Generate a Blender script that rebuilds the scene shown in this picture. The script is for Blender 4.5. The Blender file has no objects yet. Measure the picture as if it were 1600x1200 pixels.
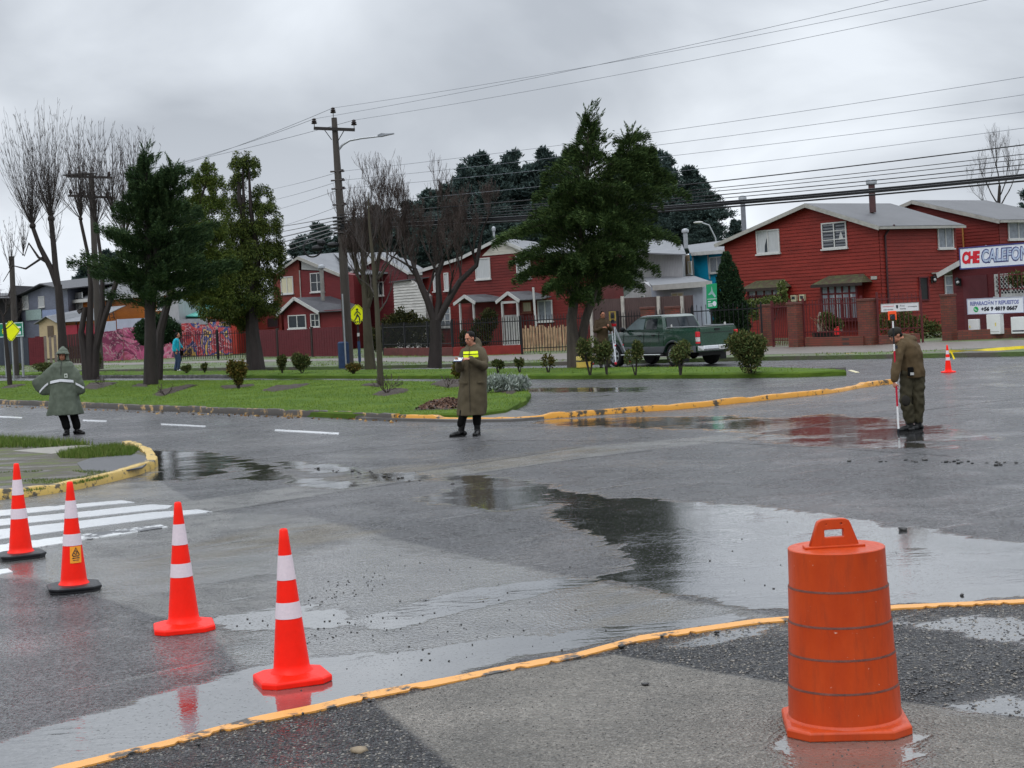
import bpy, bmesh, math, random
import numpy as np
from mathutils import Vector, Matrix, Euler, noise as mnoise
R = math.radians
random.seed(7)
rng = np.random.default_rng(7)
scene = bpy.context.scene
C = scene.collection
CAM_H = 2.14; FPX = 2500.0; K = FPX/1300.0; U0 = 800.0; V0 = 482.0; ROLL = R(3.0)
cd = bpy.data.cameras.new('camera'); cam = bpy.data.objects.new('camera', cd); C.objects.link(cam)
cam.location = (0, 0, CAM_H)
cam.rotation_mode = 'XYZ'
cam.rotation_euler = (Matrix.Rotation(ROLL, 4, 'Y') @ Matrix.Rotation(R(90), 4, 'X')).to_euler()
cd.sensor_fit = 'HORIZONTAL'; cd.sensor_width = 36.0; cd.lens = 36.0*FPX/1600.0
cd.shift_y = -(600.0-V0)/1600.0
cd.clip_start = 0.05; cd.clip_end = 3000
scene.camera = cam
scene.render.resolution_x = 1024; scene.render.resolution_y = 768
SUN_EL, SUN_AZ = R(48), R(205)
w = bpy.data.worlds.new("World"); scene.world = w; w.use_nodes = True
nt = w.node_tree; nt.nodes.clear()
N = nt.nodes.new; L = nt.links.new
out = N('ShaderNodeOutputWorld'); bg = N('ShaderNodeBackground'); bg.inputs[1].default_value = 0.15
L(bg.outputs[0], out.inputs[0])
sky = N('ShaderNodeTexSky'); sky.sky_type = 'NISHITA'; sky.sun_disc = False
sky.sun_elevation = SUN_EL; sky.sun_rotation = SUN_AZ; sky.air_density = 1.0; sky.dust_density = 3.0
tc = N('ShaderNodeTexCoord'); sep = N('ShaderNodeSeparateXYZ'); L(tc.outputs['Generated'], sep.inputs[0])
zz = N('ShaderNodeMath'); zz.operation = 'ADD'; zz.inputs[1].default_value = 0.55
zm = N('ShaderNodeMath'); zm.operation = 'MAXIMUM'; zm.inputs[1].default_value = 0.0
L(sep.outputs[2], zm.inputs[0]); L(zm.outputs[0], zz.inputs[0])
dx = N('ShaderNodeMath'); dx.operation = 'DIVIDE'; L(sep.outputs[0], dx.inputs[0]); L(zz.outputs[0], dx.inputs[1])
dy = N('ShaderNodeMath'); dy.operation = 'DIVIDE'; L(sep.outputs[1], dy.inputs[0]); L(zz.outputs[0], dy.inputs[1])
cmb = N('ShaderNodeCombineXYZ'); L(dx.outputs[0], cmb.inputs[0]); L(dy.outputs[0], cmb.inputs[1])
mp = N('ShaderNodeMapping'); mp.inputs['Scale'].default_value = (1.0, 1.25, 1); mp.inputs['Location'].default_value = (3.1, 0.4, 0)
mp.inputs['Rotation'].default_value = (0, 0, R(12))
L(cmb.outputs[0], mp.inputs[0])
n1 = N('ShaderNodeTexNoise'); n1.inputs['Scale'].default_value = 2.6; n1.inputs['Detail'].default_value = 6; n1.inputs['Roughness'].default_value = 0.47
n1.inputs['Distortion'].default_value = 0.35
L(mp.outputs[0], n1.inputs['Vector'])
cr = N('ShaderNodeValToRGB')
cr.color_ramp.elements[0].position = 0.38; cr.color_ramp.elements[0].color = (3.5, 3.76, 4.16, 1)
cr.color_ramp.elements[1].position = 0.62; cr.color_ramp.elements[1].color = (6.0, 6.35, 6.8, 1)
L(n1.outputs[0], cr.inputs[0])
el = N('ShaderNodeMapRange'); el.inputs[1].default_value = 0.0; el.inputs[2].default_value = 0.125
el.inputs[3].default_value = 1.28; el.inputs[4].default_value = 0.96; L(sep.outputs[2], el.inputs[0])
ze = N('ShaderNodeMapRange'); ze.inputs[1].default_value = 0.21; ze.inputs[2].default_value = 1.0
ze.inputs[3].default_value = 0.0; ze.inputs[4].default_value = 2.1; L(sep.outputs[2], ze.inputs[0])
ad = N('ShaderNodeMath'); ad.operation = 'ADD'; L(el.outputs[0], ad.inputs[0]); L(ze.outputs[0], ad.inputs[1])
vm = N('ShaderNodeVectorMath'); vm.operation = 'SCALE'; L(cr.outputs[0], vm.inputs[0]); L(ad.outputs[0], vm.inputs['Scale'])
mx = N('ShaderNodeMixRGB'); mx.inputs[0].default_value = 0.95; L(sky.outputs[0], mx.inputs[1]); L(vm.outputs[0], mx.inputs[2])
L(mx.outputs[0], bg.inputs[0])
sd = bpy.data.lights.new('sun', 'SUN'); sd.energy = 0.7; sd.angle = R(25); sd.color = (1.0, 0.97, 0.93)
so = bpy.data.objects.new('sun', sd); C.objects.link(so)
dirv = Vector((math.sin(SUN_AZ)*math.cos(SUN_EL), math.cos(SUN_AZ)*math.cos(SUN_EL), math.sin(SUN_EL)))
so.rotation_euler = dirv.to_track_quat('Z', 'Y').to_euler(); so.location = dirv*60
scene.view_settings.view_transform = 'Standard'; scene.view_settings.look = 'None'
scene.view_settings.exposure = 0.0; scene.view_settings.gamma = 1.0; scene.view_settings.use_curve_mapping = False
scene.render.engine = 'CYCLES'
scene.cycles.max_bounces = 6; scene.cycles.transparent_max_bounces = 12
def ray(u, v):
    a = (u-U0)/FPX; b = (V0-v)/FPX
    return (a*math.cos(ROLL)+b*math.sin(ROLL), -a*math.sin(ROLL)+b*math.cos(ROLL))
def G(u, v, z=0.0):                       # on the horizontal plane at height z
    x, wz = ray(u, v); t = (z-CAM_H)/wz
    return Vector((x*t, t, z))
def G2(u, v, z=0.0):
    p = G(u, v, z); return (p.x, p.y)
def PR(u, v, d):                          # at distance d
    x, wz = ray(u, v); return Vector((x*d, d, wz*d+CAM_H))
def P(u, v, d): return PR(u, v, d*K)
def tag(o, label=None, cat=None, group=None, kind=None):
    if label: o['label'] = label
    if cat: o['category'] = cat
    if group: o['group'] = group
    if kind: o['kind'] = kind
    return o
def thing(name, label, cat, loc=(0, 0, 0), rz=0.0, group=None):
    o = bpy.data.objects.new(name, None); C.objects.link(o)
    o.location = loc; o.rotation_euler = (0, 0, rz); o.empty_display_size = 0.1
    return tag(o, label, cat, group)
def copy_tree(o, parent=None):
    c = o.copy(); C.objects.link(c)
    if parent is not None: c.parent = parent
    for ch in list(o.children): copy_tree(ch, c)
    return c
def root_of(o):
    while o.parent is not None: o = o.parent
    return o
def to_local(root):
    m = Matrix.Translation(root.location) @ Euler(root.rotation_euler).to_matrix().to_4x4()
    return m.inverted()
class MB:
    """collects shapes, then links them as ONE mesh object"""
    def __init__(s): s.v = []; s.f = []; s.m = []
    def add(s, vs, fs, mi=0):
        n = len(s.v); s.v.extend([tuple(p) for p in vs]); s.f.extend([tuple(i+n for i in f) for f in fs]); s.m.extend([mi]*len(fs)); return s
    def box(s, c, size, rz=0.0, rot=None, mi=0, taper=1.0):
        hx, hy, hz = size[0]/2, size[1]/2, size[2]/2
        vs = []
        for z, k in ((-hz, 1.0), (hz, taper)):
            for x, y in ((-hx, -hy), (hx, -hy), (hx, hy), (-hx, hy)): vs.append(Vector((x*k, y*k, z)))
        M = rot if rot is not None else Matrix.Rotation(rz, 3, 'Z')
        vs = [M @ p + Vector(c) for p in vs]
        return s.add(vs, [(0, 3, 2, 1), (4, 5, 6, 7), (0, 1, 5, 4), (1, 2, 6, 5), (2, 3, 7, 6), (3, 0, 4, 7)], mi)
    def beam(s, a, b, w, h, up=(0, 0, 1), mi=0):
        a = Vector(a); b = Vector(b); d = (b-a); l = d.length; d = d/l; up = Vector(up)
        r = d.cross(up)
        if r.length < 1e-4: r = d.cross(Vector((0, 1, 0)))
        r.normalize(); u = r.cross(d).normalized()
        M = Matrix((r, d, u)).transposed()
        return s.box((a+b)/2, (w, l, h), rot=M, mi=mi)
    def tube(s, pts, rad, n=8, cap=True, mi=0, sq=None):
        pts = [Vector(p) for p in pts]
        if not hasattr(rad, '__len__'): rad = [rad]*len(pts)
        vs = []; ref = None
        for i, p in enumerate(pts):
            d = (pts[min(i+1, len(pts)-1)]-pts[max(i-1, 0)])
            if d.length < 1e-9: d = Vector((0, 0, 1))
            d.normalize()
            if ref is None:
                ref = Vector((1, 0, 0)) if abs(d.x) < 0.8 else Vector((0, 1, 0))
            a = (ref - d*ref.dot(d))
            if a.length < 1e-6: a = d.orthogonal()
            a.normalize(); ref = a; b = d.cross(a)
            r = rad[i]
            rx, ry = (r if hasattr(r, '__len__') else (r, r))
            for k in range(n):
                t = 2*math.pi*k/n
                vs.append(p + a*math.cos(t)*rx + b*math.sin(t)*ry)
        fs = []
        for i in range(len(pts)-1):
            for k in range(n):
                k2 = (k+1) % n
                fs.append((i*n+k, i*n+k2, (i+1)*n+k2, (i+1)*n+k))
        if cap:
            fs.append(tuple(range(n-1, -1, -1))); fs.append(tuple((len(pts)-1)*n+k for k in range(n)))
        return s.add(vs, fs, mi)
    def lathe(s, prof, n=32, c=(0, 0, 0), M=None, mi=0, cap=True):
        vs = []
        for r, z in prof:
            for k in range(n):
                t = 2*math.pi*k/n; p = Vector((r*math.cos(t), r*math.sin(t), z))
                if M is not None: p = M @ p
                vs.append(p+Vector(c))
        fs = []
        for i in range(len(prof)-1):
            for k in range(n):
                k2 = (k+1) % n; fs.append((i*n+k, i*n+k2, (i+1)*n+k2, (i+1)*n+k))
        if cap:
            fs.append(tuple(range(n-1, -1, -1))); fs.append(tuple((len(prof)-1)*n+k for k in range(n)))
        return s.add(vs, fs, mi)
    def rings(s, rings, cap=True, mi=0, closed=True):
        n = len(rings[0]); vs = [p for r in rings for p in r]; fs = []
        for i in range(len(rings)-1):
            for k in range(n if closed else n-1):
                k2 = (k+1) % n; fs.append((i*n+k, i*n+k2, (i+1)*n+k2, (i+1)*n+k))
        if cap:
            fs.append(tuple(range(n-1, -1, -1))); fs.append(tuple((len(rings)-1)*n+k for k in range(n)))
        return s.add(vs, fs, mi)
    def prism(s, poly, z0, z1, mi=0):
        n = len(poly)
        a = sum(poly[i][0]*poly[(i+1) % n][1]-poly[(i+1) % n][0]*poly[i][1] for i in range(n))
        if a < 0: poly = poly[::-1]
        vs = [(p[0], p[1], z0) for p in poly]+[(p[0], p[1], z1) for p in poly]
        fs = [tuple(range(n-1, -1, -1)), tuple(range(n, 2*n))]
        for i in range(n): j = (i+1) % n; fs.append((i, j, n+j, n+i))
        return s.add(vs, fs, mi)
    def ball(s, c, r, nu=12, nv=8, M=None, mi=0):
        if not hasattr(r, '__len__'): r = (r, r, r)
        vs = []
        for j in range(nv+1):
            ph = -math.pi/2+math.pi*j/nv
            ph = max(min(ph, math.pi/2-0.02), -math.pi/2+0.02)
            for k in range(nu):
                t = 2*math.pi*k/nu
                p = Vector((math.cos(ph)*math.cos(t)*r[0], math.cos(ph)*math.sin(t)*r[1], math.sin(ph)*r[2]))
                if M is not None: p = M @ p
                vs.append(p+Vector(c))
        fs = []
        for j in range(nv):
            for k in range(nu):
                k2 = (k+1) % nu; fs.append((j*nu+k, j*nu+k2, (j+1)*nu+k2, (j+1)*nu+k))
        fs.append(tuple(range(nu-1, -1, -1))); fs.append(tuple(nv*nu+k for k in range(nu)))
        return s.add(vs, fs, mi)
    def mesh(s, name, mats):
        me = bpy.data.meshes.new(name); me.from_pydata(s.v, [], s.f)
        if not isinstance(mats, (list, tuple)): mats = [mats]
        for m in mats: me.materials.append(m)
        if len(mats) > 1: me.polygons.foreach_set('material_index', s.m)
        me.update(); return me
    def build(s, name, mats, parent=None, world=False, smooth=False, angle=40, bevel=0.0):
        if world and parent is not None:
            M = to_local(root_of(parent)); s.v = [tuple(M @ Vector(p)) for p in s.v]
        me = s.mesh(name, mats)
        if smooth: shade(me, angle)
        o = bpy.data.objects.new(name, me); C.objects.link(o)
        if parent is not None: o.parent = parent
        if bevel > 0:
            b = o.modifiers.new('bevel', 'BEVEL'); b.width = bevel; b.segments = 2; b.limit_method = 'ANGLE'; b.angle_limit = R(35)
            b.harden_normals = False
        return o
def shade(me, angle=40):
    me.polygons.foreach_set('use_smooth', [True]*len(me.polygons))
    if angle < 179:
        try: me.set_sharp_from_angle(angle=R(angle))
        except Exception: pass
def np_mesh(name, verts, faces_per, faces, mat, parent=None, smooth=False, link=True):
    """fast mesh from numpy arrays; all faces have faces_per corners"""
    me = bpy.data.meshes.new(name)
    nv = len(verts); nf = len(faces)
    me.vertices.add(nv); me.vertices.foreach_set('co', np.asarray(verts, dtype=np.float32).ravel())
    me.loops.add(nf*faces_per); me.loops.foreach_set('vertex_index', np.asarray(faces, dtype=np.int32).ravel())
    me.polygons.add(nf); me.polygons.foreach_set('loop_start', np.arange(0, nf*faces_per, faces_per, dtype=np.int32))
    me.polygons.foreach_set('loop_total', np.full(nf, faces_per, dtype=np.int32))
    if smooth: me.polygons.foreach_set('use_smooth', np.ones(nf, dtype=bool))
    me.update(calc_edges=True); me.validate()
    for m in (mat if isinstance(mat, (list, tuple)) else [mat]): me.materials.append(m)
    if not link: return me
    o = bpy.data.objects.new(name, me); C.objects.link(o)
    if parent is not None: o.parent = parent
    return o
class NT:
    def __init__(s, name):
        s.mat = bpy.data.materials.new(name); s.mat.use_nodes = True; s.t = s.mat.node_tree
        s.b = s.t.nodes['Principled BSDF']; s.tc = None
    def n(s, kind, **kw):
        x = s.t.nodes.new('ShaderNode'+kind)
        for k, v in kw.items():
            if k in x.inputs: x.inputs[k].default_value = v
            else: setattr(x, k, v)
        return x
    def l(s, a, b): s.t.links.new(a, b)
    def co(s, which='Object'):
        if s.tc is None: s.tc = s.n('TexCoord')
        return s.tc.outputs[which]
    def noise(s, scale, detail=4, rough=0.55, vec=None, dist=0.0, scl=None):
        x = s.n('TexNoise', Scale=scale, Detail=detail, Roughness=rough, Distortion=dist)
        v = vec if vec is not None else s.co()
        if scl is not None:
            m = s.n('Mapping'); m.inputs['Scale'].default_value = scl; s.l(v, m.inputs[0]); v = m.outputs[0]
        s.l(v, x.inputs['Vector']); return x.outputs[0]
    def ramp(s, fac, stops, interp='LINEAR'):
        x = s.n('ValToRGB'); e = x.color_ramp.elements; x.color_ramp.interpolation = interp
        while len(e) < len(stops): e.new(0.5)
        for i, (p, c) in enumerate(stops):
            e[i].position = p; e[i].color = (c[0], c[1], c[2], 1) if hasattr(c, '__len__') else (c, c, c, 1)
        s.l(fac, x.inputs[0]); return x.outputs[0]
    def mix(s, f, a, b):
        x = s.n('MixRGB')
        for i, q in ((0, f), (1, a), (2, b)):
            if hasattr(q, 'node'): s.l(q, x.inputs[i])
            elif i == 0: x.inputs[0].default_value = q
            else: x.inputs[i].default_value = (q[0], q[1], q[2], 1) if hasattr(q, '__len__') else (q, q, q, 1)
        return x.outputs[0]
    def math(s, op, a, b=None, clamp=False):
        x = s.n('Math', operation=op); x.use_clamp = clamp
        for i, q in ((0, a), (1, b)):
            if q is None: continue
            if hasattr(q, 'node'): s.l(q, x.inputs[i])
            else: x.inputs[i].default_value = q
        return x.outputs[0]
    def mapr(s, v, a, b, c, d, smooth=False):
        x = s.n('MapRange'); x.inputs[1].default_value = a; x.inputs[2].default_value = b
        x.inputs[3].default_value = c; x.inputs[4].default_value = d
        if smooth: x.interpolation_type = 'SMOOTHSTEP'
        s.l(v, x.inputs[0]); return x.outputs[0]
    def bump(s, h, strength=0.3, dist=0.02, prev=None):
        x = s.n('Bump', Strength=strength, Distance=dist); s.l(h, x.inputs['Height'])
        if prev is not None: s.l(prev, x.inputs['Normal'])
        return x.outputs[0]
    def set(s, **kw):
        for k, v in kw.items():
            k = {'color': 'Base Color', 'rough': 'Roughness', 'metal': 'Metallic', 'spec': 'Specular IOR Level', 'normal': 'Normal',
                 'alpha': 'Alpha', 'coat': 'Coat Weight', 'trans': 'Transmission Weight', 'ior': 'IOR', 'sheen': 'Sheen Weight'}.get(k, k)
            if hasattr(v, 'node'): s.l(v, s.b.inputs[k])
            else:
                if hasattr(v, '__len__') and len(v) == 3: v = (*v, 1)
                s.b.inputs[k].default_value = v
        return s.mat
def S(r, g, b):          # sRGB 0..255 -> linear
    f = lambda c: (c/255/12.92 if c/255 <= 0.04045 else ((c/255+0.055)/1.055)**2.4)
    return (f(r), f(g), f(b))
def mul(c, k): return tuple(min(x*k, 1) for x in c)
_mc = {}
def simple(name, col, rough=0.6, var=0.18, scale=6.0, bump=0.15, metal=0.0, bscale=None, spec=0.3, scl=None):
    """a plain procedural material: two-scale colour wear and a fine bump"""
    if name in _mc: return _mc[name]
    m = NT(name); a = m.noise(scale, 5, 0.6, scl=scl); c = m.ramp(a, [(0.28, mul(col, 1-var)), (0.72, mul(col, 1+var))])
    h = m.noise(bscale or scale*6, 4, 0.6, scl=scl)
    r = m.mapr(h, 0.3, 0.7, max(rough-0.08, 0.02), min(rough+0.08, 1))
    mt = m.set(color=c, rough=r, metal=metal, spec=spec, normal=m.bump(h, bump, 0.01))
    _mc[name] = mt; return mt
# ================================================================== THE GROUND
def sdist(X, Y, poly):
    """signed distance (inside > 0) of points to a polygon, in metres"""
    inside = np.zeros(X.shape, bool); dm = np.full(X.shape, 1e9)
    n = len(poly)
    for i in range(n):
        x0, y0 = poly[i]; x1, y1 = poly[(i+1) % n]
        c = ((y0 > Y) != (y1 > Y)) & (X < (x1-x0)*(Y-y0)/((y1-y0) if abs(y1-y0) > 1e-9 else 1e-9)+x0)
        inside ^= c
        ex, ey = x1-x0, y1-y0; l2 = ex*ex+ey*ey+1e-12
        t = np.clip(((X-x0)*ex+(Y-y0)*ey)/l2, 0, 1)
        dm = np.minimum(dm, np.hypot(X-x0-t*ex, Y-y0-t*ey))
    return np.where(inside, dm, -dm)
def gp(pts, z=0.0): return [G2(u, v, z) for u, v in pts]
gm = NT('soil_and_grass'); a = gm.noise(0.12, 6); b = gm.noise(2.5, 5)
gm.set(color=gm.mix(gm.ramp(a, [(0.4, 0.0), (0.6, 1.0)]), gm.ramp(b, [(0.3, (0.035, 0.05, 0.018)), (0.7, (0.07, 0.095, 0.03))]), (0.07, 0.06, 0.05)),
       rough=0.85, normal=gm.bump(b, 0.5, 0.05))
MB().prism([(-900, -60), (900, -60), (900, 1500), (-900, 1500)], -0.30, -0.03).build('ground', gm.mat)['kind'] = 'structure'
ZONES = {
 'conc': [[(-120, 772), (250, 752), (330, 800), (480, 806), (600, 838), (700, 862), (900, 903), (1100, 943), (1240, 967), (1000, 994), (800, 1032), (575, 1085), (430, 1112),
           (330, 990), (235, 960), (150, 930), (60, 905), (-120, 900)],
          [(250, 790), (480, 757), (640, 740), (760, 722), (905, 699), (1180, 675), (1230, 679), (1000, 703), (915, 716), (760, 738), (620, 755), (480, 777), (330, 801)]],
 'slab': [[(587, 1098), (760, 1054), (960, 1022), (1100, 1047), (1230, 1068), (1430, 1098), (1600, 1122), (1900, 1150), (1900, 1500), (900, 1500), (715, 1203)]],
 'coarse': [[(40, 1214), (250, 1164), (400, 1124), (575, 1088), (900, 1026), (1000, 999), (1180, 973), (1230, 968), (1400, 950), (1600, 940), (1900, 930),
             (1900, 1600), (-300, 1600)]],
 'mud': [[(150, 888), (260, 862), (420, 822), (520, 818), (600, 830), (520, 846), (380, 868), (240, 892)],
         [(220, 905), (330, 885), (470, 868), (340, 898), (240, 912)],
         [(900, 905), (1100, 930), (1060, 965), (930, 985), (880, 950)],
         [(500, 748), (620, 728), (720, 722), (690, 746), (560, 758)], [(700, 726), (900, 698), (980, 702), (860, 722), (740, 738)]],
}
WET = [
 [(238, 750), (236, 728), (230, 706), (262, 703), (335, 709), (378, 718), (360, 728), (330, 742), (296, 752)],
 [(540, 968), (700, 930), (880, 898), (935, 908), (760, 948), (600, 988)],
 [(355, 717), (420, 727), (452, 744), (424, 751), (376, 747), (404, 739)], [(438, 721), (520, 727), (562, 736), (500, 738), (448, 732)],
 [(452, 747), (520, 750), (562, 758), (545, 765), (478, 758)], [(558, 736), (640, 741), (712, 746), (640, 753), (568, 749)],
 [(700, 741), (780, 747), (845, 755), (856, 772), (862, 789), (800, 797), (738, 793), (655, 781), (700, 770), (730, 758)],
 [(850, 765), (900, 772), (985, 778), (1050, 784), (1160, 790), (1290, 805), (1420, 826), (1600, 850), (1800, 880), (1800, 935), (1600, 934), (1400, 942), (1230, 950), (1180, 948), (1080, 930), (980, 912), (930, 902), (988, 880), (962, 850), (900, 822), (860, 800), (882, 785)],
 [(820, 657), (900, 655), (1000, 652), (1130, 650), (1200, 655), (1290, 648), (1390, 655), (1470, 668), (1560, 688), (1420, 688), (1300, 683), (1200, 678), (1100, 671), (1000, 668), (880, 664)],
 [(330, 962), (430, 950), (520, 950), (560, 972), (450, 985), (360, 985)],
 [(0, 1165), (150, 1110), (300, 1075), (400, 1040), (520, 1030), (700, 1010), (900, 985), (1150, 960), (1170, 966), (1000, 990), (800, 1028), (575, 1080), (400, 1118), (250, 1160), (90, 1200), (-100, 1240)],
 [(1060, 1008), (1120, 985), (1220, 975), (1200, 992), (1120, 1004)],
 [(1160, 690-8), (1260, 684), (1400, 690), (1500, 700), (1380, 700), (1240, 694)],
 [(420, 590), (800, 606), (1000, 606), (1000, 612), (700, 612)],
 [(1225, 1148), (1290, 1160), (1420, 1150), (1430, 1180), (1380, 1230), (1260, 1230), (1230, 1190)],
 [(1420, 975), (1480, 962), (1600, 962), (1600, 1005), (1500, 990)], [(1480, 1105), (1560, 1085), (1620, 1100), (1600, 1112)],
]
DAMP = [   # thin running film of water
 [(400, 885), (560, 842), (760, 872), (930, 908), (1100, 945), (1230, 965), (1000, 990), (800, 1030), (560, 1080), (430, 1100), (340, 1020), (420, 960)],
 [(-100, 830), (240, 880), (480, 850), (420, 900), (200, 940), (0, 900)],
]
rows = [3.6]
while rows[-1] < 132: rows.append(rows[-1]*1.0052)
rows = np.array(rows); cols = np.linspace(-0.62, 0.62, 720)
YY = np.repeat(rows[:, None], len(cols), 1); XX = YY*cols[None, :]
nr, nc = XX.shape
def fbm2(X, Y, f, seed=0, octs=4):
    r = np.random.default_rng(seed); out = np.zeros(X.shape); amp = 1.0; tot = 0
    for o in range(octs):
        for k in range(4):
            th = r.uniform(0, 2*np.pi); ff = f*(2**o)*r.uniform(0.7, 1.4); ph = r.uniform(0, 6.28)
            out += amp*np.sin(ff*(X*np.cos(th)+Y*np.sin(th))+ph+1.5*np.sin(0.6*ff*(X*np.sin(th)-Y*np.cos(th))+ph*2))/4
        tot += amp; amp *= 0.55
    return out/tot
ZZ = 0.004*fbm2(XX, YY, 1.1, 3)
attrs = {}
for k, polys in ZONES.items():
    d = np.full(XX.shape, -2.0)
    for p in polys: d = np.maximum(d, sdist(XX, YY, gp(p)))
    attrs[k] = np.clip(d*4.0+0.5, 0, 1) if k == 'mud' else np.clip(d*25.0+0.5, 0, 1)
def field(polys):
    d = np.full(XX.shape, -3.0)
    for p in polys: d = np.maximum(d, sdist(XX, YY, gp(p)))
    return d
dw = field(WET); attrs['wet'] = np.clip(dw/(0.016*YY+0.1)*0.5+0.5, 0, 1)
dd = field(DAMP); attrs['damp'] = np.clip(dd/(0.026*YY+0.1)*0.5+0.5, 0, 1)
ZZ = ZZ*(1-attrs['wet'])*(1-attrs['slab'])
cz = attrs['coarse']*(1-attrs['slab'])*(1-attrs['wet'])
ZZ = ZZ+cz*0.007*fbm2(XX, YY, 38, 9, 3)
ZZ = ZZ-0.004*attrs['coarse']*(1-attrs['slab'])*(1-np.clip((YY-15)/15, 0, 1))
verts = np.stack([XX, YY, ZZ], -1).reshape(-1, 3)
idx = np.arange(nr*nc).reshape(nr, nc)
faces = np.stack([idx[:-1, :-1], idx[:-1, 1:], idx[1:, 1:], idx[1:, :-1]], -1).reshape(-1, 4)
rm = NT('wet_road'); 
def att(nt, n):
    x = nt.n('Attribute'); x.attribute_name = n; return x.outputs['Fac']
aC, aS, aG, aW, aD, aM = [att(rm, k) for k in ('conc', 'slab', 'coarse', 'wet', 'damp', 'mud')]
O = rm.co()
rot_ = rm.n('Mapping'); rot_.inputs['Rotation'].default_value = (0, 0, R(-38)); rm.l(O, rot_.inputs[0]); OR_ = rot_.outputs[0]
big = rm.noise(0.35, 4); mid = rm.noise(2.2, 5, 0.6); fine = rm.noise(60, 3, 0.7); agg = rm.n('TexVoronoi', Scale=46.0); rm.l(O, agg.inputs['Vector'])
agd = agg.outputs['Distance']; agc = agg.outputs['Color']
aggL = rm.n('TexVoronoi', Scale=52.0); rm.l(O, aggL.inputs['Vector'])
sepc = rm.n('SeparateColor'); rm.l(agc, sepc.inputs[0])
asph = rm.mix(rm.ramp(sepc.outputs[0], [(0.25, 0.0), (0.95, 1.0)]), S(18, 19, 22), S(92, 92, 94))
asph = rm.mix(rm.ramp(mid, [(0.35, 0.0), (0.7, 0.45)]), asph, S(62, 62, 65))
asph = rm.mix(rm.ramp(big, [(0.4, 0.0), (0.6, 0.3)]), asph, S(108, 106, 106))
conc = rm.mix(rm.ramp(mid, [(0.3, 0.0), (0.7, 1.0)]), S(84, 84, 84), S(112, 111, 108))
conc = rm.mix(rm.ramp(fine, [(0.62, 0.0), (0.7, 0.6)]), conc, S(60, 60, 58))
slabc = rm.mix(rm.ramp(rm.noise(1.1, 6, 0.65), [(0.35, 0.0), (0.68, 1.0)]), S(120, 116, 109), S(154, 148, 139))
pit = rm.n('TexVoronoi', Scale=46.0); rm.l(O, pit.inputs['Vector']); sp = rm.n('SeparateColor'); rm.l(pit.outputs['Color'], sp.inputs[0])
pits = rm.math('MULTIPLY', rm.ramp(sp.outputs[1], [(0.66, 0.0), (0.7, 1.0)]), rm.ramp(pit.outputs['Distance'], [(0.2, 1.0), (0.42, 0.0)]))
slabc = rm.mix(rm.math('MULTIPLY', pits, 0.75), slabc, S(56, 55, 52))
spl = rm.n('SeparateColor'); rm.l(aggL.outputs['Color'], spl.inputs[0])
coar = rm.ramp(spl.outputs[0], [(0.1, S(24, 26, 29)), (0.5, S(62, 64, 68)), (0.85, S(104, 104, 104)), (0.97, S(122, 116, 104))])
coar = rm.mix(rm.ramp(aggL.outputs['Distance'], [(0.35, 0.0), (0.6, 0.75)]), coar, S(34, 34, 36))
col = rm.mix(aC, asph, conc); col = rm.mix(aG, col, coar); col = rm.mix(aS, col, slabc)
mudn = rm.noise(1.3, 5, 0.6, vec=OR_, scl=(0.6, 2.8, 1))
mudf = rm.math('MULTIPLY', aM, rm.ramp(mudn, [(0.38, 0.0), (0.55, 1.0)]))
col = rm.mix(rm.math('MULTIPLY', mudf, 0.75), col, S(92, 84, 68))
edge = rm.noise(2.0, 6, 0.7, scl=(0.8, 1.2, 1)); 
strk = rm.noise(1.6, 5, 0.6, vec=OR_, scl=(0.22, 1.9, 1), dist=0.3)
wf = rm.math('ADD', aW, rm.math('MULTIPLY', rm.math('SUBTRACT', rm.math('ADD', rm.math('MULTIPLY', edge, 0.55), rm.math('MULTIPLY', strk, 0.45)), 0.5), 1.9))
wet = rm.mapr(wf, 0.26, 0.50, 0, 1, True)
pch = rm.noise(0.55, 7, 0.62, scl=(1, 1.0, 1), dist=0.4)
film = rm.math('MAXIMUM', rm.mapr(pch, 0.50, 0.66, 0.0, 0.62, True), rm.mapr(strk, 0.60, 0.68, 0.0, 0.8, True))
film = rm.math('MAXIMUM', film, rm.math('MULTIPLY', rm.mapr(rm.math('ADD', aD, rm.math('MULTIPLY', rm.math('SUBTRACT', edge, 0.5), 1.2)), 0.35, 0.7, 0, 1, True), 0.86))
film = rm.math('MULTIPLY', film, rm.math('SUBTRACT', 1.0, rm.math('MULTIPLY', aS, 0.85)))
allw = rm.math('MAXIMUM', wet, film)
col = rm.mix(rm.math('MULTIPLY', wet, 0.55), col, S(48, 48, 46))
col = rm.mix(rm.math('MULTIPLY', film, 0.2), col, S(60, 60, 60))
baser = rm.math('ADD', rm.math('MULTIPLY', aS, 0.26), 0.27)
baser = rm.math('ADD', baser, rm.mapr(mid, 0.3, 0.7, -0.05, 0.08))
rough = rm.mix(film, baser, 0.10); rough = rm.mix(wet, rough, 0.035)
dryrel = rm.math('ADD', rm.math('MULTIPLY', agd, 0.8), rm.math('MULTIPLY', fine, 0.5))
dryrel = rm.math('ADD', dryrel, rm.math('MULTIPLY', rm.math('MULTIPLY', aggL.outputs['Distance'], aG), 3.2))
dryrel = rm.math('SUBTRACT', dryrel, rm.math('MULTIPLY', pits, 0.8))
dry = rm.math('MULTIPLY', dryrel, rm.math('SUBTRACT', 1.0, rm.math('MULTIPLY', allw, 0.985)))
b1 = rm.bump(dry, 1.0, 0.020)
cellr = rm.mapr(rm.noise(0.8, 2), 0.46, 0.6, 0.0, 1.0)
rip = rm.math('MULTIPLY', rm.math('MULTIPLY', rm.noise(7, 3, 0.5, scl=(0.7, 1.8, 1)), cellr), allw)
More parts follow.
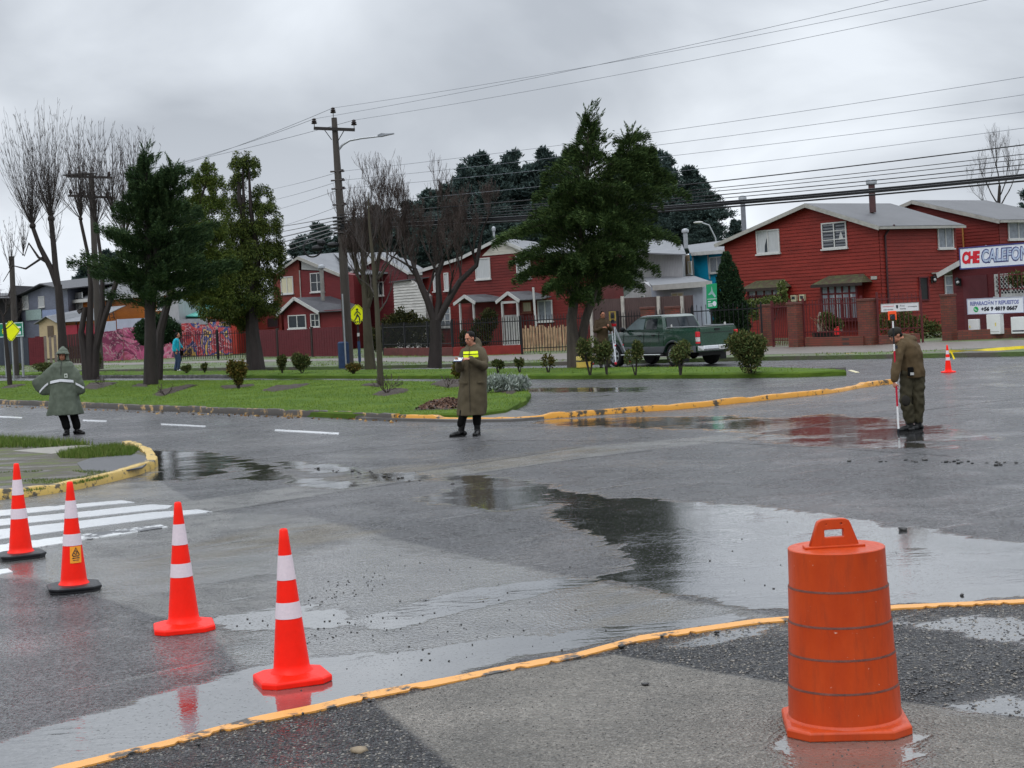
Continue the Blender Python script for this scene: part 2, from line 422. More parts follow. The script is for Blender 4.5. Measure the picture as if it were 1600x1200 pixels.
b2 = rm.bump(rip, 0.34, 0.012, b1)
rm.set(color=col, rough=rough, spec=0.4, normal=b2, coat=rm.math('MULTIPLY', allw, 0.75))
rm.b.inputs['Coat IOR'].default_value = 1.55; rm.l(rough, rm.b.inputs['Coat Roughness']); rm.l(b2, rm.b.inputs['Coat Normal'])
road = np_mesh('road', verts, 4, faces, rm.mat, smooth=True); road['kind'] = 'structure'
for k, a in attrs.items():
    at_ = road.data.attributes.new(k, 'FLOAT', 'POINT'); at_.data.foreach_set('value', a.astype(np.float32).ravel())
def strip_between(poly_a, poly_b): return poly_a+poly_b[::-1]
def resample(pts, step):
    out = [Vector(pts[0])]
    for a, b in zip(pts[:-1], pts[1:]):
        a = Vector(a); b = Vector(b); n = max(1, int((b-a).length/step))
        for i in range(1, n+1): out.append(a.lerp(b, i/n))
    return out
def smooth_line(pts, it=2):
    pts = [Vector(p) for p in pts]
    for _ in range(it):
        q = [pts[0]]
        for a, b in zip(pts[:-1], pts[1:]): q += [a.lerp(b, 0.25), a.lerp(b, 0.75)]
        q.append(pts[-1]); pts = q
    return pts
def kerb(name, pts, width, height, mat, side=1, jitter=0.006, hfun=None, z0=-0.02, rnd=0.02):
    """a kerb along a ground line (its front foot); body lies on the given side"""
    pts = resample(pts, 0.16); m = MB(); rings = []; r = random.Random(len(pts))
    acc = 0
    for i, p in enumerate(pts):
        d = (pts[min(i+1, len(pts)-1)]-pts[max(i-1, 0)]).normalized(); nrm = Vector((-d.y, d.x))*side
        acc += 0.16
        stone = int(acc/0.95); rr = random.Random(stone*7+3); off = rr.uniform(-1, 1)*jitter*1.6; joint = (acc % 0.95) < 0.17
        h = (hfun(i/len(pts)) if hfun else height)+off*0.5+r.uniform(-1, 1)*jitter*0.5-(0.014 if joint else 0)
        o = off+r.uniform(-1, 1)*jitter*0.6
        pr = [(0+o, z0), (0.004+o, h-rnd), (rnd*0.8+o, h-0.002), (width*0.5, h+0.002), (width, h-0.004), (width, z0)]
        rings.append([(p.x+nrm.x*a, p.y+nrm.y*a, z) for a, z in pr])
    m.rings(rings)
    o = m.build(name, mat, smooth=True, angle=50); o['kind'] = 'structure'; return o
def paint_mat(name, paint, under, wear=0.5, sc=9.0, rough=0.35):
    m = NT(name); a = m.noise(sc, 8, 0.72); b = m.noise(sc*0.22, 4, 0.6)
    f = m.math('ADD', a, m.math('MULTIPLY', m.math('SUBTRACT', b, 0.5), 0.7))
    k = m.mapr(f, wear-0.035, wear+0.035, 1.0, 0.0)
    c = m.mix(k, m.mix(m.noise(sc*3, 3), under, mul(under, 0.6)), m.mix(b, mul(paint, 0.82), mul(paint, 1.1)))
    return m.set(color=c, rough=m.mapr(k, 0, 1, 0.55, rough), normal=m.bump(a, 0.5, 0.008))
yk = paint_mat('yellow_kerb_paint', S(206, 144, 42), S(64, 56, 42), 0.58, 7)
yko = paint_mat('worn_yellow_kerb_paint', S(196, 164, 84), S(82, 76, 62), 0.57, 10)
ykv = paint_mat('old_kerb_concrete', S(168, 132, 70), S(70, 64, 58), 0.41, 4)
kdark = paint_mat('wet_dark_kerb', S(60, 57, 54), S(40, 38, 37), 0.5, 6)
L1 = gp([(617, 656.5), (720, 659), (800, 658), (850, 655), (960, 646.5), (1060, 640), (1150, 631), (1240, 620.5), (1300, 615), (1340, 607), (1375, 602), (1400, 599.5)])
def hy(t): return 0.12 if t < 0.10 else (0.07 if t < 0.27 else (0.11 if t < 0.78 else (0.07 if t < 0.9 else 0.11)))
kerb('kerb_yellow', smooth_line([Vector((x, y)) for x, y in L1], 1), 0.17, 0.13, yk, 1, 0.012, hy)
L2 = gp([(-260, 604), (-100, 621), (0, 631.5), (200, 640), (400, 648), (617, 657)])
kerb('kerb_worn', [Vector((x, y)) for x, y in L2], 0.14, 0.14, ykv, 1, 0.012)
L0 = gp([(-200, 798), (0, 782), (100, 770), (170, 755), (225, 741), (247, 728), (243, 716), (226, 706), (205, 699)])
kerb('kerb_corner', smooth_line([Vector((x, y)) for x, y in L0], 2), 0.16, 0.13, yko, 1, 0.016)
lawn = NT('lawn'); a = lawn.noise(0.7, 6, 0.6); b = lawn.noise(14, 4, 0.7); c2 = lawn.noise(120, 2)
lc = lawn.mix(lawn.ramp(a, [(0.35, 0.0), (0.65, 1.0)]), (0.06, 0.115, 0.014), (0.10, 0.16, 0.020))
lc = lawn.mix(lawn.ramp(b, [(0.5, 0.0), (0.75, 0.55)]), lc, (0.05, 0.085, 0.018))
lawn.set(color=lc, rough=0.8, spec=0.1, normal=lawn.bump(lawn.math('ADD', b, c2), 0.8, 0.03))
soilm = simple('wet_soil', S(52, 42, 36), 0.75, 0.35, 14, 0.9, bscale=60)
E1 = [(-260, 594.5), (-100, 611), (0, 622), (200, 629), (400, 637.5), (540, 643), (600, 644.5), (660, 645), (735, 644), (790, 637), (822, 622), (829, 612), (818, 603), (780, 598.5),
      (700, 596), (600, 594.5), (450, 593.5), (300, 593.5), (150, 594.5), (0, 595), (-260, 590)]
def plateau(name, poly, z, mat, inset=0.10, z0=-0.02, dome=0.0):
    """grass bank: polygon with a rounded shoulder, slightly domed"""
    pts = resample([Vector(p) for p in poly+[poly[0]]], 0.35)[:-1]; n = len(pts)
    a = sum(pts[i].x*pts[(i+1) % n].y-pts[(i+1) % n].x*pts[i].y for i in range(n))
    if a < 0: pts = pts[::-1]
    nr_ = []
    for i in range(n):
        d = (pts[(i+1) % n]-pts[i-1]).normalized(); nr_.append(Vector((-d.y, d.x)))
    r = random.Random(5); bm = bmesh.new()
    rings = []
    for k, (off, zz_) in enumerate(((0.0, z0), (0.0, z-0.05), (inset*0.35, z-0.015), (inset, z))):
        rings.append([bm.verts.new((p.x+q.x*(off+(r.uniform(-0.02, 0.02) if k else 0)), p.y+q.y*(off+(r.uniform(-0.02, 0.02) if k else 0)), zz_)) for p, q in zip(pts, nr_)])
    for A, B in zip(rings[:-1], rings[1:]):
        for i in range(n): bm.faces.new((A[i], A[(i+1) % n], B[(i+1) % n], B[i]))
    f = bm.faces.new(rings[-1]); bmesh.ops.triangulate(bm, faces=[f])
    me = bpy.data.meshes.new(name); bm.to_mesh(me); bm.free(); me.materials.append(mat)
    o = bpy.data.objects.new(name, me); C.objects.link(o); o['kind'] = 'structure'; return o
ZL = 0.15
lawn_poly = gp(E1, ZL)
plateau('lawn_median', lawn_poly, ZL, lawn.mat)
apron = gp([(560, 652), (640, 647), (740, 643.5), (800, 640), (830, 645), (850, 651), (800, 655), (720, 656), (617, 653.5)], 0.05)
MB().prism(apron, -0.02, 0.05).build('median_apron', simple('apron_concrete', S(92, 90, 88), 0.35, 0.2, 3, 0.4))['kind'] = 'structure'
E2 = [(-260, 583), (0, 583.5), (150, 584), (300, 584.5), (450, 585), (600, 585), (830, 584.5), (1000, 583.5), (1150, 582), (1250, 580.5), (1322, 577.5), (1300, 575.5), (1200, 573), (1100, 572.5),
      (1000, 573), (860, 574.5), (700, 576), (450, 578), (200, 580), (0, 580.5), (-260, 579)]
E2b = gp(E2, ZL)
plateau('lawn_strip', E2b, ZL, lawn.mat, inset=0.12)
L3 = gp([(-260, 590.5), (0, 591), (150, 591), (300, 591), (450, 590.5), (600, 590.5), (830, 589.5), (1000, 588), (1150, 586), (1250, 584.5), (1322, 581)])
kerb('kerb_dark', [Vector((x, y)) for x, y in L3], 0.12, 0.135, kdark, 1, 0.006)
E0 = [(-300, 782), (0, 766), (100, 754.5), (166, 740.5), (218, 727), (234, 717), (232, 710), (214, 701), (150, 695.5), (60, 690), (0, 685), (-300, 672)]
vm_ = NT('corner_verge_soil'); a = vm_.noise(1.5, 6, 0.65, scl=(0.6, 1.3, 1)); b = vm_.noise(25, 4, 0.7)
cc = vm_.mix(vm_.ramp(a, [(0.50, 0.0), (0.60, 1.0)]), vm_.mix(b, S(84, 78, 68), S(58, 54, 46)), vm_.mix(b, S(96, 104, 50), S(62, 74, 32)))
vm_.set(color=cc, rough=vm_.mapr(a, 0.35, 0.5, 0.25, 0.85), normal=vm_.bump(b, 0.8, 0.03))
plateau('corner_verge', gp(E0, 0.115), 0.115, vm_.mat, inset=0.05)
def sheet(name, poly, z, mat, t=0.01):
    o = MB().prism(poly, z-t, z).build(name, mat); o['kind'] = 'structure'; return o
sheet('corner_path', gp([(120, 723), (140, 716), (205, 708), (226, 712), (232, 722), (222, 730), (175, 738), (130, 735)], 0.121), 0.121, simple('tar_patch', S(74, 74, 76), 0.45, 0.15, 5, 0.5, bscale=70), 0.02)
sheet('path_slab', gp([(20, 704), (60, 700), (128, 695.5), (165, 697), (120, 703), (80, 709)], 0.121), 0.121, simple('slab_grey', S(128, 124, 116), 0.5, 0.2, 5, 0.5), 0.02)
E3 = [(-400, 583), (-100, 582), (0, 581), (200, 577), (350, 574.5), (500, 573), (800, 567), (1000, 562.5), (1150, 558), (1400, 553.5), (1600, 549.5), (2000, 544)]
fk = gp(E3, 0.13)
vg = NT('verge_ground'); a = vg.noise(0.5, 6, 0.62, scl=(0.7, 1.5, 1)); b = vg.noise(9, 5, 0.7)
cc = vg.mix(vg.ramp(a, [(0.46, 0.0), (0.6, 1.0)]), vg.mix(b, (0.085, 0.13, 0.025), (0.05, 0.09, 0.02)), vg.mix(b, (0.07, 0.06, 0.05), (0.10, 0.085, 0.07)))
vg.set(color=cc, rough=0.7, normal=vg.bump(b, 0.8, 0.04))
MB().prism(fk+[(140, 235), (140, 330), (-180, 330), (-180, 235)], -0.02, 0.13).build('verge', vg.mat)['kind'] = 'structure'
far_walk = simple('pavement_concrete', S(104, 98, 92), 0.42, 0.16, 2.5, 0.4)
walk = gp([(-300, 572), (200, 570), (400, 565), (520, 563.5), (660, 565.5), (800, 563), (1000, 559), (1150, 554.5), (1400, 549), (1600, 541.5), (1900, 537),
           (1900, 525), (1600, 531), (1400, 536), (1150, 543), (1000, 548), (880, 552), (760, 556), (660, 558), (520, 560.5), (400, 562), (200, 567), (-300, 569)], 0.137)
sheet('sidewalk', walk, 0.137, far_walk, 0.02)
kfp = gp([(-400, 587), (-100, 586), (0, 585), (200, 581), (350, 578), (500, 576.5), (800, 570.5), (1000, 566), (1190, 561.3)])
kerb('far_kerb', [Vector((x, y)) for x, y in kfp], 0.12, 0.135, kdark, 1, 0.006)
yk3 = paint_mat('far_yellow_kerb_paint', S(188, 148, 52), S(74, 66, 52), 0.5, 3)
kfp = gp([(1190, 561.3), (1250, 560), (1400, 557.3), (1600, 553.3), (2000, 547)])
kerb('far_kerb_yellow', [Vector((x, y)) for x, y in kfp], 0.14, 0.13, yk3, 1, 0.015)
white = paint_mat('road_white_paint', S(200, 202, 204), S(84, 85, 88), 0.66, 6, 0.22)
whitew = paint_mat('worn_road_white_paint', S(214, 216, 216), S(84, 85, 88), 0.54, 3, 0.22)
ypaint = paint_mat('road_yellow_paint', S(212, 150, 72), S(66, 64, 60), 0.60, 6, 0.45)
def marking(name, pxs, mat, z=0.009):
    o = MB().prism(gp(pxs, z), -0.004, z).build(name, mat); o['kind'] = 'structure'; return o
for q in ([(-120, 806), (0, 797), (190, 781.5), (210, 784.5), (150, 790), (0, 806), (-120, 815)],
          [(-120, 822), (0, 811), (140, 798), (235, 788), (270, 789.5), (262, 794), (130, 808), (0, 821), (-120, 832)]):
    marking('crosswalk_stripe', q, white)
marking('crosswalk_stripe', [(-120, 841), (0, 827), (130, 813), (240, 800), (310, 796), (332, 799.5), (300, 803), (150, 822), (0, 842), (-120, 856)], white)
marking('crosswalk_stripe', [(-120, 868), (0, 850), (100, 838), (180, 828), (250, 819), (262, 823), (180, 836), (100, 848), (0, 864), (-120, 884)], whitew)
marking('crosswalk_stripe', [(-120, 905), (-60, 897), (12, 888), (20, 893), (-60, 908), (-120, 918)], whitew)
for q in ([(0, 650), (35, 651.5), (34, 653.4), (-1, 651.9)], [(-130, 643), (-75, 646), (-77, 647.8), (-132, 644.8)], [(130, 655.5), (167, 657), (166, 659), (129, 657.5)], [(252, 661.5), (322, 665), (321, 667), (251, 663.5)], [(430, 670.5), (530, 676), (529, 678.6), (429, 673.1)]):
    marking('lane_dash', q, white)
marking('lane_mark', [(1325, 578.5), (1337, 582), (1343, 581.5), (1331, 578)], simple('cream_paint', S(206, 196, 160), 0.4))
yl = [(20, 1218, 1232), (90, 1194.5, 1208), (250, 1157, 1168), (400, 1117, 1130), (500, 1097, 1110), (575, 1079, 1092), (700, 1056, 1067), (800, 1036, 1047), (900, 1018, 1028),
      (1000, 991, 1001), (1180, 965.5, 974), (1230, 961.5, 969.5), (1400, 943.5, 950.5), (1600, 934.5, 941), (1800, 928, 934)]
up = resample([Vector(G2(u, a_, 0.012)) for u, a_, b_ in yl], 0.03); lo = resample([Vector(G2(u, b_, 0.012)) for u, a_, b_ in yl], 0.03)
n_ = min(len(up), len(lo)); m = MB(); rr = random.Random(3)
U2 = [up[int(i*(len(up)-1)/(n_-1))] for i in range(n_)]; L2_ = [lo[int(i*(len(lo)-1)/(n_-1))] for i in range(n_)]
vs = []
for i in range(n_):
    a_ = U2[i]+Vector((0, rr.uniform(-0.003, 0.004))); b_ = L2_[i]+Vector((0, rr.uniform(-0.006, 0.004)))
    if rr.random() < 0.10: b_ = b_.lerp(a_, 0.35)
    b_ = b_.lerp(a_, 0.22); vs += [(a_.x, a_.y, -0.02), (a_.x, a_.y, 0.006), (b_.x, b_.y, 0.006), (b_.x, b_.y, -0.03)]
fs = []
for i in range(n_-1):
    for k in range(3): fs.append((i*4+k, i*4+k+1, i*4+4+k+1, i*4+4+k))
m.add(vs, fs); m.build('yellow_edge_line', ypaint)['kind'] = 'structure'
tar = simple('tar_seam', S(40, 40, 42), 0.5, 0.2, 9)
def seam(pxs, wd=0.012, z=0.0075):
    pts = resample([Vector(G2(u, v)) for u, v in pxs], 0.25); r = random.Random(int(pxs[0][0])); vs = []; fs = []
    for i, p in enumerate(pts):
        d = (pts[min(i+1, len(pts)-1)]-pts[max(i-1, 0)]).normalized(); q = Vector((-d.y, d.x)); p = p+q*r.uniform(-0.015, 0.015); k = wd*r.uniform(0.5, 1.3)
        vs += [(p.x+q.x*k, p.y+q.y*k, z), (p.x-q.x*k, p.y-q.y*k, z)]
    for i in range(len(pts)-1): fs.append((i*2+1, i*2+3, i*2+2, i*2))
    o = MB().add(vs, fs).build('tar_seam', tar); o['kind'] = 'structure'
for q in ([(250, 724), (420, 716), (560, 702), (760, 684)], [(760, 688), (1100, 690), (1290, 700), (1480, 712)], [(480, 757), (640, 740), (760, 722), (905, 699)], [(330, 801), (480, 777), (620, 755), (760, 738), (915, 716), (1020, 704)],
          [(540, 666), (640, 668), (760, 665), (1000, 668)], [(1160, 686), (1300, 660), (1480, 636), (1600, 622)], [(1470, 650), (1600, 640)]):
    seam(q)
# ================================================================== BUILDINGS
glass_dark = simple('window_glass', S(38, 44, 50), 0.06, 0.3, 2, 0.02)
glass_blue = simple('blue_tinted_glass', S(88, 104, 122), 0.08, 0.3, 2, 0.02)
curtain = simple('white_curtain', S(170, 172, 174), 0.25, 0.16, 3, 0.2, scl=(9, 9, 0.6))
curtain_c = simple('cream_curtain', S(186, 178, 150), 0.25, 0.2, 3, 0.2, scl=(9, 9, 0.6))
curtain_g = simple('grey_lace_curtain', S(120, 126, 134), 0.2, 0.25, 6, 0.2)
wframe = simple('white_window_frame', S(186, 186, 184), 0.45, 0.1, 6, 0.1)
white_trim = simple('white_wood_trim', S(172, 172, 170), 0.5, 0.14, 3, 0.2)
grey_trim = simple('weathered_trim', S(150, 148, 142), 0.55, 0.2, 4, 0.3)
darkwood = simple('dark_wood', S(44, 34, 32), 0.6, 0.25, 4, 0.3)
black_metal = simple('black_iron', S(24, 25, 28), 0.4, 0.3, 12, 0.1)
galv = simple('galvanised_steel', S(150, 154, 158), 0.35, 0.15, 5, 0.15, metal=0.4)
def clap(name, col, var=0.2, streak=0.22):
    if name in _mc: return _mc[name]
    m = NT(name); a = m.noise(0.9, 6, 0.65, scl=(0.5, 0.5, 1.6)); b = m.noise(5, 4, 0.6, scl=(0.35, 0.35, 6)); d = m.noise(30, 3)
    c = m.ramp(a, [(0.3, mul(col, 1-var)), (0.7, mul(col, 1+var))]); c = m.mix(m.ramp(b, [(0.44, 0.0), (0.72, streak+0.25)]), c, mul(col, 0.4))
    mt = m.set(color=c, spec=0.18, rough=m.mapr(d, 0.3, 0.7, 0.45, 0.65), normal=m.bump(b, 0.35, 0.012)); _mc[name] = mt; return mt
red_wall = clap('red_clapboard', S(122, 41, 33)); red_wall2 = clap('dark_red_clapboard', S(108, 37, 32)); maroon_wall = clap('maroon_boards', S(92, 38, 42)); red_c = clap('centre_red_clapboard', S(100, 36, 33), 0.25, 0.3)
def metal_roof(name, col, ang=0.0, pitch=5.2):
    if name in _mc: return _mc[name]
    m = NT(name); mp_ = m.n('Mapping'); mp_.inputs['Rotation'].default_value = (0, 0, ang); m.l(m.co(), mp_.inputs[0])
    wv = m.n('TexWave', Scale=pitch, Distortion=0.0); m.l(mp_.outputs[0], wv.inputs['Vector']); a = m.noise(0.8, 6, 0.65); b = m.noise(9, 4, 0.7)
    c = m.ramp(a, [(0.3, mul(col, 0.8)), (0.7, mul(col, 1.12))]); c = m.mix(m.ramp(b, [(0.55, 0.0), (0.75, 0.35)]), c, mul(col, 0.6))
    mt = m.set(color=c, rough=0.5, spec=0.3, normal=m.bump(wv.outputs[0], 0.6, 0.03)); _mc[name] = mt; return mt
roof_grey = metal_roof('grey_corrugated_roof', S(88, 89, 92)); roof_white = metal_roof('white_corrugated_roof', S(112, 114, 118), 0.2); roof_dark = simple('dark_shingle_roof', S(58, 58, 62), 0.5, 0.25, 5, 0.5)
roof_teal = metal_roof('teal_corrugated_roof', S(74, 158, 146), 0.1)
class Fac:
    def __init__(s, p0, p1):
        s.p0 = Vector(p0[:2]); s.p1 = Vector(p1[:2]); s.d = (s.p1-s.p0); s.len = s.d.length; s.d = s.d/s.len
        s.n = Vector((s.d.y, -s.d.x))
        if s.n.dot(-s.p0) < 0: s.n = -s.n
    @staticmethod
    def px2(u0, d0, u1, d1, v=500):
        a = P(u0, v, d0); b = P(u1, v, d1); return Fac((a.x, a.y), (b.x, b.y))
    def px(s, u, v, off=0.0):
        x, wz = ray(u, v); q = s.p0+s.n*off
        t = q.dot(s.n)/(x*s.n.x+s.n.y); p = Vector((x*t, t))
        return ((p-q).dot(s.d), wz*t+CAM_H)
    def w(s, a, z, o=0.0):
        p = s.p0+s.d*a+s.n*o; return Vector((p.x, p.y, z))
    def rect(s, u0, v0, u1, v1, off=0.0):
        um, vm = (u0+u1)/2, (v0+v1)/2
        return s.px(u0, vm, off)[0], s.px(u1, vm, off)[0], s.px(um, v1, off)[1], s.px(um, v0, off)[1]
    def box(s, m, a0, a1, z0, z1, o0, o1, mi=0):
        vs = [s.w(a, z, o) for z in (z0, z1) for (a, o) in ((a0, o0), (a1, o0), (a1, o1), (a0, o1))]
        return m.add(vs, [(0, 1, 2, 3), (7, 6, 5, 4), (4, 5, 1, 0), (5, 6, 2, 1), (6, 7, 3, 2), (7, 4, 0, 3)], mi)
    def poly(s, m, pts, o0, o1, mi=0):
        n = len(pts); vs = [s.w(a, z, o0) for a, z in pts]+[s.w(a, z, o1) for a, z in pts]
        fs = [tuple(range(n)), tuple(range(2*n-1, n-1, -1))]+[(i, n+i, n+(i+1) % n, (i+1) % n) for i in range(n)]
        return m.add(vs, fs, mi)
def span_of(poly, z):
    xs = []
    n = len(poly)
    for i in range(n):
        (a0, z0), (a1, z1) = poly[i], poly[(i+1) % n]
        if (z0 <= z < z1) or (z1 <= z < z0): xs.append(a0+(a1-a0)*(z-z0)/(z1-z0))
    return (min(xs), max(xs)) if len(xs) >= 2 else None
def siding(m, fac, poly, board=0.17, proud=0.03, mi=0, base=0.002):
    z0 = min(p[1] for p in poly); z1 = max(p[1] for p in poly); z = z0; 
    while z < z1-0.01:
        zt = min(z+board, z1-0.003); a = span_of(poly, z+0.001); b = span_of(poly, zt-0.001)
        if a and b:
            vs = [fac.w(a[0], z, base), fac.w(a[1], z, base), fac.w(a[0], z, proud), fac.w(a[1], z, proud), fac.w(b[0], zt, base+0.002), fac.w(b[1], zt, base+0.002)]
            m.add(vs, [(0, 1, 3, 2), (2, 3, 5, 4)], mi)
        z += board
def extrude_body(m, fac, poly, vec, mi=0, o=0.0):
    vec = Vector((vec[0], vec[1], 0)); n = len(poly); A = [fac.w(a, z, o) for a, z in poly]; B = [p+vec for p in A]
    m.add(A+B, [tuple(range(n)), tuple(range(2*n-1, n-1, -1))]+[(i, n+i, n+(i+1) % n, (i+1) % n) for i in range(n)], mi)
def slab(m, q, t=0.06, mi=0):
    """a roof sheet: four corners (upper face), thickness down"""
    q = [Vector(p) for p in q]; nn = (q[1]-q[0]).cross(q[3]-q[0]).normalized()
    if nn.z < 0: nn = -nn
    lo_ = [p-nn*t for p in q]; k = len(q)
    m.add(q+lo_, [tuple(range(k)), tuple(range(2*k-1, k-1, -1))]+[(i, k+i, k+(i+1) % k, (i+1) % k) for i in range(k)], mi)
def window(house, fac, u0, v0, u1, v1, pane=None, frame=None, cols_=2, rows_=1, fw=0.06, proud=0.055, sill=True, name='window', base=0.02, lab=None, lattice=False):
    a0, a1, z0, z1 = fac.rect(u0, v0, u1, v1); frame = frame or wframe; pane = pane or glass_dark
    m = MB(); o0, o1 = base, base+proud
    fac.box(m, a0, a1, z1-fw, z1, o0, o1); fac.box(m, a0, a1, z0, z0+fw, o0, o1)
    fac.box(m, a0, a0+fw, z0+fw, z1-fw, o0, o1); fac.box(m, a1-fw, a1, z0+fw, z1-fw, o0, o1)
    for i in range(1, cols_):
        c = a0+(a1-a0)*i/cols_; fac.box(m, c-fw*0.45, c+fw*0.45, z0+fw, z1-fw, o0, o1-0.006)
    for i in range(1, rows_):
        c = z0+(z1-z0)*i/rows_; fac.box(m, a0+fw, a1-fw, c-fw*0.3, c+fw*0.3, o0, o1-0.012)
    if lattice:
        k = 0.17; w_ = a1-a0; h_ = z1-z0; i = -int(h_/k)
        while i*k < w_:
            for sg in (1, -1):
                s0 = i*k; pts = []
                t0 = max(0, -s0); t1 = min(h_, w_-s0)
                if t1 > t0+0.02:
                    A_ = a0+s0+t0 if sg == 1 else a1-s0-t0; B_ = a0+s0+t1 if sg == 1 else a1-s0-t1
                    m.beam(fac.w(A_, z0+t0, o1), fac.w(B_, z0+t1, o1), 0.02, 0.02)
            i += 1
    f = m.build(name, frame, house, world=True)
    p = MB(); fac.box(p, a0+fw*0.6, a1-fw*0.6, z0+fw*0.6, z1-fw*0.6, base-0.004, base+0.016); p.build('pane', pane, f, world=True)
    if sill:
        q = MB(); fac.box(q, a0-0.05, a1+0.05, z0-0.07, z0-0.004, base, base+0.11); q.build('sill', frame, f, world=True)
    if lab: f['label'] = lab
    return f
def gable_house(name, label, fac, poly, vec, wall_mat, roof_mat, ridge_i, over=0.3, board=0.17, group=None, fascia=None, side_siding=True, z0=0.1, left_roof=True):
    """front gable polygon (s, z) from lower left round the top to the lower right, pushed back along vec; roof over each top edge"""
    o = thing(name, label, 'house', (*fac.p0, z0), 0, group)
    m = MB(); extrude_body(m, fac, poly, vec, 0, -0.02); siding(m, fac, poly, board)
    vec = Vector(vec); 
    if side_siding:
        c = fac.w(poly[-1][0], 0); sf = Fac((c.x, c.y), (c.x+vec.x, c.y+vec.y)); zt = poly[-2][1]
        siding(m, sf, [(0, z0), (0, zt), (sf.len, zt), (sf.len, z0)], board)
    m.build('wall', wall_mat, o, world=True)
    top = poly[1:-1]; r = MB(); fb = MB(); v3 = Vector((vec.x, vec.y, 0)); vn = v3.normalized()
    for i, (a, b) in enumerate(zip(top[:-1], top[1:])):
        A = Vector(fac.w(*a)); B = Vector(fac.w(*b)); d = (B-A).normalized(); lift = Vector((0, 0, 0.07))
        if i == 0: A = A-d*over
        if i == len(top)-2: B = B+d*over
        q = [A-vn*over+lift, B-vn*over+lift, B+v3+vn*over+lift, A+v3+vn*over+lift]
        slab(r, q, 0.05)
        fb.beam(q[0]-vn*0.02-Vector((0, 0, 0.10)), q[1]-vn*0.02-Vector((0, 0, 0.10)), 0.03, 0.17)
        if i == len(top)-2: fb.beam(q[1]+d*0.02-Vector((0, 0, 0.08)), q[2]+d*0.02-Vector((0, 0, 0.08)), 0.10, 0.11)
        if i == 0: fb.beam(q[0]-d*0.02-Vector((0, 0, 0.08)), q[3]-d*0.02-Vector((0, 0, 0.08)), 0.10, 0.11)
    rf = r.build('roof', roof_mat, o, world=True); fb.build('fascia', fascia or white_trim, rf, world=True)
    return o
def flue(house, u, v0, v1, d, r=0.11, mat=None, cap=True, parent=None):
    d = d*K; a = PR(u, v1, d); b = PR(u, v0, d); a = Vector((a.x, d, a.z)); b = Vector((a.x, d, b.z))
    m = MB(); m.tube([a, b-Vector((0, 0, 0.15))], r, 12); ch = m.build('chimney', mat or galv, parent or house, world=True, smooth=True)
    k = MB(); k.lathe([(r*0.9, -0.17), (r*1.6, -0.13), (r*1.7, 0.0), (r*1.45, 0.07), (r*0.5, 0.12)], 14, b); k.build('cowl', galv, ch if parent is None else house, world=True, smooth=True)
    return ch
A1 = Fac.px2(1138, 39.8, 1380, 36.0); B1 = Fac(A1.p1, P(1500, 500, 37.8)); Bv = (B1.p1-B1.p0)
zl = A1.px(1138, 379)[1]; zr = A1.px(1380, 352)[1]; pk = A1.px(1265, 320)
polyA = [(0, 0.1), (0, zl), pk, (A1.len, zr), (A1.len, 0.1)]
h1 = gable_house('red_house', 'big two storey red clapboard house with two tall flue pipes on its grey roof', A1, polyA, Bv, red_wall, roof_grey, 1, 0.32, 0.155, group='red clapboard houses', fascia=grey_trim)
window(h1, A1, 1183, 359, 1219, 396, curtain, wframe, 2, lab='window with a parted white curtain')
window(h1, A1, 1285, 347, 1324, 388, glass_dark, wframe, 2, 3, lab='window with dark horizontal blinds')
d_ = MB(); a0, a1, z0, z1 = A1.rect(1195, 372, 1202, 394); A1.poly(d_, [(a0, z0), (a0+0.03, z0+0.3), ((a0+a1)/2+.03, z1), (a1-0.02, z0+0.4), (a1, z0)], 0.034, 0.040); d_.build('curtain_gap', glass_dark, h1, world=True)
d_ = MB()
for k in range(7):
    a0, a1, z0, z1 = A1.rect(1287, 351+k*5.0, 1302.5, 353.6+k*5.0); A1.box(d_, a0, a1, z0, z1, 0.035, 0.045)
    a0, a1, z0, z1 = A1.rect(1306.5, 351+k*5.0, 1322, 353.6+k*5.0); A1.box(d_, a0, a1, z0, z1, 0.035, 0.045)
d_.build('blind', simple('grey_blind', S(104, 106, 112), 0.5), h1, world=True)
d_ = MB(); a0, a1, z0, z1 = A1.rect(1311, 361, 1319, 374); A1.poly(d_, [(a0, z0), (a1, z0), ((a0+a1)/2, z1)], 0.047, 0.055); d_.build('paper_tree', white_trim, h1, world=True)
moss = NT('mossy_shingle'); a = moss.noise(5, 6, 0.7); moss.set(color=moss.ramp(a, [(0.35, S(62, 36, 30)), (0.55, S(60, 62, 36)), (0.75, S(92, 98, 52))]), rough=0.8, normal=moss.bump(a, 0.7, 0.03))
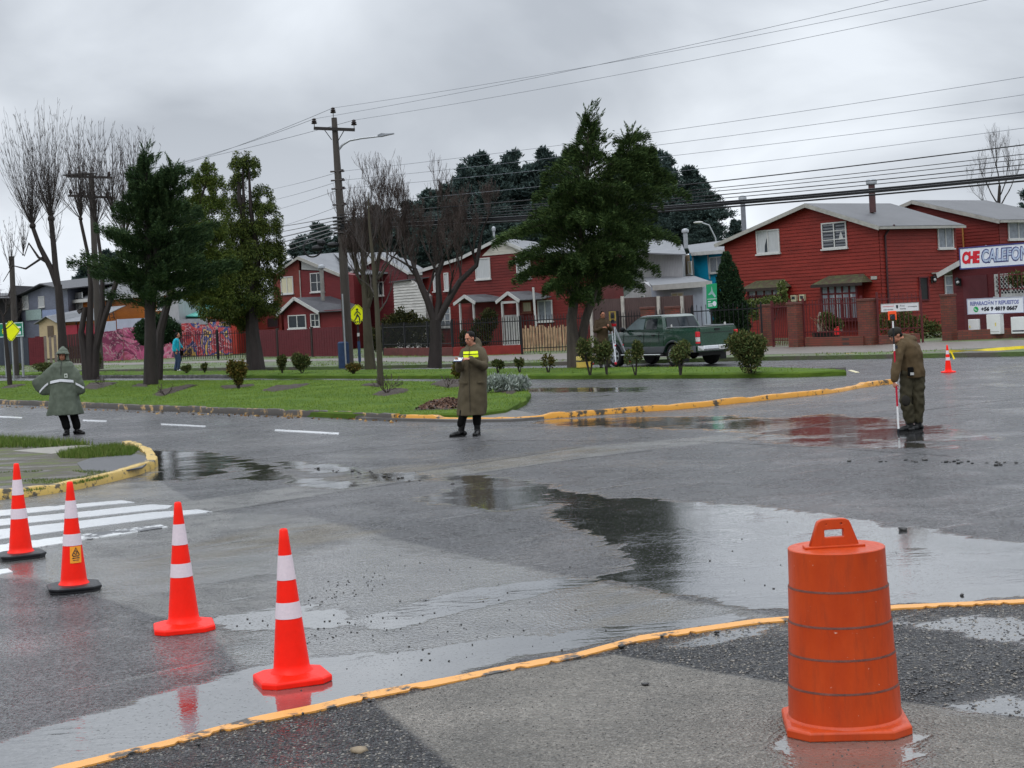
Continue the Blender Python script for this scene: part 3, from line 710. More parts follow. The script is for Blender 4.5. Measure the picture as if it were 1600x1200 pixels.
def bay(house, u0, v0, u1, v1, ru0, rv0, ru1, rv1, panes=5):
    a0, a1, z0, z1 = A1.rect(u0, v0, u1, v1, 0.45); b = MB(); A1.box(b, a0+0.04, a1-0.04, z0-0.1, z1, 0.0, 0.42); by = b.build('bay_window', red_wall2, house, world=True)
    g = MB(); A1.box(g, a0+0.1, a1-0.1, z0+0.05, z1-0.08, 0.42, 0.45); g.build('pane', curtain_g, by, world=True)
    f = MB(); n = panes
    for i in range(n+1):
        c = a0+0.06+(a1-a0-0.12)*i/n; A1.box(f, c-0.045, c+0.045, z0, z1, 0.42, 0.485)
    A1.box(f, a0+0.02, a1-0.02, z0-0.1, z0+0.05, 0.40, 0.5); A1.box(f, a0+0.105, a1-0.105, z1-0.45, z1-0.38, 0.42, 0.47)
    f.build('frame', maroon_wall, by, world=True)
    s = MB(); 
    for i in range(int((a1-a0)/0.13)+1):
        c = a0+0.02+i*0.13; A1.box(s, c-0.012, c+0.012, z0+0.0, z0+(z1-z0)*0.62, 0.53, 0.555)
    for zz in (z0+0.04, z0+(z1-z0)*0.6): A1.box(s, a0, a1, zz-0.015, zz+0.015, 0.525, 0.56)
    s.build('grille', maroon_wall, by, world=True)
    w1 = MB(); rr = random.Random(int(u0))
    for i in range(n-1):
        c = a0+0.2+(a1-a0-0.4)*(i+0.5)/(n-1); A1.box(w1, c-0.1, c+0.07+rr.uniform(0, .06), z0+0.1, z0+(z1-z0)*rr.uniform(0.6, 0.85), 0.452, 0.462)
    w1.build('curtain', curtain, by, world=True)
    ra0, ra1, rz0, rz1 = A1.rect(ru0, rv0, ru1, rv1, 0.5); r = MB()
    A, B, Cc, D = A1.w(ra0, rz0, 0.75), A1.w(ra1, rz0, 0.75), A1.w(ra1-0.45, rz1+0.06, 0.03), A1.w(ra0+0.45, rz1+0.06, 0.03)
    slab(r, [A, B, Cc, D], 0.05); A2_, D2 = A1.w(ra0+0.02, rz0, 0.05), D
    r.add([A, D, A1.w(ra0, rz0, 0.03)], [(0, 1, 2)]); r.add([B, A1.w(ra1, rz0, 0.03), Cc], [(0, 1, 2)])
    rf = r.build('bay_roof', moss.mat, by, world=True); f2 = MB(); f2.beam(A+Vector((0, 0, -0.07)), B+Vector((0, 0, -0.07)), 0.04, 0.12); f2.build('fascia', darkwood, rf, world=True)
bay(h1, 1283, 444, 1341, 499, 1272, 432, 1352, 443, 5)
bay(h1, 1168, 450, 1222, 478, 1160, 440, 1226, 450, 4)
dp = MB(); cc_ = B1.w(0.45, 0, 0.08)
dp.tube([B1.w(0.75, B1.px(1395, 352)[1], 0.3), B1.w(0.6, B1.px(1395, 358)[1], 0.12), B1.w(0.35, B1.px(1390, 368)[1], 0.07), B1.w(0.33, 0.2, 0.07)], 0.045, 8)
dp.build('downpipe', simple('dark_red_pipe', S(52, 24, 26), 0.5), h1, world=True, smooth=True)
window(h1, B1, 1464, 351, 1488, 388, curtain_g, wframe, 2, fw=0.05, lab='side window with grey lace')
window(h1, B1, 1435, 432, 1450, 470, simple('black_door', S(22, 22, 25), 0.4), maroon_wall, 1, sill=False, name='door')
window(h1, B1, 1475, 430, 1488, 462, curtain_g, wframe, 1, 2, sill=False)
m = MB(); B1.box(m, *[B1.rect(1455, 425, 1490, 427.5)[i] for i in (0, 1, 2, 3)], 0.02, 0.5); m.build('door_canopy', grey_trim, h1, world=True)
def wall_lamp(fac, u, v, label, off=0.03):
    a, z = fac.px(u, v, 0.15); o = thing('wall_lamp', label, 'wall lamp', fac.w(a, z, off), 0, 'wall lamps')
    c = fac.w(a, z, 0.16+off); k = MB(); k.beam(fac.w(a, z+0.14, off), fac.w(a, z+0.16, off+0.18), 0.02, 0.02); k.box(fac.w(a, z, off+0.01), (0.1, 0.02, 0.3), math.atan2(fac.d.y, fac.d.x)); k.build('bracket', black_metal, o, world=True)
    k = MB(); k.lathe([(0.05, -0.14), (0.09, -0.1), (0.1, 0.1), (0.12, 0.11), (0.03, 0.2)], 8, c); k.build('lantern', black_metal, o, world=True)
    k = MB(); k.ball(c-Vector((0, 0.06, 0)), 0.07, 8, 6); k.build('bulb_glass', curtain, o, world=True)
wall_lamp(B1, 1459, 437, 'black wall lantern on the red clapboard wall left of the narrow window')
flue(h1, 1364, 283, 332, 37.5, 0.15, simple('brown_flue', S(74, 50, 50), 0.5, 0.2, 4), True)
flue(h1, 1163, 309, 364, 40.6, 0.12, simple('grey_flue', S(112, 114, 120), 0.4, 0.2, 4), True)
m = MB(); a0, a1, z0, z1 = A1.rect(1361.5, 431.5, 1371, 436.5); A1.box(m, a0, a1, z0, z1, 0.02, 0.045); m.build('number_plate', grey_trim, h1, world=True)
for (u_, v_) in ((1243, 466), (1256, 465)):
    a0, a1, z0, z1 = A1.rect(u_-4, v_-5, u_+4, v_+5); o = thing('meter_box', ('small beige meter box on the red wall, left of the pair above the pier' if u_ < 1250 else 'small beige meter box on the red wall, right of the pair above the pier'), 'meter box', A1.w(a0, z0), 0, 'beige meter boxes on the red wall')
    m = MB(); A1.box(m, a0, a1, z0, z1, 0.02, 0.16); m.build('case', simple('beige_box', S(172, 166, 140), 0.5), o, world=True)
    m = MB(); A1.box(m, a0+0.07, a1-0.05, z0+0.1, z1-0.06, 0.16, 0.168); m.build('dial_window', glass_dark, o, world=True)
c2p = P(1568, 500, 38.6); A2 = Fac((c2p.x-A1.d.x*A1.len, c2p.y-A1.d.y*A1.len), c2p); B2 = Fac(A2.p1, A2.p1+Bv)
zr2 = A2.px(1566, 343)[1]; poly2 = [(0, 0.1), (0, zr2), (A2.len*0.5, zr2+1.25), (A2.len, zr2), (A2.len, 0.1)]
h2 = gable_house('red_house', 'red clapboard house with pale roof behind the shop sign at the right edge', A2, poly2, Bv, red_wall2, roof_grey, 1, 0.3, 0.155, group='red clapboard houses', fascia=grey_trim)
window(h2, B2, 1574, 347, 1606, 374, curtain_g, wframe, 2)
m = MB(); m.tube([A2.w(A2.len-1.95, 5.0, 0.06), A2.w(A2.len-1.95, 2.2, 0.06)], 0.04, 8); m.build('conduit', simple('ochre_pipe', S(150, 104, 52), 0.5), h2, world=True)
AN = Fac.px2(1492, 33.2, 1640, 31.0)
zt = AN.px(1500, 405)[1]
an = thing('workshop', 'low maroon workshop with white lattice window under the big white sign', 'building', (*AN.p0, 0.1))
m = MB(); polyN = [(0, 0.1), (0, zt-0.35), (1.0, zt), (AN.len+1, zt), (AN.len+1, 0.1)]
extrude_body(m, AN, polyN, (-AN.n.x*3.6, -AN.n.y*3.6), 0, -0.02); siding(m, AN, polyN, 0.3, 0.006); m.build('wall', maroon_wall, an, world=True)
r = MB(); A_ = AN.w(-0.55, zt-0.52, 0.3); B_ = AN.w(2.2, zt+0.45, 0.3); back = Vector((-AN.n.x*4.2, -AN.n.y*4.2, 0)); slab(r, [A_, B_, B_+back, A_+back], 0.06)
C_ = AN.w(5.4, zt+0.1, 0.3); slab(r, [B_, C_, C_+back, B_+back], 0.06)
rf = r.build('roof', roof_white, an, world=True); f = MB(); f.beam(A_-Vector((0, 0, 0.08)), B_-Vector((0, 0, 0.08)), 0.04, 0.2); f.build('fascia', white_trim, rf, world=True)
window(an, AN, 1556, 427, 1606, 462, glass_dark, wframe, 2, 1, fw=0.09, lattice=True)
m = MB(); AN.box(m, *AN.rect(1507, 430, 1545, 521), 0.012, 0.03); m.build('door', simple('maroon_door', S(84, 36, 42), 0.5, 0.15, 2), an, world=True)
wall_lamp(AN, 1497, 441, 'black wall lantern on the maroon workshop below the sign corner')
def text_mesh(txt, size, mat, parent, fac, a, z, o, extr=0.006, offset=0.0, shear=0.0, align='LEFT', width=None, name='lettering', world=True):
    cu = bpy.data.curves.new('t', 'FONT'); cu.body = txt; cu.size = size; cu.extrude = extr; cu.offset = offset; cu.shear = shear; cu.align_x = align; cu.resolution_u = 3
    to = bpy.data.objects.new('t', cu); C.objects.link(to); dg = bpy.context.evaluated_depsgraph_get(); me = bpy.data.meshes.new_from_object(to.evaluated_get(dg))
    C.objects.unlink(to); bpy.data.objects.remove(to)
    n = len(me.vertices); co = np.empty(n*3, np.float32); me.vertices.foreach_get('co', co); co = co.reshape(-1, 3)
    k = 1.0
    if width: k = width/(co[:, 0].max()-co[:, 0].min())
    inv = to_local(root_of(parent)); out_ = []
    for c in co:
        p = fac.w(a+c[0]*k, z+c[1], o+c[2]); out_.append(tuple(inv @ p))
    me.vertices.foreach_set('co', np.array(out_, np.float32).ravel()); me.materials.clear(); me.materials.append(mat); me.update()
    ob = bpy.data.objects.new(name, me); C.objects.link(ob); ob.parent = parent; return ob
sign_white = simple('sign_white', S(214, 218, 226), 0.3, 0.04, 2, 0.02); sign_blue = simple('sign_navy', S(58, 62, 118), 0.4); sign_red = simple('sign_red', S(200, 30, 48), 0.35, 0.08); ink = simple('sign_black', S(40, 42, 52), 0.4)
def board(name, label, cat, fac, u0, v0, u1, v1, mat, edge, o0=0.05, t=0.05, ew=0.05, tilt=0.0, ext=0.0, group=None):
    a0, a1, z0, z1 = fac.rect(u0, v0, u1, v1, o0); a1 += ext; o = thing(name, label, cat, fac.w(a0, z0), 0, group)
    m = MB(); fac.box(m, a0, a1, z0, z1, o0, o0+t); p = m.build('panel', mat, o, world=True)
    m = MB()
    for q in ((a0-ew, a1+ew, z1, z1+ew), (a0-ew, a1+ew, z0-ew, z0), (a0-ew, a0, z0, z1), (a1, a1+ew, z0, z1)): fac.box(m, *q, o0-0.01, o0+t+0.012)
    m.build('border', edge, o, world=True)
    return o, a0, a1, z0, z1
SG = Fac.px2(1501, 32.4, 1640, 30.2)
sg, a0, a1, z0, z1 = board('shop_sign', 'long white shop sign with red and outlined lettering above the maroon workshop', 'sign', SG, 1503, 385, 1600, 416, sign_white, sign_blue, 0.1, 0.08, 0.05, ext=2.0)
hh = z1-z0; W0 = a1-2.0-a0
text_mesh('CHE', hh*0.78, sign_red, sg, SG, a0+W0*0.025, z0+hh*0.26, 0.185, 0.006, 0.035, 0.15, width=W0*0.30)
text_mesh('CALEFONT', hh*0.88, sign_blue, sg, SG, a0+W0*0.345, z0+hh*0.24, 0.184, 0.004, 0.042, 0.12, width=W0*0.87)
text_mesh('CALEFONT', hh*0.84, simple('sign_silver', S(170, 184, 206), 0.3), sg, SG, a0+W0*0.355, z0+hh*0.255, 0.192, 0.004, 0.012, 0.12, width=W0*0.85)
S2 = Fac.px2(1512, 30.6, 1640, 29.3)
sg2, a0, a1, z0, z1 = board('shop_sign', 'smaller white sign with a phone number above three white boiler casings', 'sign', S2, 1513, 466, 1598, 489, sign_white, simple('sign_edge_grey', S(160, 164, 184), 0.4), 0.05, 0.04, 0.025, ext=0.05)
hh = z1-z0
text_mesh('REPARACIÓN Y REPUESTOS', hh*0.36, simple('sign_slate', S(120, 126, 168), 0.4), sg2, S2, a0+0.1, z0+hh*0.58, 0.092, 0.004, 0.008, 0.1, width=(a1-a0)*0.88)
text_mesh('+56 9 4819 0667', hh*0.36, ink, sg2, S2, a0+(a1-a0)*0.24, z0+hh*0.18, 0.092, 0.004, 0.010, 0.1, width=(a1-a0)*0.66)
m = MB(); cI = S2.w(a0+(a1-a0)*0.15, z0+hh*0.3, 0.093); mt_ = Matrix.Rotation(math.atan2(S2.d.y, S2.d.x), 3, 'Z') @ Matrix.Rotation(R(90), 3, 'X')
m.lathe([(hh*0.19, -0.004), (hh*0.19, 0.006)], 20, cI, mt_); ic = m.build('phone_emblem', simple('emblem_green', S(30, 160, 84), 0.4), sg2, world=True)
m = MB(); m.tube([S2.w(a0+(a1-a0)*0.15-0.04, z0+hh*0.38, 0.103), S2.w(a0+(a1-a0)*0.15-0.03, z0+hh*0.26, 0.103), S2.w(a0+(a1-a0)*0.15+0.05, z0+hh*0.22, 0.103)], 0.014, 6); m.build('handset_mark', sign_white, ic, world=True)
for i, (u0_, v0_, u1_, v1_, lb) in enumerate(((1511, 499, 1527, 522, 'small plain white boiler casing on the low wall, nearest the brick pillar'), (1543, 491, 1564, 522, 'tallest white boiler casing, middle one under the phone number sign'), (1581, 495, 1604, 521, 'white boiler casing with a dark slot near its foot under the phone number sign'))):
    a0, a1, z0, z1 = S2.rect(u0_, v0_, u1_, v1_, 0.2); o = thing('boiler_casing', lb, 'boiler casing', S2.w(a0, z0), 0, 'white boiler casings')
    m = MB(); S2.box(m, a0, a1, z0, z1, 0.0, 0.26 if i else 0.12); m.build('case', simple('enamel_white', S(212, 214, 214), 0.3, 0.05, 3), o, world=True, bevel=0.012)
    off = 0.262 if i else 0.122
    m = MB(); S2.box(m, a0+0.05, a1-0.05, z0+(z1-z0)*0.12, z0+(z1-z0)*(0.2 if i == 2 else 0.14), off, off+0.004); m.build('slot', ink if i == 2 else grey_trim, o, world=True)
    if i < 2: m = MB(); S2.box(m, a0+0.04+i*0.3, a0+0.09+i*0.3, z0+(z1-z0)*0.4, z0+(z1-z0)*0.58, off, off+0.004); m.build('sticker', simple('yellow_sticker', S(214, 196, 110), 0.5), o, world=True)
GW = Fac.px2(1000, 53, 1071, 50); m_ = [(0, 0.1), (0, GW.px(1000, 391)[1]), (GW.len, GW.px(1070, 396)[1]), (GW.len, 0.1)]
ribm = metal_roof('ribbed_grey_cladding', S(158, 158, 160), 0.0, 4.0)
gw = thing('grey_house', 'two storey grey clad house with white metal roof behind the parked pickup', 'house', (*GW.p0, 0.1))
m = MB(); extrude_body(m, GW, m_, (1.5, 8)); m.build('wall', ribm, gw, world=True)
r = MB(); slab(r, [P(985, 394, 51.5), P(1072, 397, 49.4), P(1066, 382, 54), P(1028, 373, 55)], 0.08); slab(r, [P(960, 396, 52), P(985, 394, 51.5), P(1028, 373, 55), P(990, 376, 56)], 0.08)
rf = r.build('roof', roof_white, gw, world=True)
flue(gw, 1072, 360, 388, 50.5, 0.13, galv, parent=rf)
GL = Fac.px2(1020, 47, 1100, 45.0); zt = GL.px(1060, 446)[1]
m = MB(); extrude_body(m, GL, [(0, 0.1), (0, zt), (GL.len, zt), (GL.len, 0.1)], (1, 5)); m.build('lower_wall', simple('pale_blue_grey_wall', S(150, 158, 172), 0.5, 0.1, 2), gw, world=True)
GS = Fac.px2(975, 50.0, 1020, 47.0); m = MB(); extrude_body(m, GS, [(0, 0.1), (0, GS.px(975, 466)[1]), (GS.len*0.75, GS.px(1008, 440)[1]), (GS.len, zt), (GS.len, 0.1)], (1, 4)); m.build('side_wall', ribm, gw, world=True)
r = MB(); slab(r, [P(1020, 447, 46.5), P(1112, 440, 44.6), P(1085, 431, 50), P(1003, 433, 52)], 0.07); lr = r.build('lower_roof', roof_white, gw, world=True)
f = MB(); f.beam(P(1020, 450, 46.4), P(1112, 443, 44.5), 0.05, 0.3); f.build('fascia', white_trim, lr, world=True)
window(gw, GL, 1050, 457, 1069, 466, curtain_c, wframe, 2); window(gw, GS, 1003, 460, 1009, 469, glass_dark, wframe, 1)
BH = Fac.px2(1082, 53, 1150, 50); bh = thing('blue_house', 'bright blue house with white trim behind the dark thuja bush', 'house', (*BH.p0, 0.1))
blue = clap('bright_blue_boards', S(20, 148, 190), 0.1, 0.1); m = MB(); extrude_body(m, BH, [(0, 0.1), (0, BH.px(1082, 395)[1]), (BH.len, BH.px(1138, 391)[1]), (BH.len, 0.1)], (2, 8)); m.build('wall', blue, bh, world=True)
r = MB(); slab(r, [P(1078, 395, 52.4), P(1150, 390, 49.4), P(1150, 373, 55), P(1074, 383, 57)], 0.08); rf = r.build('roof', roof_white, bh, world=True)
f = MB(); f.beam(P(1080, 397, 52.3), P(1150, 391.5, 49.3), 0.06, 0.22); f.build('fascia', white_trim, rf, world=True)
window(bh, BH, 1110, 401, 1133, 426, curtain_g, wframe, 2)
m = MB(); m.beam(BH.w(BH.px(1083, 400)[0], BH.px(1083, 398)[1], .03), BH.w(BH.px(1083, 400)[0], 2.6, .03), 0.12, 0.05); m.build('corner_trim', white_trim, bh, world=True); m = MB(); a_ = BH.px(1107, 396); b_ = BH.px(1110, 436); m.beam(BH.w(*a_, 0.04), BH.w(*b_, .04), 0.10, 0.05); m.build('corner_trim', white_trim, bh, world=True)
BE = Fac.px2(1071, 51.5, 1083, 51); m = MB(); extrude_body(m, BE, [(0, 0.1), (0, BE.px(1077, 398)[1]), (BE.len, BE.px(1077, 398)[1]), (BE.len, 0.1)], (0.5, 5)); m.build('side_wall', simple('beige_wall', S(150, 132, 108), 0.6), bh, world=True)
window(bh, BE, 1076, 408, 1082, 428, curtain_c, wframe, 1)
A4 = Fac.px2(664, 47.0, 840, 43.5)
p4 = [(0, 0.1), A4.px(664, 422), A4.px(722, 403), A4.px(780, 373), A4.px(840, 396), (A4.len, 0.1)]; p4[1] = (0, p4[1][1]); p4[4] = (A4.len, p4[4][1])
h4 = gable_house('red_house', 'red house with white gable and two little porch roofs behind the iron fence', A4, p4, (2.0, 8), red_c, roof_white, 3, 0.28, 0.15, group='red clapboard houses')
W4 = Fac(A4.p1, P(930, 500, 42.5)); zt = W4.px(880, 395)[1]
m = MB(); pw = [(0, 0.1), (0, zt), (W4.len, zt), (W4.len, 0.1)]; extrude_body(m, W4, pw, (2, 7), 0, -0.02); siding(m, W4, pw, 0.15); m.build('wall', red_c, h4, world=True)
r = MB(); slab(r, [W4.w(-0.2, zt, 0.4), W4.w(W4.len+0.3, zt, 0.4), W4.w(W4.len+0.8, zt+1.3, -4), W4.w(0.3, zt+1.3, -4)], 0.07); r.build('wing_roof', roof_white, h4, world=True)
g = MB(); gpn = [A4.px(754, 396), A4.px(781, 374), A4.px(834, 393)]; zb_ = min(gpn[0][1], gpn[2][1]); gq = [(gpn[0][0], zb_), gpn[1], (gpn[2][0], zb_)]
A4.poly(g, gq, 0.03, 0.06); siding(g, A4, gq, 0.15, 0.015, base=0.062); g.build('gable_panel', clap('dirty_white_boards', S(186, 182, 172), 0.12, 0.3), h4, world=True)
window(h4, A4, 744, 403, 767, 436, curtain, wframe, 1); window(h4, A4, 808, 399, 830, 435, curtain, wframe, 2)
window(h4, A4, 678, 426, 687, 455, curtain, wframe, 1); window(h4, A4, 695, 426, 702, 454, curtain, wframe, 1); window(h4, A4, 687, 480, 705, 511, curtain_g, wframe, 2, 3)
window(h4, W4, 841, 469, 864, 502, curtain_g, wframe, 2); window(h4, A4, 817, 471, 832, 488, curtain_c, simple('brown_frame', S(120, 70, 52), 0.5), 1); window(h4, W4, 922, 462, 938, 470, curtain_g, wframe, 2)
def porch(house, fac, ul, ur, vt, ve, uback, mat_r, depth=1.1, name='porch_roof'):
    um = (ul+ur)/2; a0, z0 = fac.px(ul, ve, depth); a1, _ = fac.px(ur, ve, depth); am, zm_ = fac.px(um, vt, depth); ab, _ = fac.px(uback, ve, depth)
    r = MB(); F = lambda a, z, o: fac.w(a, z, o)
    slab(r, [F(a0, z0, depth), F(am, zm_, depth), F(am+0.3, zm_, 0), F(a0+0.2, z0, 0)], 0.05); slab(r, [F(am, zm_, depth), F(a1, z0, depth), F(ab, z0, depth*0.6), F(ab, z0+0.1, 0.0), F(am+0.5, zm_, 0)], 0.05)
    rf = r.build(name, mat_r, house, world=True)
    t = MB(); t.beam(F(a0, z0-0.06, depth+0.02), F(am, zm_-0.06, depth+0.02), 0.04, 0.17); t.beam(F(am, zm_-0.06, depth+0.02), F(a1, z0-0.06, depth+0.02), 0.04, 0.17); t.build('bargeboard', white_trim, rf, world=True)
    return a0, a1, am, z0, zm_
a0, a1, am, z0, zm_ = porch(h4, A4, 775, 812, 456, 471, 838, roof_grey)
m = MB(); A4.poly(m, [(a0+0.15, z0), (am, zm_-0.1), (a1-0.1, z0)], 0.3, 1.0); m.build('porch_gable', red_c, h4, world=True)
m = MB()
for u_ in (786, 810): a_, _ = A4.px(u_, 500, 1.0); A4.box(m, a_-0.05, a_+0.05, 0.14, z0, 0.95, 1.05)
a_, _ = A4.px(786, 500, 1.0); b_, _ = A4.px(810, 500, 1.0); A4.box(m, a_, b_, z0-0.14, z0-0.02, 0.96, 1.04); m.build('porch_post', white_trim, h4, world=True)
m = MB(); a_, b_, c_, d_2 = A4.rect(790, 492, 809, 537, 0.3)
k_ = a_
while k_ < b_: A4.box(m, k_, k_+0.10, 0.14, d_2, 0.28, 0.33); k_ += 0.125
m.build('door', white_trim, h4, world=True)
a0, a1, am, z0, zm_ = porch(h4, A4, 709, 743, 461, 474, 772, roof_grey)
m = MB()
for u_ in (720, 741): a_, _ = A4.px(u_, 500, 1.0); A4.box(m, a_-0.04, a_+0.04, 0.14, z0, 0.95, 1.05)
m.build('porch_post', white_trim, h4, world=True)
m = MB(); m.tube([P(833, 449, 41.6), P(837.5, 512, 41.6)], 0.055, 8); m.build('vent_pipe', white_trim, h4, world=True)
flue(h4, 772, 357, 372, 46, 0.06, galv)
SH = Fac.px2(618, 47.5, 667, 45.8)
o = thing('shed', 'shed wall of weathered white horizontal corrugated sheets behind the bare trees', 'shed', (*SH.p0, 0.1)); m = MB()
ps = [(0, 0.1), (0, SH.px(618, 441)[1]), (SH.len*0.6, SH.px(647, 437)[1]), (SH.len, SH.px(667, 462)[1]), (SH.len, 0.1)]
extrude_body(m, SH, ps, (0.6, 4), 0, -0.02); siding(m, SH, [(a, max(z, 1.9)) for a, z in ps], 0.16, 0.05); m.build('wall', clap('weathered_white_sheet', S(184, 182, 178), 0.2, 0.6), o, world=True)
r = MB(); slab(r, [SH.w(-0.2, ps[1][1]+0.05, 0.2), SH.w(ps[2][0], ps[2][1]+0.05, 0.2), SH.w(ps[2][0], ps[2][1]+0.3, -4), SH.w(-0.2, ps[1][1]+0.3, -4)], 0.05); r.build('roof', roof_grey, o, world=True)
A9 = Fac.px2(556, 55, 640, 52); o9 = gable_house('red_house', 'dull red house with pale roof, screened by the bare trees beside the shed', A9, [(0, 0.1), (0, A9.px(556, 424)[1]), (A9.len*0.55, A9.px(600, 400)[1]), (A9.len, A9.px(640, 424)[1]), (A9.len, 0.1)], (1, 8), maroon_wall, roof_white, 2, 0.3, 0.16, group='red clapboard houses')
window(o9, A9, 585, 440, 600, 462, glass_dark, wframe, 2)
A5 = Fac.px2(430, 55.5, 472, 54.3); B5 = Fac(A5.p1, P(556, 500, 52.5))
z5 = A5.px(430, 430)[1]; pk5 = A5.px(466, 405)
h5 = thing('red_house', 'brick red house with small gabled porch behind the tall maroon board fence', 'house', (*A5.p0, 0.1), 0, 'red clapboard houses')
brick_red = clap('orange_red_wall', S(112, 48, 40), 0.14, 0.15); m = MB(); pa = [(0, 0.1), (0, z5), pk5, (A5.len, A5.px(472, 408)[1]), (A5.len, 0.1)]
extrude_body(m, A5, pa, (1.5, 7), 0, -0.02); siding(m, A5, pa, 0.18, 0.01); m.build('wall', brick_red, h5, world=True)
m = MB(); zb5 = B5.px(520, 432)[1]; pb = [(0, 0.1), (0, B5.px(472, 422)[1]), (B5.px(508, 422)[0], B5.px(508, 424)[1]), (B5.len, zb5), (B5.len, 0.1)]
extrude_body(m, B5, pb, (1.5, 6), 0, -0.02); siding(m, B5, pb, 0.18, 0.012); m.build('wing_wall', clap('plum_red_wall', S(104, 40, 42), 0.14, 0.2), h5, world=True)
g = MB(); B5.poly(g, [B5.px(472, 421), B5.px(472, 404), B5.px(504, 419), B5.px(504, 423)], 0.02, 0.05); g.build('gable_panel', white_trim, h5, world=True)
r = MB(); E = lambda u, v, d: P(u, v, d)
slab(r, [E(465, 400, 53.9), E(532, 428, 52.9), E(560, 428, 57), E(520, 395, 60)], 0.1); slab(r, [E(520, 395, 60), E(560, 428, 53), E(640, 424, 53), E(618, 394, 60)], 0.08); slab(r, [E(432, 424, 55.2), E(466, 400, 54), E(520, 395, 60), E(480, 415, 62)], 0.08)
rf = r.build('roof', roof_white, h5, world=True); f = MB(); f.beam(E(431, 427, 55.1), E(465, 403, 53.9), 0.05, 0.16); f.beam(E(465, 403, 53.9), E(531, 430, 52.8), 0.05, 0.2); f.build('fascia', grey_trim, rf, world=True)
window(h5, A5, 440, 432, 459, 459, curtain_c, wframe, 2); window(h5, B5, 486, 426, 507, 456, glass_dark, wframe, 2, 2)
flue(h5, 505, 416, 474, 52.4, 0.13, simple('old_zinc_flue', S(118, 116, 112), 0.5, 0.25, 4))
m = MB(); m.beam(B5.w(0.05, pb[1][1], 0.05), B5.w(0.05, 0.4, 0.05), 0.07, 0.05); m.build('corner_strip', grey_trim, h5, world=True)
PF = Fac.px2(440, 52.6, 536, 51.3); zpe = PF.px(470, 487)[1]; zpp = PF.px(465, 465)[1]
m = MB(); la, _ = PF.px(443, 487); ra, _ = PF.px(499, 487); ma, _ = PF.px(466, 487); ea, _ = PF.px(534, 487)
pp = [(la, 0.1), (la, zpe), (ma, zpp-0.1), (ra, zpe), (ea, zpe), (ea, 0.1)]; extrude_body(m, PF, pp, (0.4, 2.4), 0, -0.02); siding(m, PF, [(la, 0.1), (la, zpe), (ma, zpp-0.1), (ra, zpe), (ra, 0.1)], 0.18, 0.012); m.build('porch_wall', clap('plum_red_wall', S(104, 40, 42)), h5, world=True)
r = MB(); slab(r, [PF.w(la-0.25, zpe-0.08, 0.35), PF.w(ma, zpp, 0.35), PF.w(ma+0.3, zpp, -2.2), PF.w(la, zpe, -2.2)], 0.06); slab(r, [PF.w(ma, zpp, 0.35), PF.w(ra+0.2, zpe-0.08, 0.35), PF.w(ea+0.3, zpe-0.08, 0.3), PF.w(ea, zpe+0.15, -2.0), PF.w(ma+0.9, zpp, -2.2)], 0.06)
pr = r.build('porch_roof', roof_dark, h5, world=True); t = MB(); t.beam(PF.w(la-0.28, zpe-0.14, 0.37), PF.w(ma, zpp-0.04, 0.37), 0.05, 0.2); t.beam(PF.w(ma, zpp-0.04, 0.37), PF.w(ra+0.22, zpe-0.14, 0.37), 0.05, 0.2); t.build('bargeboard', white_trim, pr, world=True)
window(h5, PF, 451, 492, 479, 513, glass_dark, wframe, 2); window(h5, PF, 486, 490, 500, 511, glass_dark, wframe, 2, 2)
LW = Fac.px2(362, 57, 440, 53.6); m = MB(); pl = [(0, 0.1), (0, LW.px(362, 500)[1]), LW.px(395, 482), LW.px(412, 478), (LW.len, LW.px(440, 484)[1]), (LW.len, 0.1)]
extrude_body(m, LW, pl, (0.8, 4), 0, -0.02); siding(m, LW, pl, 0.2, 0.01); m.build('side_wing_wall', brick_red, h5, world=True)
r = MB(); slab(r, [P(400, 474, 53.6), P(444, 484, 52.8), P(450, 481, 56), P(415, 472, 57)], 0.07); slab(r, [P(355, 497, 56.6), P(404, 478, 54.4), P(408, 474, 58), P(362, 492, 60)], 0.07); r.build('side_wing_roof', roof_grey, h5, world=True)
window(h5, LW, 362, 496, 380, 505, curtain_g, wframe, 2); window(h5, LW, 419, 496, 436, 512, simple('dark_opening', S(34, 24, 24), 0.7), maroon_wall, 1, sill=False)
OR = Fac.px2(107, 68, 284, 60); orange = clap('orange_boards', S(158, 92, 34), 0.15, 0.2); zo = OR.px(200, 462)[1]
h6 = thing('orange_house', 'orange boarded house behind the cypress and the graffiti wall', 'house', (*OR.p0, 0.1)); m = MB(); po = [(0, 0.1), (0, zo), (OR.len, zo), (OR.len, 0.1)]
extrude_body(m, OR, po, (1, 9), 0, -0.02); siding(m, OR, po, 0.2, 0.012); m.build('wall', orange, h6, world=True)
r = MB(); slab(r, [OR.w(-0.3, zo, 0.5), OR.w(OR.len+0.3, zo, 0.5), OR.w(OR.len+0.3, zo+1.7, -4.5), OR.w(-0.3, zo+1.7, -4.5)], 0.08); rf = r.build('roof', roof_grey, h6, world=True)
f = MB(); f.beam(OR.w(-0.3, zo-0.1, 0.55), OR.w(OR.len+0.3, zo-0.1, 0.55), 0.06, 0.26); f.build('fascia', white_trim, rf, world=True)
window(h6, OR, 119, 457, 130, 483, curtain, wframe, 2); window(h6, OR, 246, 462, 257, 484, curtain_g, wframe, 2)
lad = thing('ladder', 'dark wooden ladder leaning on the orange boarded wall', 'ladder', OR.w(OR.px(172, 500)[0], 2.2)); m = MB()
q0, q1, q2, q3 = OR.px(162, 468, .3), OR.px(172, 500, .6), OR.px(168, 466, .3), OR.px(179, 498, .6)
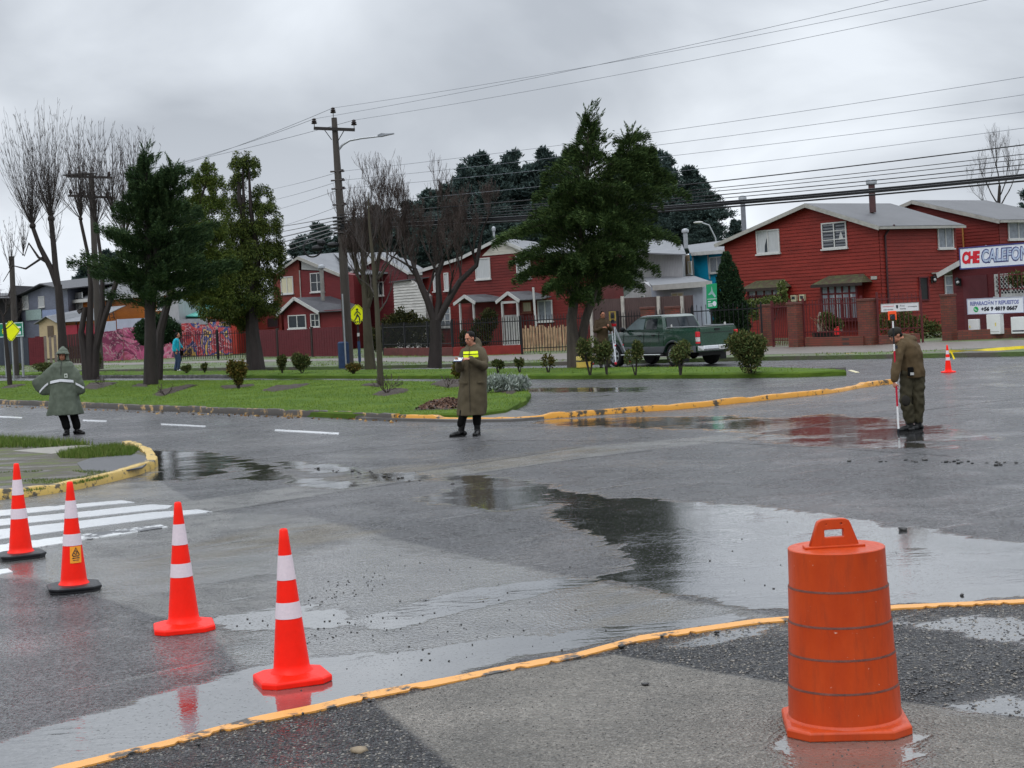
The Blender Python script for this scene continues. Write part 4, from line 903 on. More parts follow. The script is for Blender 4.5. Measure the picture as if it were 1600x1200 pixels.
m.beam(OR.w(*q0, 0.1), OR.w(*q1, 0.6), 0.06, 0.06); m.beam(OR.w(*q2, 0.1), OR.w(*q3, 0.6), 0.06, 0.06); m.build('rail', darkwood, lad, world=True)
for i in range(6):
    t_ = (i+0.5)/6; m = MB(); m.beam(OR.w(*q0, 0.1).lerp(OR.w(*q1, 0.6), t_), OR.w(*q2, 0.1).lerp(OR.w(*q3, 0.6), t_), 0.04, 0.04); m.build('rung', darkwood, lad, world=True)
GR = Fac.px2(28, 72, 108, 66.5); zg = GR.px(60, 462)[1]; h7 = thing('grey_house', 'grey blue boarded house with dark pitched roof behind the pollarded trees', 'house', (*GR.p0, 0.1))
m = MB(); pg = [(0, 0.1), (0, zg), (GR.len*0.62, GR.px(75, 446)[1]), (GR.len, zg+0.3), (GR.len, 0.1)]; extrude_body(m, GR, pg, (1, 8), 0, -0.02); siding(m, GR, pg, 0.2, 0.012); m.build('wall', clap('grey_blue_boards', S(104, 108, 122), 0.15, 0.25), h7, world=True)
r = MB(); slab(r, [GR.w(-1.2, zg-0.1, 0.6), GR.w(GR.len*0.62, pg[2][1]+0.2, 0.6), GR.w(GR.len*0.62, pg[2][1]+0.9, -8), GR.w(-1.2, zg+0.4, -8)], 0.09); slab(r, [GR.w(GR.len*0.62, pg[2][1]+0.2, 0.6), GR.w(GR.len+0.5, zg+0.3, 0.6), GR.w(GR.len+0.5, zg+0.9, -8), GR.w(GR.len*0.62, pg[2][1]+0.9, -8)], 0.09)
r.build('roof', roof_dark, h7, world=True)
for q in ((36, 462, 45, 483), (61, 463, 70, 480), (94, 461, 99, 478)): window(h7, GR, *q, curtain, wframe, 1)
m = MB(); GR.box(m, *GR.rect(42, 484, 66, 500), 0.05, 0.1); m.build('balcony_panel', simple('pale_green_panel', S(140, 158, 156), 0.5), h7, world=True)
m = MB(); GR.box(m, *GR.rect(68, 484, 90, 497), 0.05, 0.1); m.build('balcony_panel', simple('pale_blue_panel', S(128, 140, 170), 0.5), h7, world=True)
DK = Fac.px2(-60, 70, 28, 71); o = thing('dark_house', 'dark grey house at the left edge behind the small bare tree', 'house', (*DK.p0, 0.1)); m = MB()
pd = [(0, 0.1), (0, DK.px(-60, 468)[1]), (DK.px(10, 460)[0], DK.px(10, 466)[1]), (DK.px(17, 448)[0], DK.px(17, 448)[1]), (DK.len, DK.px(28, 446)[1]), (DK.len, 0.1)]
extrude_body(m, DK, pd, (0, 8), 0, -0.02); siding(m, DK, pd, 0.2, 0.012); m.build('wall', clap('dark_grey_boards', S(62, 60, 62), 0.2, 0.2), o, world=True)
r = MB(); slab(r, [P(-70, 466, 69.5), P(16, 465, 69.5), P(16, 458, 76), P(-70, 458, 76)], 0.08); r.build('roof', roof_dark, o, world=True)
CS = Fac.px2(58, 64.5, 152, 61.5); zc = CS.px(70, 503)[1]; o = thing('cream_shed', 'cream gabled shed with white roof and a red door side, between the trunks', 'shed', (*CS.p0, 0.1)); la = CS.px(61, 510)[0]; ra = CS.px(91, 510)[0]; ma = CS.px(76, 496)
m = MB(); extrude_body(m, CS, [(la, 0.1), (la, zc), ma, (ra, zc), (ra, 0.1)], (0.5, 3)); m.build('wall', simple('cream_wall', S(168, 150, 118), 0.6, 0.12, 2), o, world=True)
r = MB(); slab(r, [CS.w(la-0.3, zc-0.1, 0.3), CS.w(*ma, 0.3)+Vector((0, 0, 0.1)), CS.w(ma[0]+0.5, ma[1]+0.1, -3), CS.w(la, zc, -3)], 0.06); slab(r, [CS.w(*ma, 0.3)+Vector((0, 0, 0.1)), CS.w(ra+0.2, zc-0.1, 0.3), CS.w(CS.len, zc-0.1, 0.3), CS.w(CS.len, zc+0.9, -2.5), CS.w(ma[0]+0.4, ma[1]+0.5, -2.5)], 0.06); r.build('roof', roof_white, o, world=True)
m = MB(); CS.box(m, *CS.rect(75, 509, 84, 527), 0.01, 0.05); m.build('door', simple('brown_door', S(84, 70, 56), 0.6), o, world=True)
m = MB(); CS.box(m, *CS.rect(100, 508, 121, 541), -1.0, 0.0); CS.box(m, *CS.rect(123, 506, 152, 545), -1.0, -0.01); m.build('side_wall', simple('crimson_wall', S(138, 30, 48), 0.55, 0.15, 3), o, world=True)
TW = Fac.px2(255, 57, 400, 53); o = thing('teal_roofed_house', 'low house with a teal metal roof behind the mural and iron fence', 'house', (*TW.p0, 0.1)); zw = TW.px(340, 497)[1]
m = MB(); extrude_body(m, TW, [(0, 0.1), (0, zw), (TW.len*0.8, zw), (TW.len*0.8, 0.1)], (0.5, 7)); m.build('wall', simple('tomato_red_wall', S(178, 66, 54), 0.5, 0.12, 2), o, world=True)
r = MB(); slab(r, [P(279, 494, 55.8), P(362, 492, 53.5), P(410, 476, 58), P(392, 462, 62), P(282, 468, 63)], 0.08); r.build('roof', roof_teal, o, world=True)
m = MB(); q = Fac.px2(256, 55.5, 280, 54.8); extrude_body(m, q, [(0, 0.1), (0, q.px(260, 468)[1]), (q.len, q.px(280, 466)[1]), (q.len, 0.1)], (0.5, 4)); m.build('clad_wall', ribm, o, world=True)
r = MB(); slab(r, [P(262, 506, 53.9), P(324, 503, 52.8), P(322, 495, 55.5), P(258, 497, 56.5)], 0.06); lrf = r.build('lean_to_roof', roof_white, o, world=True); f = MB(); f.beam(P(262, 505, 53.85), P(324, 502, 52.75), 0.05, 0.36); f.build('fascia', galv, lrf, world=True)
window(o, TW, 330, 499, 339, 505, glass_dark, wframe, 1)
# ================================================================== FENCES AND WALLS
brick = NT('brick'); bt = brick.n('TexBrick'); bt.inputs['Scale'].default_value = 1.0; bt.inputs['Brick Width'].default_value = 0.24; bt.inputs['Row Height'].default_value = 0.085
bt.inputs['Mortar Size'].default_value = 0.009; bt.inputs['Color1'].default_value = (*S(122, 58, 42), 1); bt.inputs['Color2'].default_value = (*S(96, 44, 36), 1); bt.inputs['Mortar'].default_value = (*S(66, 50, 46), 1)
sx = brick.n('SeparateXYZ'); brick.l(brick.co(), sx.inputs[0]); cx = brick.n('CombineXYZ'); brick.l(brick.math('ADD', sx.outputs[0], sx.outputs[1]), cx.inputs[0]); brick.l(sx.outputs[2], cx.inputs[1]); brick.l(cx.outputs[0], bt.inputs['Vector'])
a = brick.noise(3, 5); brick.set(color=brick.mix(brick.ramp(a, [(0.45, 0.0), (0.7, 0.6)]), bt.outputs[0], S(56, 54, 36)), rough=0.7, normal=brick.bump(bt.outputs['Fac'], -0.6, 0.012))
fence_red = simple('oxide_red_iron', S(84, 34, 36), 0.5, 0.2, 5)
board_maroon = clap('maroon_fence_boards', S(92, 36, 42), 0.14, 0.25); board_dark = clap('dark_blue_boards', S(44, 50, 62), 0.15, 0.3); board_pale = clap('pale_grey_planks', S(120, 110, 102), 0.2, 0.4)
def base_px(u, v, z=0.135): p = G(u, v, z); return p
def iron_fence(label, u0, v0, u1, v1, height, mat, spacing=0.13, spikes=True, z=0.135, low=None, group='iron fences', posts=None, name='iron_fence', rails=(0.12, 0.86)):
    a = G(u0, v0, z); b = G(u1, v1, z); f = Fac((a.x, a.y), (b.x, b.y)); o = thing(name, label, 'fence', (*a.xy, z), 0, group); zb = z+(low or 0.05)
    m = MB(); k = 0.0; n = int(f.len/spacing)
    for i in range(n+1):
        s = i*f.len/n; hh = height*(1.0 if i % 2 else 0.97)
        f.box(m, s-0.011, s+0.011, zb, z+hh, -0.011, 0.011)
        if spikes: m.add([f.w(s-0.02, z+hh, 0), f.w(s+0.02, z+hh, 0), f.w(s, z+hh+0.09, 0), f.w(s, z+hh, 0.02)], [(0, 1, 2), (0, 3, 2), (3, 1, 2)])
    for r_ in rails: f.box(m, 0, f.len, zb+(height-(low or 0))*r_-0.02, zb+(height-(low or 0))*r_+0.02, -0.014, 0.016)
    m.build('railing', mat, o, world=True)
    np_ = posts or max(2, int(f.len/2.4)+1)
    for i in range(np_):
        s = i*f.len/(np_-1); m = MB(); f.box(m, s-0.035, s+0.035, z-0.02, z+height+0.06, -0.035, 0.035); m.build('post', mat, o, world=True)
    return o, f
def low_wall(label, u0, v0, u1, v1, h, mat, th=0.16, z=0.13, cat='wall', name='low_wall', group=None, o_=0.0):
    a = G(u0, v0, z); b = G(u1, v1, z); f = Fac((a.x, a.y), (b.x, b.y)); m = MB(); f.box(m, 0, f.len, z-0.02, z+h, -th-o_, -o_)
    o = m.build(name, mat); tag(o, label, cat, group); return o, f
red_plinth = simple('painted_plinth_red', S(126, 42, 38), 0.5, 0.25, 2, 0.4); dull_plinth = simple('painted_plinth_dull', S(94, 46, 44), 0.55, 0.3, 2, 0.4)
low_wall('long dull red plinth wall under the black iron fence beside the hedge', 600, 556, 708, 556, 0.38, dull_plinth)
low_wall('bright red low plinth wall in front of the white porch door', 708, 556.5, 815, 553, 0.40, red_plinth)
iron_fence('black spiked iron fence on the dull red plinth', 600, 555.5, 708, 555.5, 1.55, black_metal, low=0.42, group='black iron fences')
iron_fence('black spiked iron fence on the bright red plinth before the porches', 709, 556, 815, 552.5, 1.6, black_metal, low=0.44, group='black iron fences')
iron_fence('black iron fence at pavement level beside the big conifer trunk', 816, 553.5, 925, 549, 1.62, black_metal, group='black iron fences')
a = G(818, 549.5, .135); b = G(890, 548, .135); f = Fac((a.x, a.y), (b.x, b.y)); o = thing('picket_fence', 'fence of pale bleached wooden pickets behind the black railings', 'fence', (*a.xy, .135)); m = MB(); s = 0
rr = random.Random(4)
while s < f.len: h_ = rr.uniform(1.15, 1.35); w_ = rr.uniform(0.05, 0.085); f.box(m, s, s+w_, .15, h_, -0.02, 0.0); s += w_+rr.uniform(0.02, 0.06)
m.build('pickets', simple('bleached_pickets', S(170, 142, 112), 0.7, 0.4, 3, 0.3), o, world=True); m = MB(); f.box(m, 0, f.len, 0.4, 0.48, -0.05, -0.02); f.box(m, 0, f.len, 1.0, 1.08, -0.05, -0.02); m.build('rail', darkwood, o, world=True)
a = G(403, 558, .13); b = G(540, 557, .13); f = Fac((a.x, a.y), (b.x, b.y)); o = thing('board_fence', 'tall maroon board fence of three panels in front of the red porch house', 'fence', (*a.xy, .13)); ht = f.px(470, 513)[1]
for u0, u1, dz in ((404, 431, 0), (435, 485, 0.06), (489, 538, 0.0)):
    m = MB(); s0 = f.px(u0, 530)[0]; s1 = f.px(u1, 530)[0]; s = s0; i = 0
    while s < s1: e = min(s+0.15, s1); f.box(m, s, e-0.006, 0.15, ht-dz, -0.03, 0.0 if i % 2 else 0.008); s = e; i += 1
    m.build('panel', board_maroon, o, world=True)
for u0 in (403, 433, 487, 539): s0 = f.px(u0, 530)[0]; m = MB(); f.box(m, s0-0.07, s0+0.07, 0.12, ht+0.06, -0.1, 0.03); m.build('post', darkwood, o, world=True)
iron_fence('black spiked iron fence in front of the colourful mural', 283, 563.5, 402, 560, 1.62, black_metal, 0.2, group='black iron fences')
def mural_mat(name, cols, sc, seed):
    m = NT(name); mp_ = m.n('Mapping'); mp_.inputs['Location'].default_value = (seed, seed*0.7, seed*1.3); m.l(m.co(), mp_.inputs[0]); v = mp_.outputs[0]
    a = m.noise(sc, 3, 0.5, vec=v, dist=1.6); b = m.noise(sc*1.9, 2, 0.5, vec=v, dist=2.6); vo = m.n('TexVoronoi', Scale=sc*1.6, Randomness=1.0); m.l(v, vo.inputs['Vector'])
    n_ = len(cols); c = m.ramp(a, [(0.3+0.4*i/(n_-1), k) for i, k in enumerate(cols)], 'CONSTANT')
    c = m.mix(m.ramp(b, [(0.46, 0.0), (0.475, 1.0), (0.50, 1.0), (0.515, 0.0)]), c, S(168, 138, 142)); c = m.mix(m.ramp(a, [(0.535, 0.0), (0.545, 1.0), (0.56, 1.0), (0.57, 0.0)]), c, S(60, 30, 46))
    return m.set(color=c, rough=0.55)
mural1 = mural_mat('pink_graffiti_paint', [S(146, 62, 96), S(164, 74, 110), S(118, 44, 76), S(176, 92, 122), S(150, 66, 90), S(96, 60, 106)], 0.62, 3.1)
mural2 = mural_mat('many_coloured_mural_paint', [S(120, 34, 52), S(166, 60, 60), S(48, 62, 110), S(186, 150, 72), S(30, 34, 56), S(146, 66, 110), S(60, 90, 130)], 0.55, 8.2)
def wall_px(label, u0, v0t, v0b, u1, v1t, v1b, mat, name='wall', cat='wall', th=0.15, z=0.13, group=None):
    a = G(u0, v0b, z); b = G(u1, v1b, z); f = Fac((a.x, a.y), (b.x, b.y)); m = MB(); za = f.px(u0, v0t)[1]; zb = f.px(u1, v1t)[1]
    f.poly(m, [(0, 0.1), (0, za), (f.len, zb), (f.len, 0.1)], -th, 0.0); o = m.build(name, mat); tag(o, label, cat, group); return o, f
wall_px('pink and purple graffiti wall, section nearest the concrete pole', 161, 517, 565, 194, 514, 563, mural1, 'mural_wall', group='graffiti walls')
wall_px('pink and purple graffiti wall, section behind the cypress trunk', 194.5, 512, 563, 283, 508, 559, mural1, 'mural_wall', group='graffiti walls')
wall_px('many coloured mural wall behind the black iron fence', 286, 505, 558, 361, 502, 555, mural2, 'mural_wall', group='graffiti walls')
for q, lb in (((160, 503, 565.5, 181, 501, 564.5), 'small pale tin sheet on top of the graffiti wall beside the pole'), ((182, 499, 563.5, 262, 495, 560), 'wide pale tin sheets above the graffiti wall left of the cypress')):
    u0, t0, b0, u1, t1, b1 = q; a = G(u0, b0, .13); b = G(u1, b1, .13); f = Fac((a.x, a.y), (b.x, b.y)); f.p0 = f.p0-f.n*0.25; m = MB(); za, zb = f.px(u0, t0)[1], f.px(u1, t1)[1]
    f.poly(m, [(0, za-0.62), (0, za), (f.len, zb), (f.len, zb-0.62)], -0.03, 0.0); o = m.build('tin_sheet', metal_roof('pale_tin', S(166, 172, 186), 0.3)); tag(o, lb, 'tin sheet', 'pale tin sheets on the graffiti wall')
def plank_fence(label, u0, v0t, v0b, u1, v1t, v1b, mat, wd=0.18, gap=0.012, z=0.13, jit=0.05, group='board fences on the left'):
    a = G(u0, v0b, z); b = G(u1, v1b, z); f = Fac((a.x, a.y), (b.x, b.y)); za = f.px(u0, v0t)[1]; zb = f.px(u1, v1t)[1]; o = thing('board_fence', label, 'fence', (*a.xy, z), 0, group); m = MB(); s = 0; r = random.Random(int(u0)+5)
    while s < f.len: t = s/f.len; f.box(m, s, min(s+wd-gap, f.len), z, za+(zb-za)*t+r.uniform(-jit, jit), -0.02, r.uniform(0, .01)); s += wd
    m.build('planks', mat, o, world=True); m = MB(); f.box(m, 0, f.len, z+0.3, z+0.38, -0.06, -0.021); m.build('rail', darkwood, o, world=True); return o
plank_fence('dark blue board fence at the left edge behind the road signs', -60, 530, 572, 46, 527, 571, board_dark)
plank_fence('maroon board fence between the dark blue fence and the pale planks', 46.5, 527, 571, 70, 526, 570, clap('maroon_fence_boards', S(92, 36, 42)))
plank_fence('pale grey gappy plank fence in front of the cream shed', 70.5, 525, 570, 104, 523, 568, board_pale, 0.3, 0.14)
plank_fence('dark brown gappy plank fence behind the pollarded trunks', 104.5, 523, 568, 156, 520, 566, clap('dark_brown_planks', S(58, 44, 42)), 0.22, 0.05)
gwall, f = wall_px('long brown corrugated garage wall behind the surveyor and pickup', 925, 468, 552, 1085, 461, 546, metal_roof('brown_corrugated_wall', S(82, 66, 64), 0.0, 4.5), 'garage_wall', z=0.13)
for i, u in enumerate((925, 975, 1031, 1068)):
    s0 = f.px(u, 500)[0]; m = MB(); f.box(m, s0-0.06, s0+0.06, 0.12, f.px(u, 462.5)[1], 0.004, 0.1); o = m.build('timber_post', simple('flaking_white_post', S(168, 164, 156), 0.6, 0.25, 5, 0.4))
    tag(o, ['flaking white post at the left end of the brown garage wall', 'flaking white post on the brown wall above the white board', 'flaking white post on the brown wall above the pickup cab', 'flaking white post at the right end of the brown wall'][i], 'post', 'white posts on the brown wall')
iron_fence('black iron fence between the two brick pier tops behind the pickup', 968, 550.5, 1084, 547, 1.62, black_metal, group='black iron fences')
iron_fence('black iron fence right of the pickup beside the clipped thuja', 1085, 547, 1192, 542, 1.7, black_metal, 0.17, group='black iron fences')
def pier(label, u, vb, vt, wpx, mat, z=0.13, group='brick piers', cap=True):
    a = G(u, vb, z); d = a.y; hh = PR(u, vt, d).z; w_ = wpx*d/FPX; o = thing('brick_pier', label, 'pier', (a.x, a.y+w_/2, z), math.atan2(A1.d.y, A1.d.x), group)
    m = MB(); m.box((0, 0, (hh-z)/2-0.03), (w_, w_*0.9, hh-z)); m.build('shaft', mat, o, bevel=0.01); m = MB(); m.box((0, 0, hh-z), (w_*1.12, w_, 0.09)); m.build('cap', simple('pier_cap', S(92, 58, 50), 0.6, 0.2, 4), o, bevel=0.01); return o
pier('reddish brick pier just above the pickup bonnet', 1016, 552.5, 481, 17, brick.mat, group='brick piers'); pier('reddish brick pier above the middle of the pickup', 1055, 551.5, 480, 18, brick.mat, group='brick piers')
pier('brick pier left of the red iron gate', 1200, 541, 477, 16, brick.mat); pier('tall brick pier right of the red iron gate', 1247, 542.5, 474, 19, brick.mat)
pier('brick pier below the number plate, left of the white sign', 1361, 539.5, 468, 24, brick.mat); pier('mossy brick pier beside the open path and far cone', 1487, 532, 461, 18, brick.mat)
iron_fence('dark red iron gate between two brick piers', 1209, 542, 1237, 542, 1.72, fence_red, 0.12, False, group='red iron railings', posts=2, name='iron_gate')
low_wall('low brick wall under the red railings before the bay window', 1258, 542, 1349, 540, 0.34, brick.mat, group='low brick walls')
iron_fence('red iron railings before the mossy roofed bay window', 1258, 541.5, 1349, 539.5, 1.75, fence_red, 0.14, False, low=0.36, group='red iron railings')
low_wall('low brick wall behind the bending officer', 1374, 539, 1438, 535.5, 0.34, brick.mat, group='low brick walls')
iron_fence('red iron railings behind the bending officer', 1374, 538.5, 1442, 535, 1.85, fence_red, 0.15, False, low=0.36, group='red iron railings')
low_wall('low brick wall beneath the white boiler casings', 1497, 532, 1680, 524, 0.36, brick.mat, group='low brick walls')
iron_fence('dark red railings behind the boiler casings', 1530, 527.6, 1680, 520.6, 1.4, fence_red, 0.14, False, low=0.38, group='red iron railings')
iron_fence('dark red iron side fence at the right edge below the lattice window', 1566, 528, 1680, 523.2, 2.35, fence_red, 0.15, False, low=1.7, group='red iron railings', rails=(0.1, 0.9))
o, f = wall_px('blank white board standing against the brown wall behind the pickup', 963, 488, 549, 990, 487, 548, simple('dirty_white_board', S(190, 192, 190), 0.5, 0.1, 2), 'white_board', 'board', 0.03)
gb = thing('flower_tub', 'black tub with dry stalks behind the red railings', 'tub', G(1296, 536, .135)); m = MB(); m.lathe([(0.42, 0), (0.5, 0.02), (0.56, 0.42), (0.52, 0.42)], 16, (0, 0.6, 0)); m.build('tub', black_metal, gb, smooth=True)
m = MB(); rr = random.Random(2)
for i in range(14): m.tube([(rr.uniform(-.3, .3), 0.6+rr.uniform(-.3, .3), 0.4), (rr.uniform(-.7, .5), 0.6+rr.uniform(-.3, .3), rr.uniform(.7, 1.1))], 0.014, 4)
m.build('stalks', simple('dry_stalks', S(120, 104, 84), 0.8), gb)
rd = thing('jerrycan', 'small bright red jerrycan on the low wall beside the black tub', 'jerrycan', G(1312, 538.5, .13)+Vector((0, 0.35, 0.36))); m = MB(); m.box((0, 0, 0.12), (0.2, 0.12, 0.24)); m.box((0.1, 0, 0.12), (0.03, 0.1, 0.14)); m.build('can', simple('red_plastic', S(206, 40, 44), 0.4), rd, bevel=0.015); m = MB(); m.tube([(-0.04, 0, 0.23), (-0.04, 0, 0.3), (0.06, 0, 0.3), (0.06, 0, 0.23)], 0.015, 6); m.build('handle', simple('red_plastic', S(206, 40, 44), 0.4), rd)
wb = thing('white_tarpaulin', 'crumpled pale sheet leaning behind the red railings left of the tub', 'tarpaulin', G(1283, 536, .135)+Vector((0, 0.35, 0))); m = MB(); m.rings([[(-0.1, 0, 0.4), (0.05, 0.05, 1.25), (0.1, 0.2, 1.2), (0.0, 0.2, 0.4)], [(0.5, 0, 0.4), (0.45, 0.03, 1.0), (0.45, 0.15, 0.98), (0.5, 0.2, 0.4)], [(0.95, 0.02, 0.4), (0.9, 0.06, 0.75), (0.9, 0.16, 0.72), (0.95, 0.2, 0.4)]]); m.build('sheet', simple('pale_sheet', S(170, 166, 156), 0.6), wb, smooth=True)
SR = Fac.px2(1376, 30.0, 1437, 29.7)
sr, a0, a1, z0, z1 = board('notice_sign', 'small white notice sign on the red railings above the officer with the pole', 'sign', SR, 1377, 474, 1435.5, 486, simple('notice_white', S(206, 206, 208), 0.35, 0.06), grey_trim, 0.05, 0.03, 0.012)
hh = z1-z0; W_ = a1-a0
for (t_, k, x_, z_, w_, m_) in (('municipalidad', 0.2, 0.04, 0.62, 0.30, sign_red), ('servicios', 0.28, 0.06, 0.18, 0.26, ink), ('Área', 0.26, 0.50, 0.60, 0.13, ink), ('Verde', 0.26, 0.50, 0.22, 0.16, ink), ('protegida', 0.2, 0.72, 0.48, 0.24, ink)):
    text_mesh(t_, hh*k, m_, sr, SR, a0+W_*x_, z0+hh*z_, 0.083, 0.003, 0.0, 0, width=W_*w_)
m = MB(); cI = SR.w(a0+W_*0.43, z0+hh*0.55, 0.084); SR.poly(m, [(a0+W_*0.40, z0+hh*0.8), (a0+W_*0.46, z0+hh*0.8), (a0+W_*0.455, z0+hh*0.45), (a0+W_*0.43, z0+hh*0.3), (a0+W_*0.405, z0+hh*0.45)], 0.082, 0.086); m.build('crest', ink, sr, world=True)
# ================================================================== POLES, WIRES, SIGNS
def up_at(u, v, z=0.0): return G(u, v, z)
concrete_pole = simple('pole_concrete', S(64, 59, 55), 0.55, 0.2, 4, 0.4, scl=(1, 1, 0.3)); dark_pole = simple('dark_pole', S(40, 37, 36), 0.6, 0.25, 4, 0.4, scl=(1, 1, 0.3))
insul = simple('insulator', S(42, 34, 34), 0.25)
bp = G(546, 576, 0.1); PD = bp.y
def atpole(u, v, d=PD): return PR(u, v, d)
ptop = atpole(522, 184)
pole = thing('utility_pole', 'tall concrete utility pole with a crossarm, three insulators and a street lamp arm', 'utility pole', bp)
m = MB(); mid_ = atpole(533, 345); m.tube([bp-Vector((0, 0, 0.2)), (mid_.x, PD, mid_.z), (ptop.x, PD, ptop.z)], [0.19, 0.165, 0.11], 10); m.build('shaft', concrete_pole, pole, world=True, smooth=True)
ca, cb = atpole(491, 201), atpole(555, 203.5)
m = MB(); m.beam(ca+Vector((0, -0.14, 0)), cb+Vector((0, -0.14, 0)), 0.1, 0.12); xa = m.build('crossarm', dark_pole, pole, world=True)
for u0, v0, u1, v1 in ((508, 204, 519, 219), (538, 205, 527, 224)):
    m = MB(); m.beam(atpole(u0, v0)-Vector((0, .16, 0)), atpole(u1, v1)-Vector((0, .16, 0)), 0.03, 0.03); m.build('brace', black_metal, pole, world=True)
ITOPS = []
for u, v in ((492, 201), (521.5, 184), (554, 203)):
    c = atpole(u, v)+Vector((0, -0.14, 0)); m = MB(); m.lathe([(0.015, 0), (0.015, 0.16), (0.10, 0.17), (0.12, 0.22), (0.07, 0.24), (0.11, 0.28), (0.07, 0.32), (0.085, 0.36), (0.03, 0.40)], 12, c); m.build('insulator', insul, pole, world=True, smooth=True); ITOPS.append(c+Vector((0, 0, 0.37)))
m = MB(); m.tube([atpole(526, 243), atpole(529, 234), atpole(535, 226.5), atpole(546, 219.5), atpole(565, 216), atpole(592, 213)], [0.05, 0.05, 0.045, 0.045, 0.04, 0.035], 8); la_ = m.build('lamp_arm', galv, pole, world=True, smooth=True)
m = MB(); A_ = atpole(590, 213.5); B_ = atpole(616, 209); A_, B_ = Vector(A_), Vector(B_)
def fl(p, w_, h_): return [(p.x, p.y-w_, p.z-h_*0.3), (p.x, p.y+w_, p.z-h_*0.3), (p.x, p.y+w_*0.8, p.z+h_), (p.x, p.y-w_*0.8, p.z+h_)]
m.rings([fl(A_, 0.06, 0.07), fl(A_.lerp(B_, 0.25), 0.13, 0.11), fl(A_.lerp(B_, 0.6), 0.14, 0.05), fl(B_, 0.1, 0.03)]); m.build('lamp_head', simple('lamp_grey', S(120, 124, 130), 0.4), pole, world=True, bevel=0.01)
for v in (268, 282, 295, 320): # secondary insulator rack on the shaft
    c = atpole(522+(v-184)*0.066, v); m = MB(); m.tube([c+Vector((-0.28, -0.1, 0)), c+Vector((0.28, -0.1, 0))], 0.035, 8); m.tube([c+Vector((0.2, -0.1, -0.04)), c+Vector((0.2, -0.1, 0.07))], 0.05, 8); m.build('rack', insul, pole, world=True)
m = MB()
for v in (340, 346, 351, 357, 364): c = atpole(522+(v-184)*0.066, v); m.tube([c+Vector((-0.3, -0.17, 0)), c+Vector((0.3, -0.17, 0))], 0.045, 6)
m.build('cable_clamp', black_metal, pole, world=True)
m = MB(); c0 = atpole(489, 388)
for k in range(3):
    m.tube([c0+Vector((math.cos(t)*(0.33+0.02*k), -0.2+0.02*k, math.sin(t)*(0.33+0.015*k))) for t in np.linspace(0, 2*math.pi, 26)], 0.018, 5)
cl = m.build('cable_coil', black_metal); tag(cl, 'loop of spare black cable hanging from the wires left of the utility pole', 'cable coil')
m = MB(); c0 = atpole(515, 383)
for t in ((-.45, -.1, .5, .26), (-.3, 0.1, .34, .3), (0.15, 0.0, .5, .24)): m.ball(c0+Vector((t[0], -0.15, t[1])), (t[2]*0.5, 0.12, t[3]*0.5), 10, 6)
bx = m.build('splice_box', black_metal); tag(bx, 'black cable splice boxes strapped beside the utility pole above the red roof', 'splice box')
m = MB(); p0_ = G(541, 576, .12); p1_ = PR(538, 459, PD-0.4); p0_.y = PD-0.4; m.tube([(p0_.x, PD-0.4, 0.1), (p0_.x, PD-0.4, p1_.z)], 0.03, 6); m.build('conduit', galv, pole, world=True)
m = MB(); c = G(541.5, 575, .12); m.lathe([(0.27, 0.0), (0.27, 1.0), (0.22, 1.05)], 12, (c.x, PD, 0.13)); m.build('painted_band', simple('faded_blue_paint', S(34, 54, 84), 0.6, 0.3, 4), pole, world=True, smooth=True)
def sag(a, b, s, n=18): return [Vector(a).lerp(Vector(b), i/n)-Vector((0, 0, 4*s*(i/n)*(1-i/n))) for i in range(n+1)]
def wire(label, a, b, r, s=0.3, group='overhead wires', mat=None):
    m = MB(); m.tube(sag(a, b, s), r, 5, cap=True); o = m.build('power_line', mat or black_metal); tag(o, label, 'wire', group); return o
thin = simple('thin_wire', S(112, 116, 124), 0.5)
def endp(u, v, z, ext=1.35, start=None):
    p = G(u, v, z) if abs(z-CAM_H) > 0.01 else P(u, v, 20)
    return Vector(start)+(p-Vector(start))*ext
for i, (u, v, w_) in enumerate(((1345, 0, 'from the left insulator'), (1410, 0, 'from the pole top insulator'), (1495, 0, 'from the right insulator'))):
    S0 = ITOPS[i]; wire('thin bare high wire %s to the upper right' % w_, S0, endp(u, v, S0.z+0.25, 1.3, S0), 0.007, 0.25, 'thin bare high wires', thin)
    wire('thin bare high wire %s towards the left' % w_, S0, P([290, 292, 250][i], [243, 246, 252][i], 44)+(P([290, 292, 250][i], [243, 246, 252][i], 44)-S0)*0.8, 0.010, 0.3, 'thin bare high wires', thin)
for i, (v0, v1, lb) in enumerate(((268, 110, 'top'), (282, 138, 'second'), (295, 165, 'third'), (320, 190, 'lowest'))):
    S0 = atpole(522+(v0-184)*0.066+6, v0)-Vector((0, 0.1, 0)); wire('thin bare wire, %s of the four running right from the shaft rack' % lb, S0, endp(1600, v1, S0.z, 1.3, S0), 0.007, 0.25, 'thin bare wires off the shaft rack', thin)
    E_ = P(440, v0+18+i*3, 52); wire('thin bare wire, %s of the four running left from the shaft rack' % lb, S0, S0+(E_-S0)*3.2, 0.010, 0.3, 'thin bare wires off the shaft rack', thin)
cabs = ((336, 214, 0.018, 'uppermost heavy'), (341, 229, 0.012, 'second'), (343, 237, 0.012, 'third'), (346, 246, 0.016, 'fourth'), (350, 253, 0.014, 'fifth'), (353, 262, 0.035, 'very thick upper'), (356, 266, 0.05, 'thickest'), (359, 272, 0.03, 'lowest thick'))
for i, (v0, v1, r, lb) in enumerate(cabs):
    S0 = atpole(522+(v0-184)*0.066, v0)-Vector((0, 0.17, 0)); zt_ = S0.z-0.1; wire('%s black cable sagging from the utility pole past the big red house' % lb, S0, endp(1600, v1, zt_, 1.3, S0), r, 0.30, 'black communication cables')
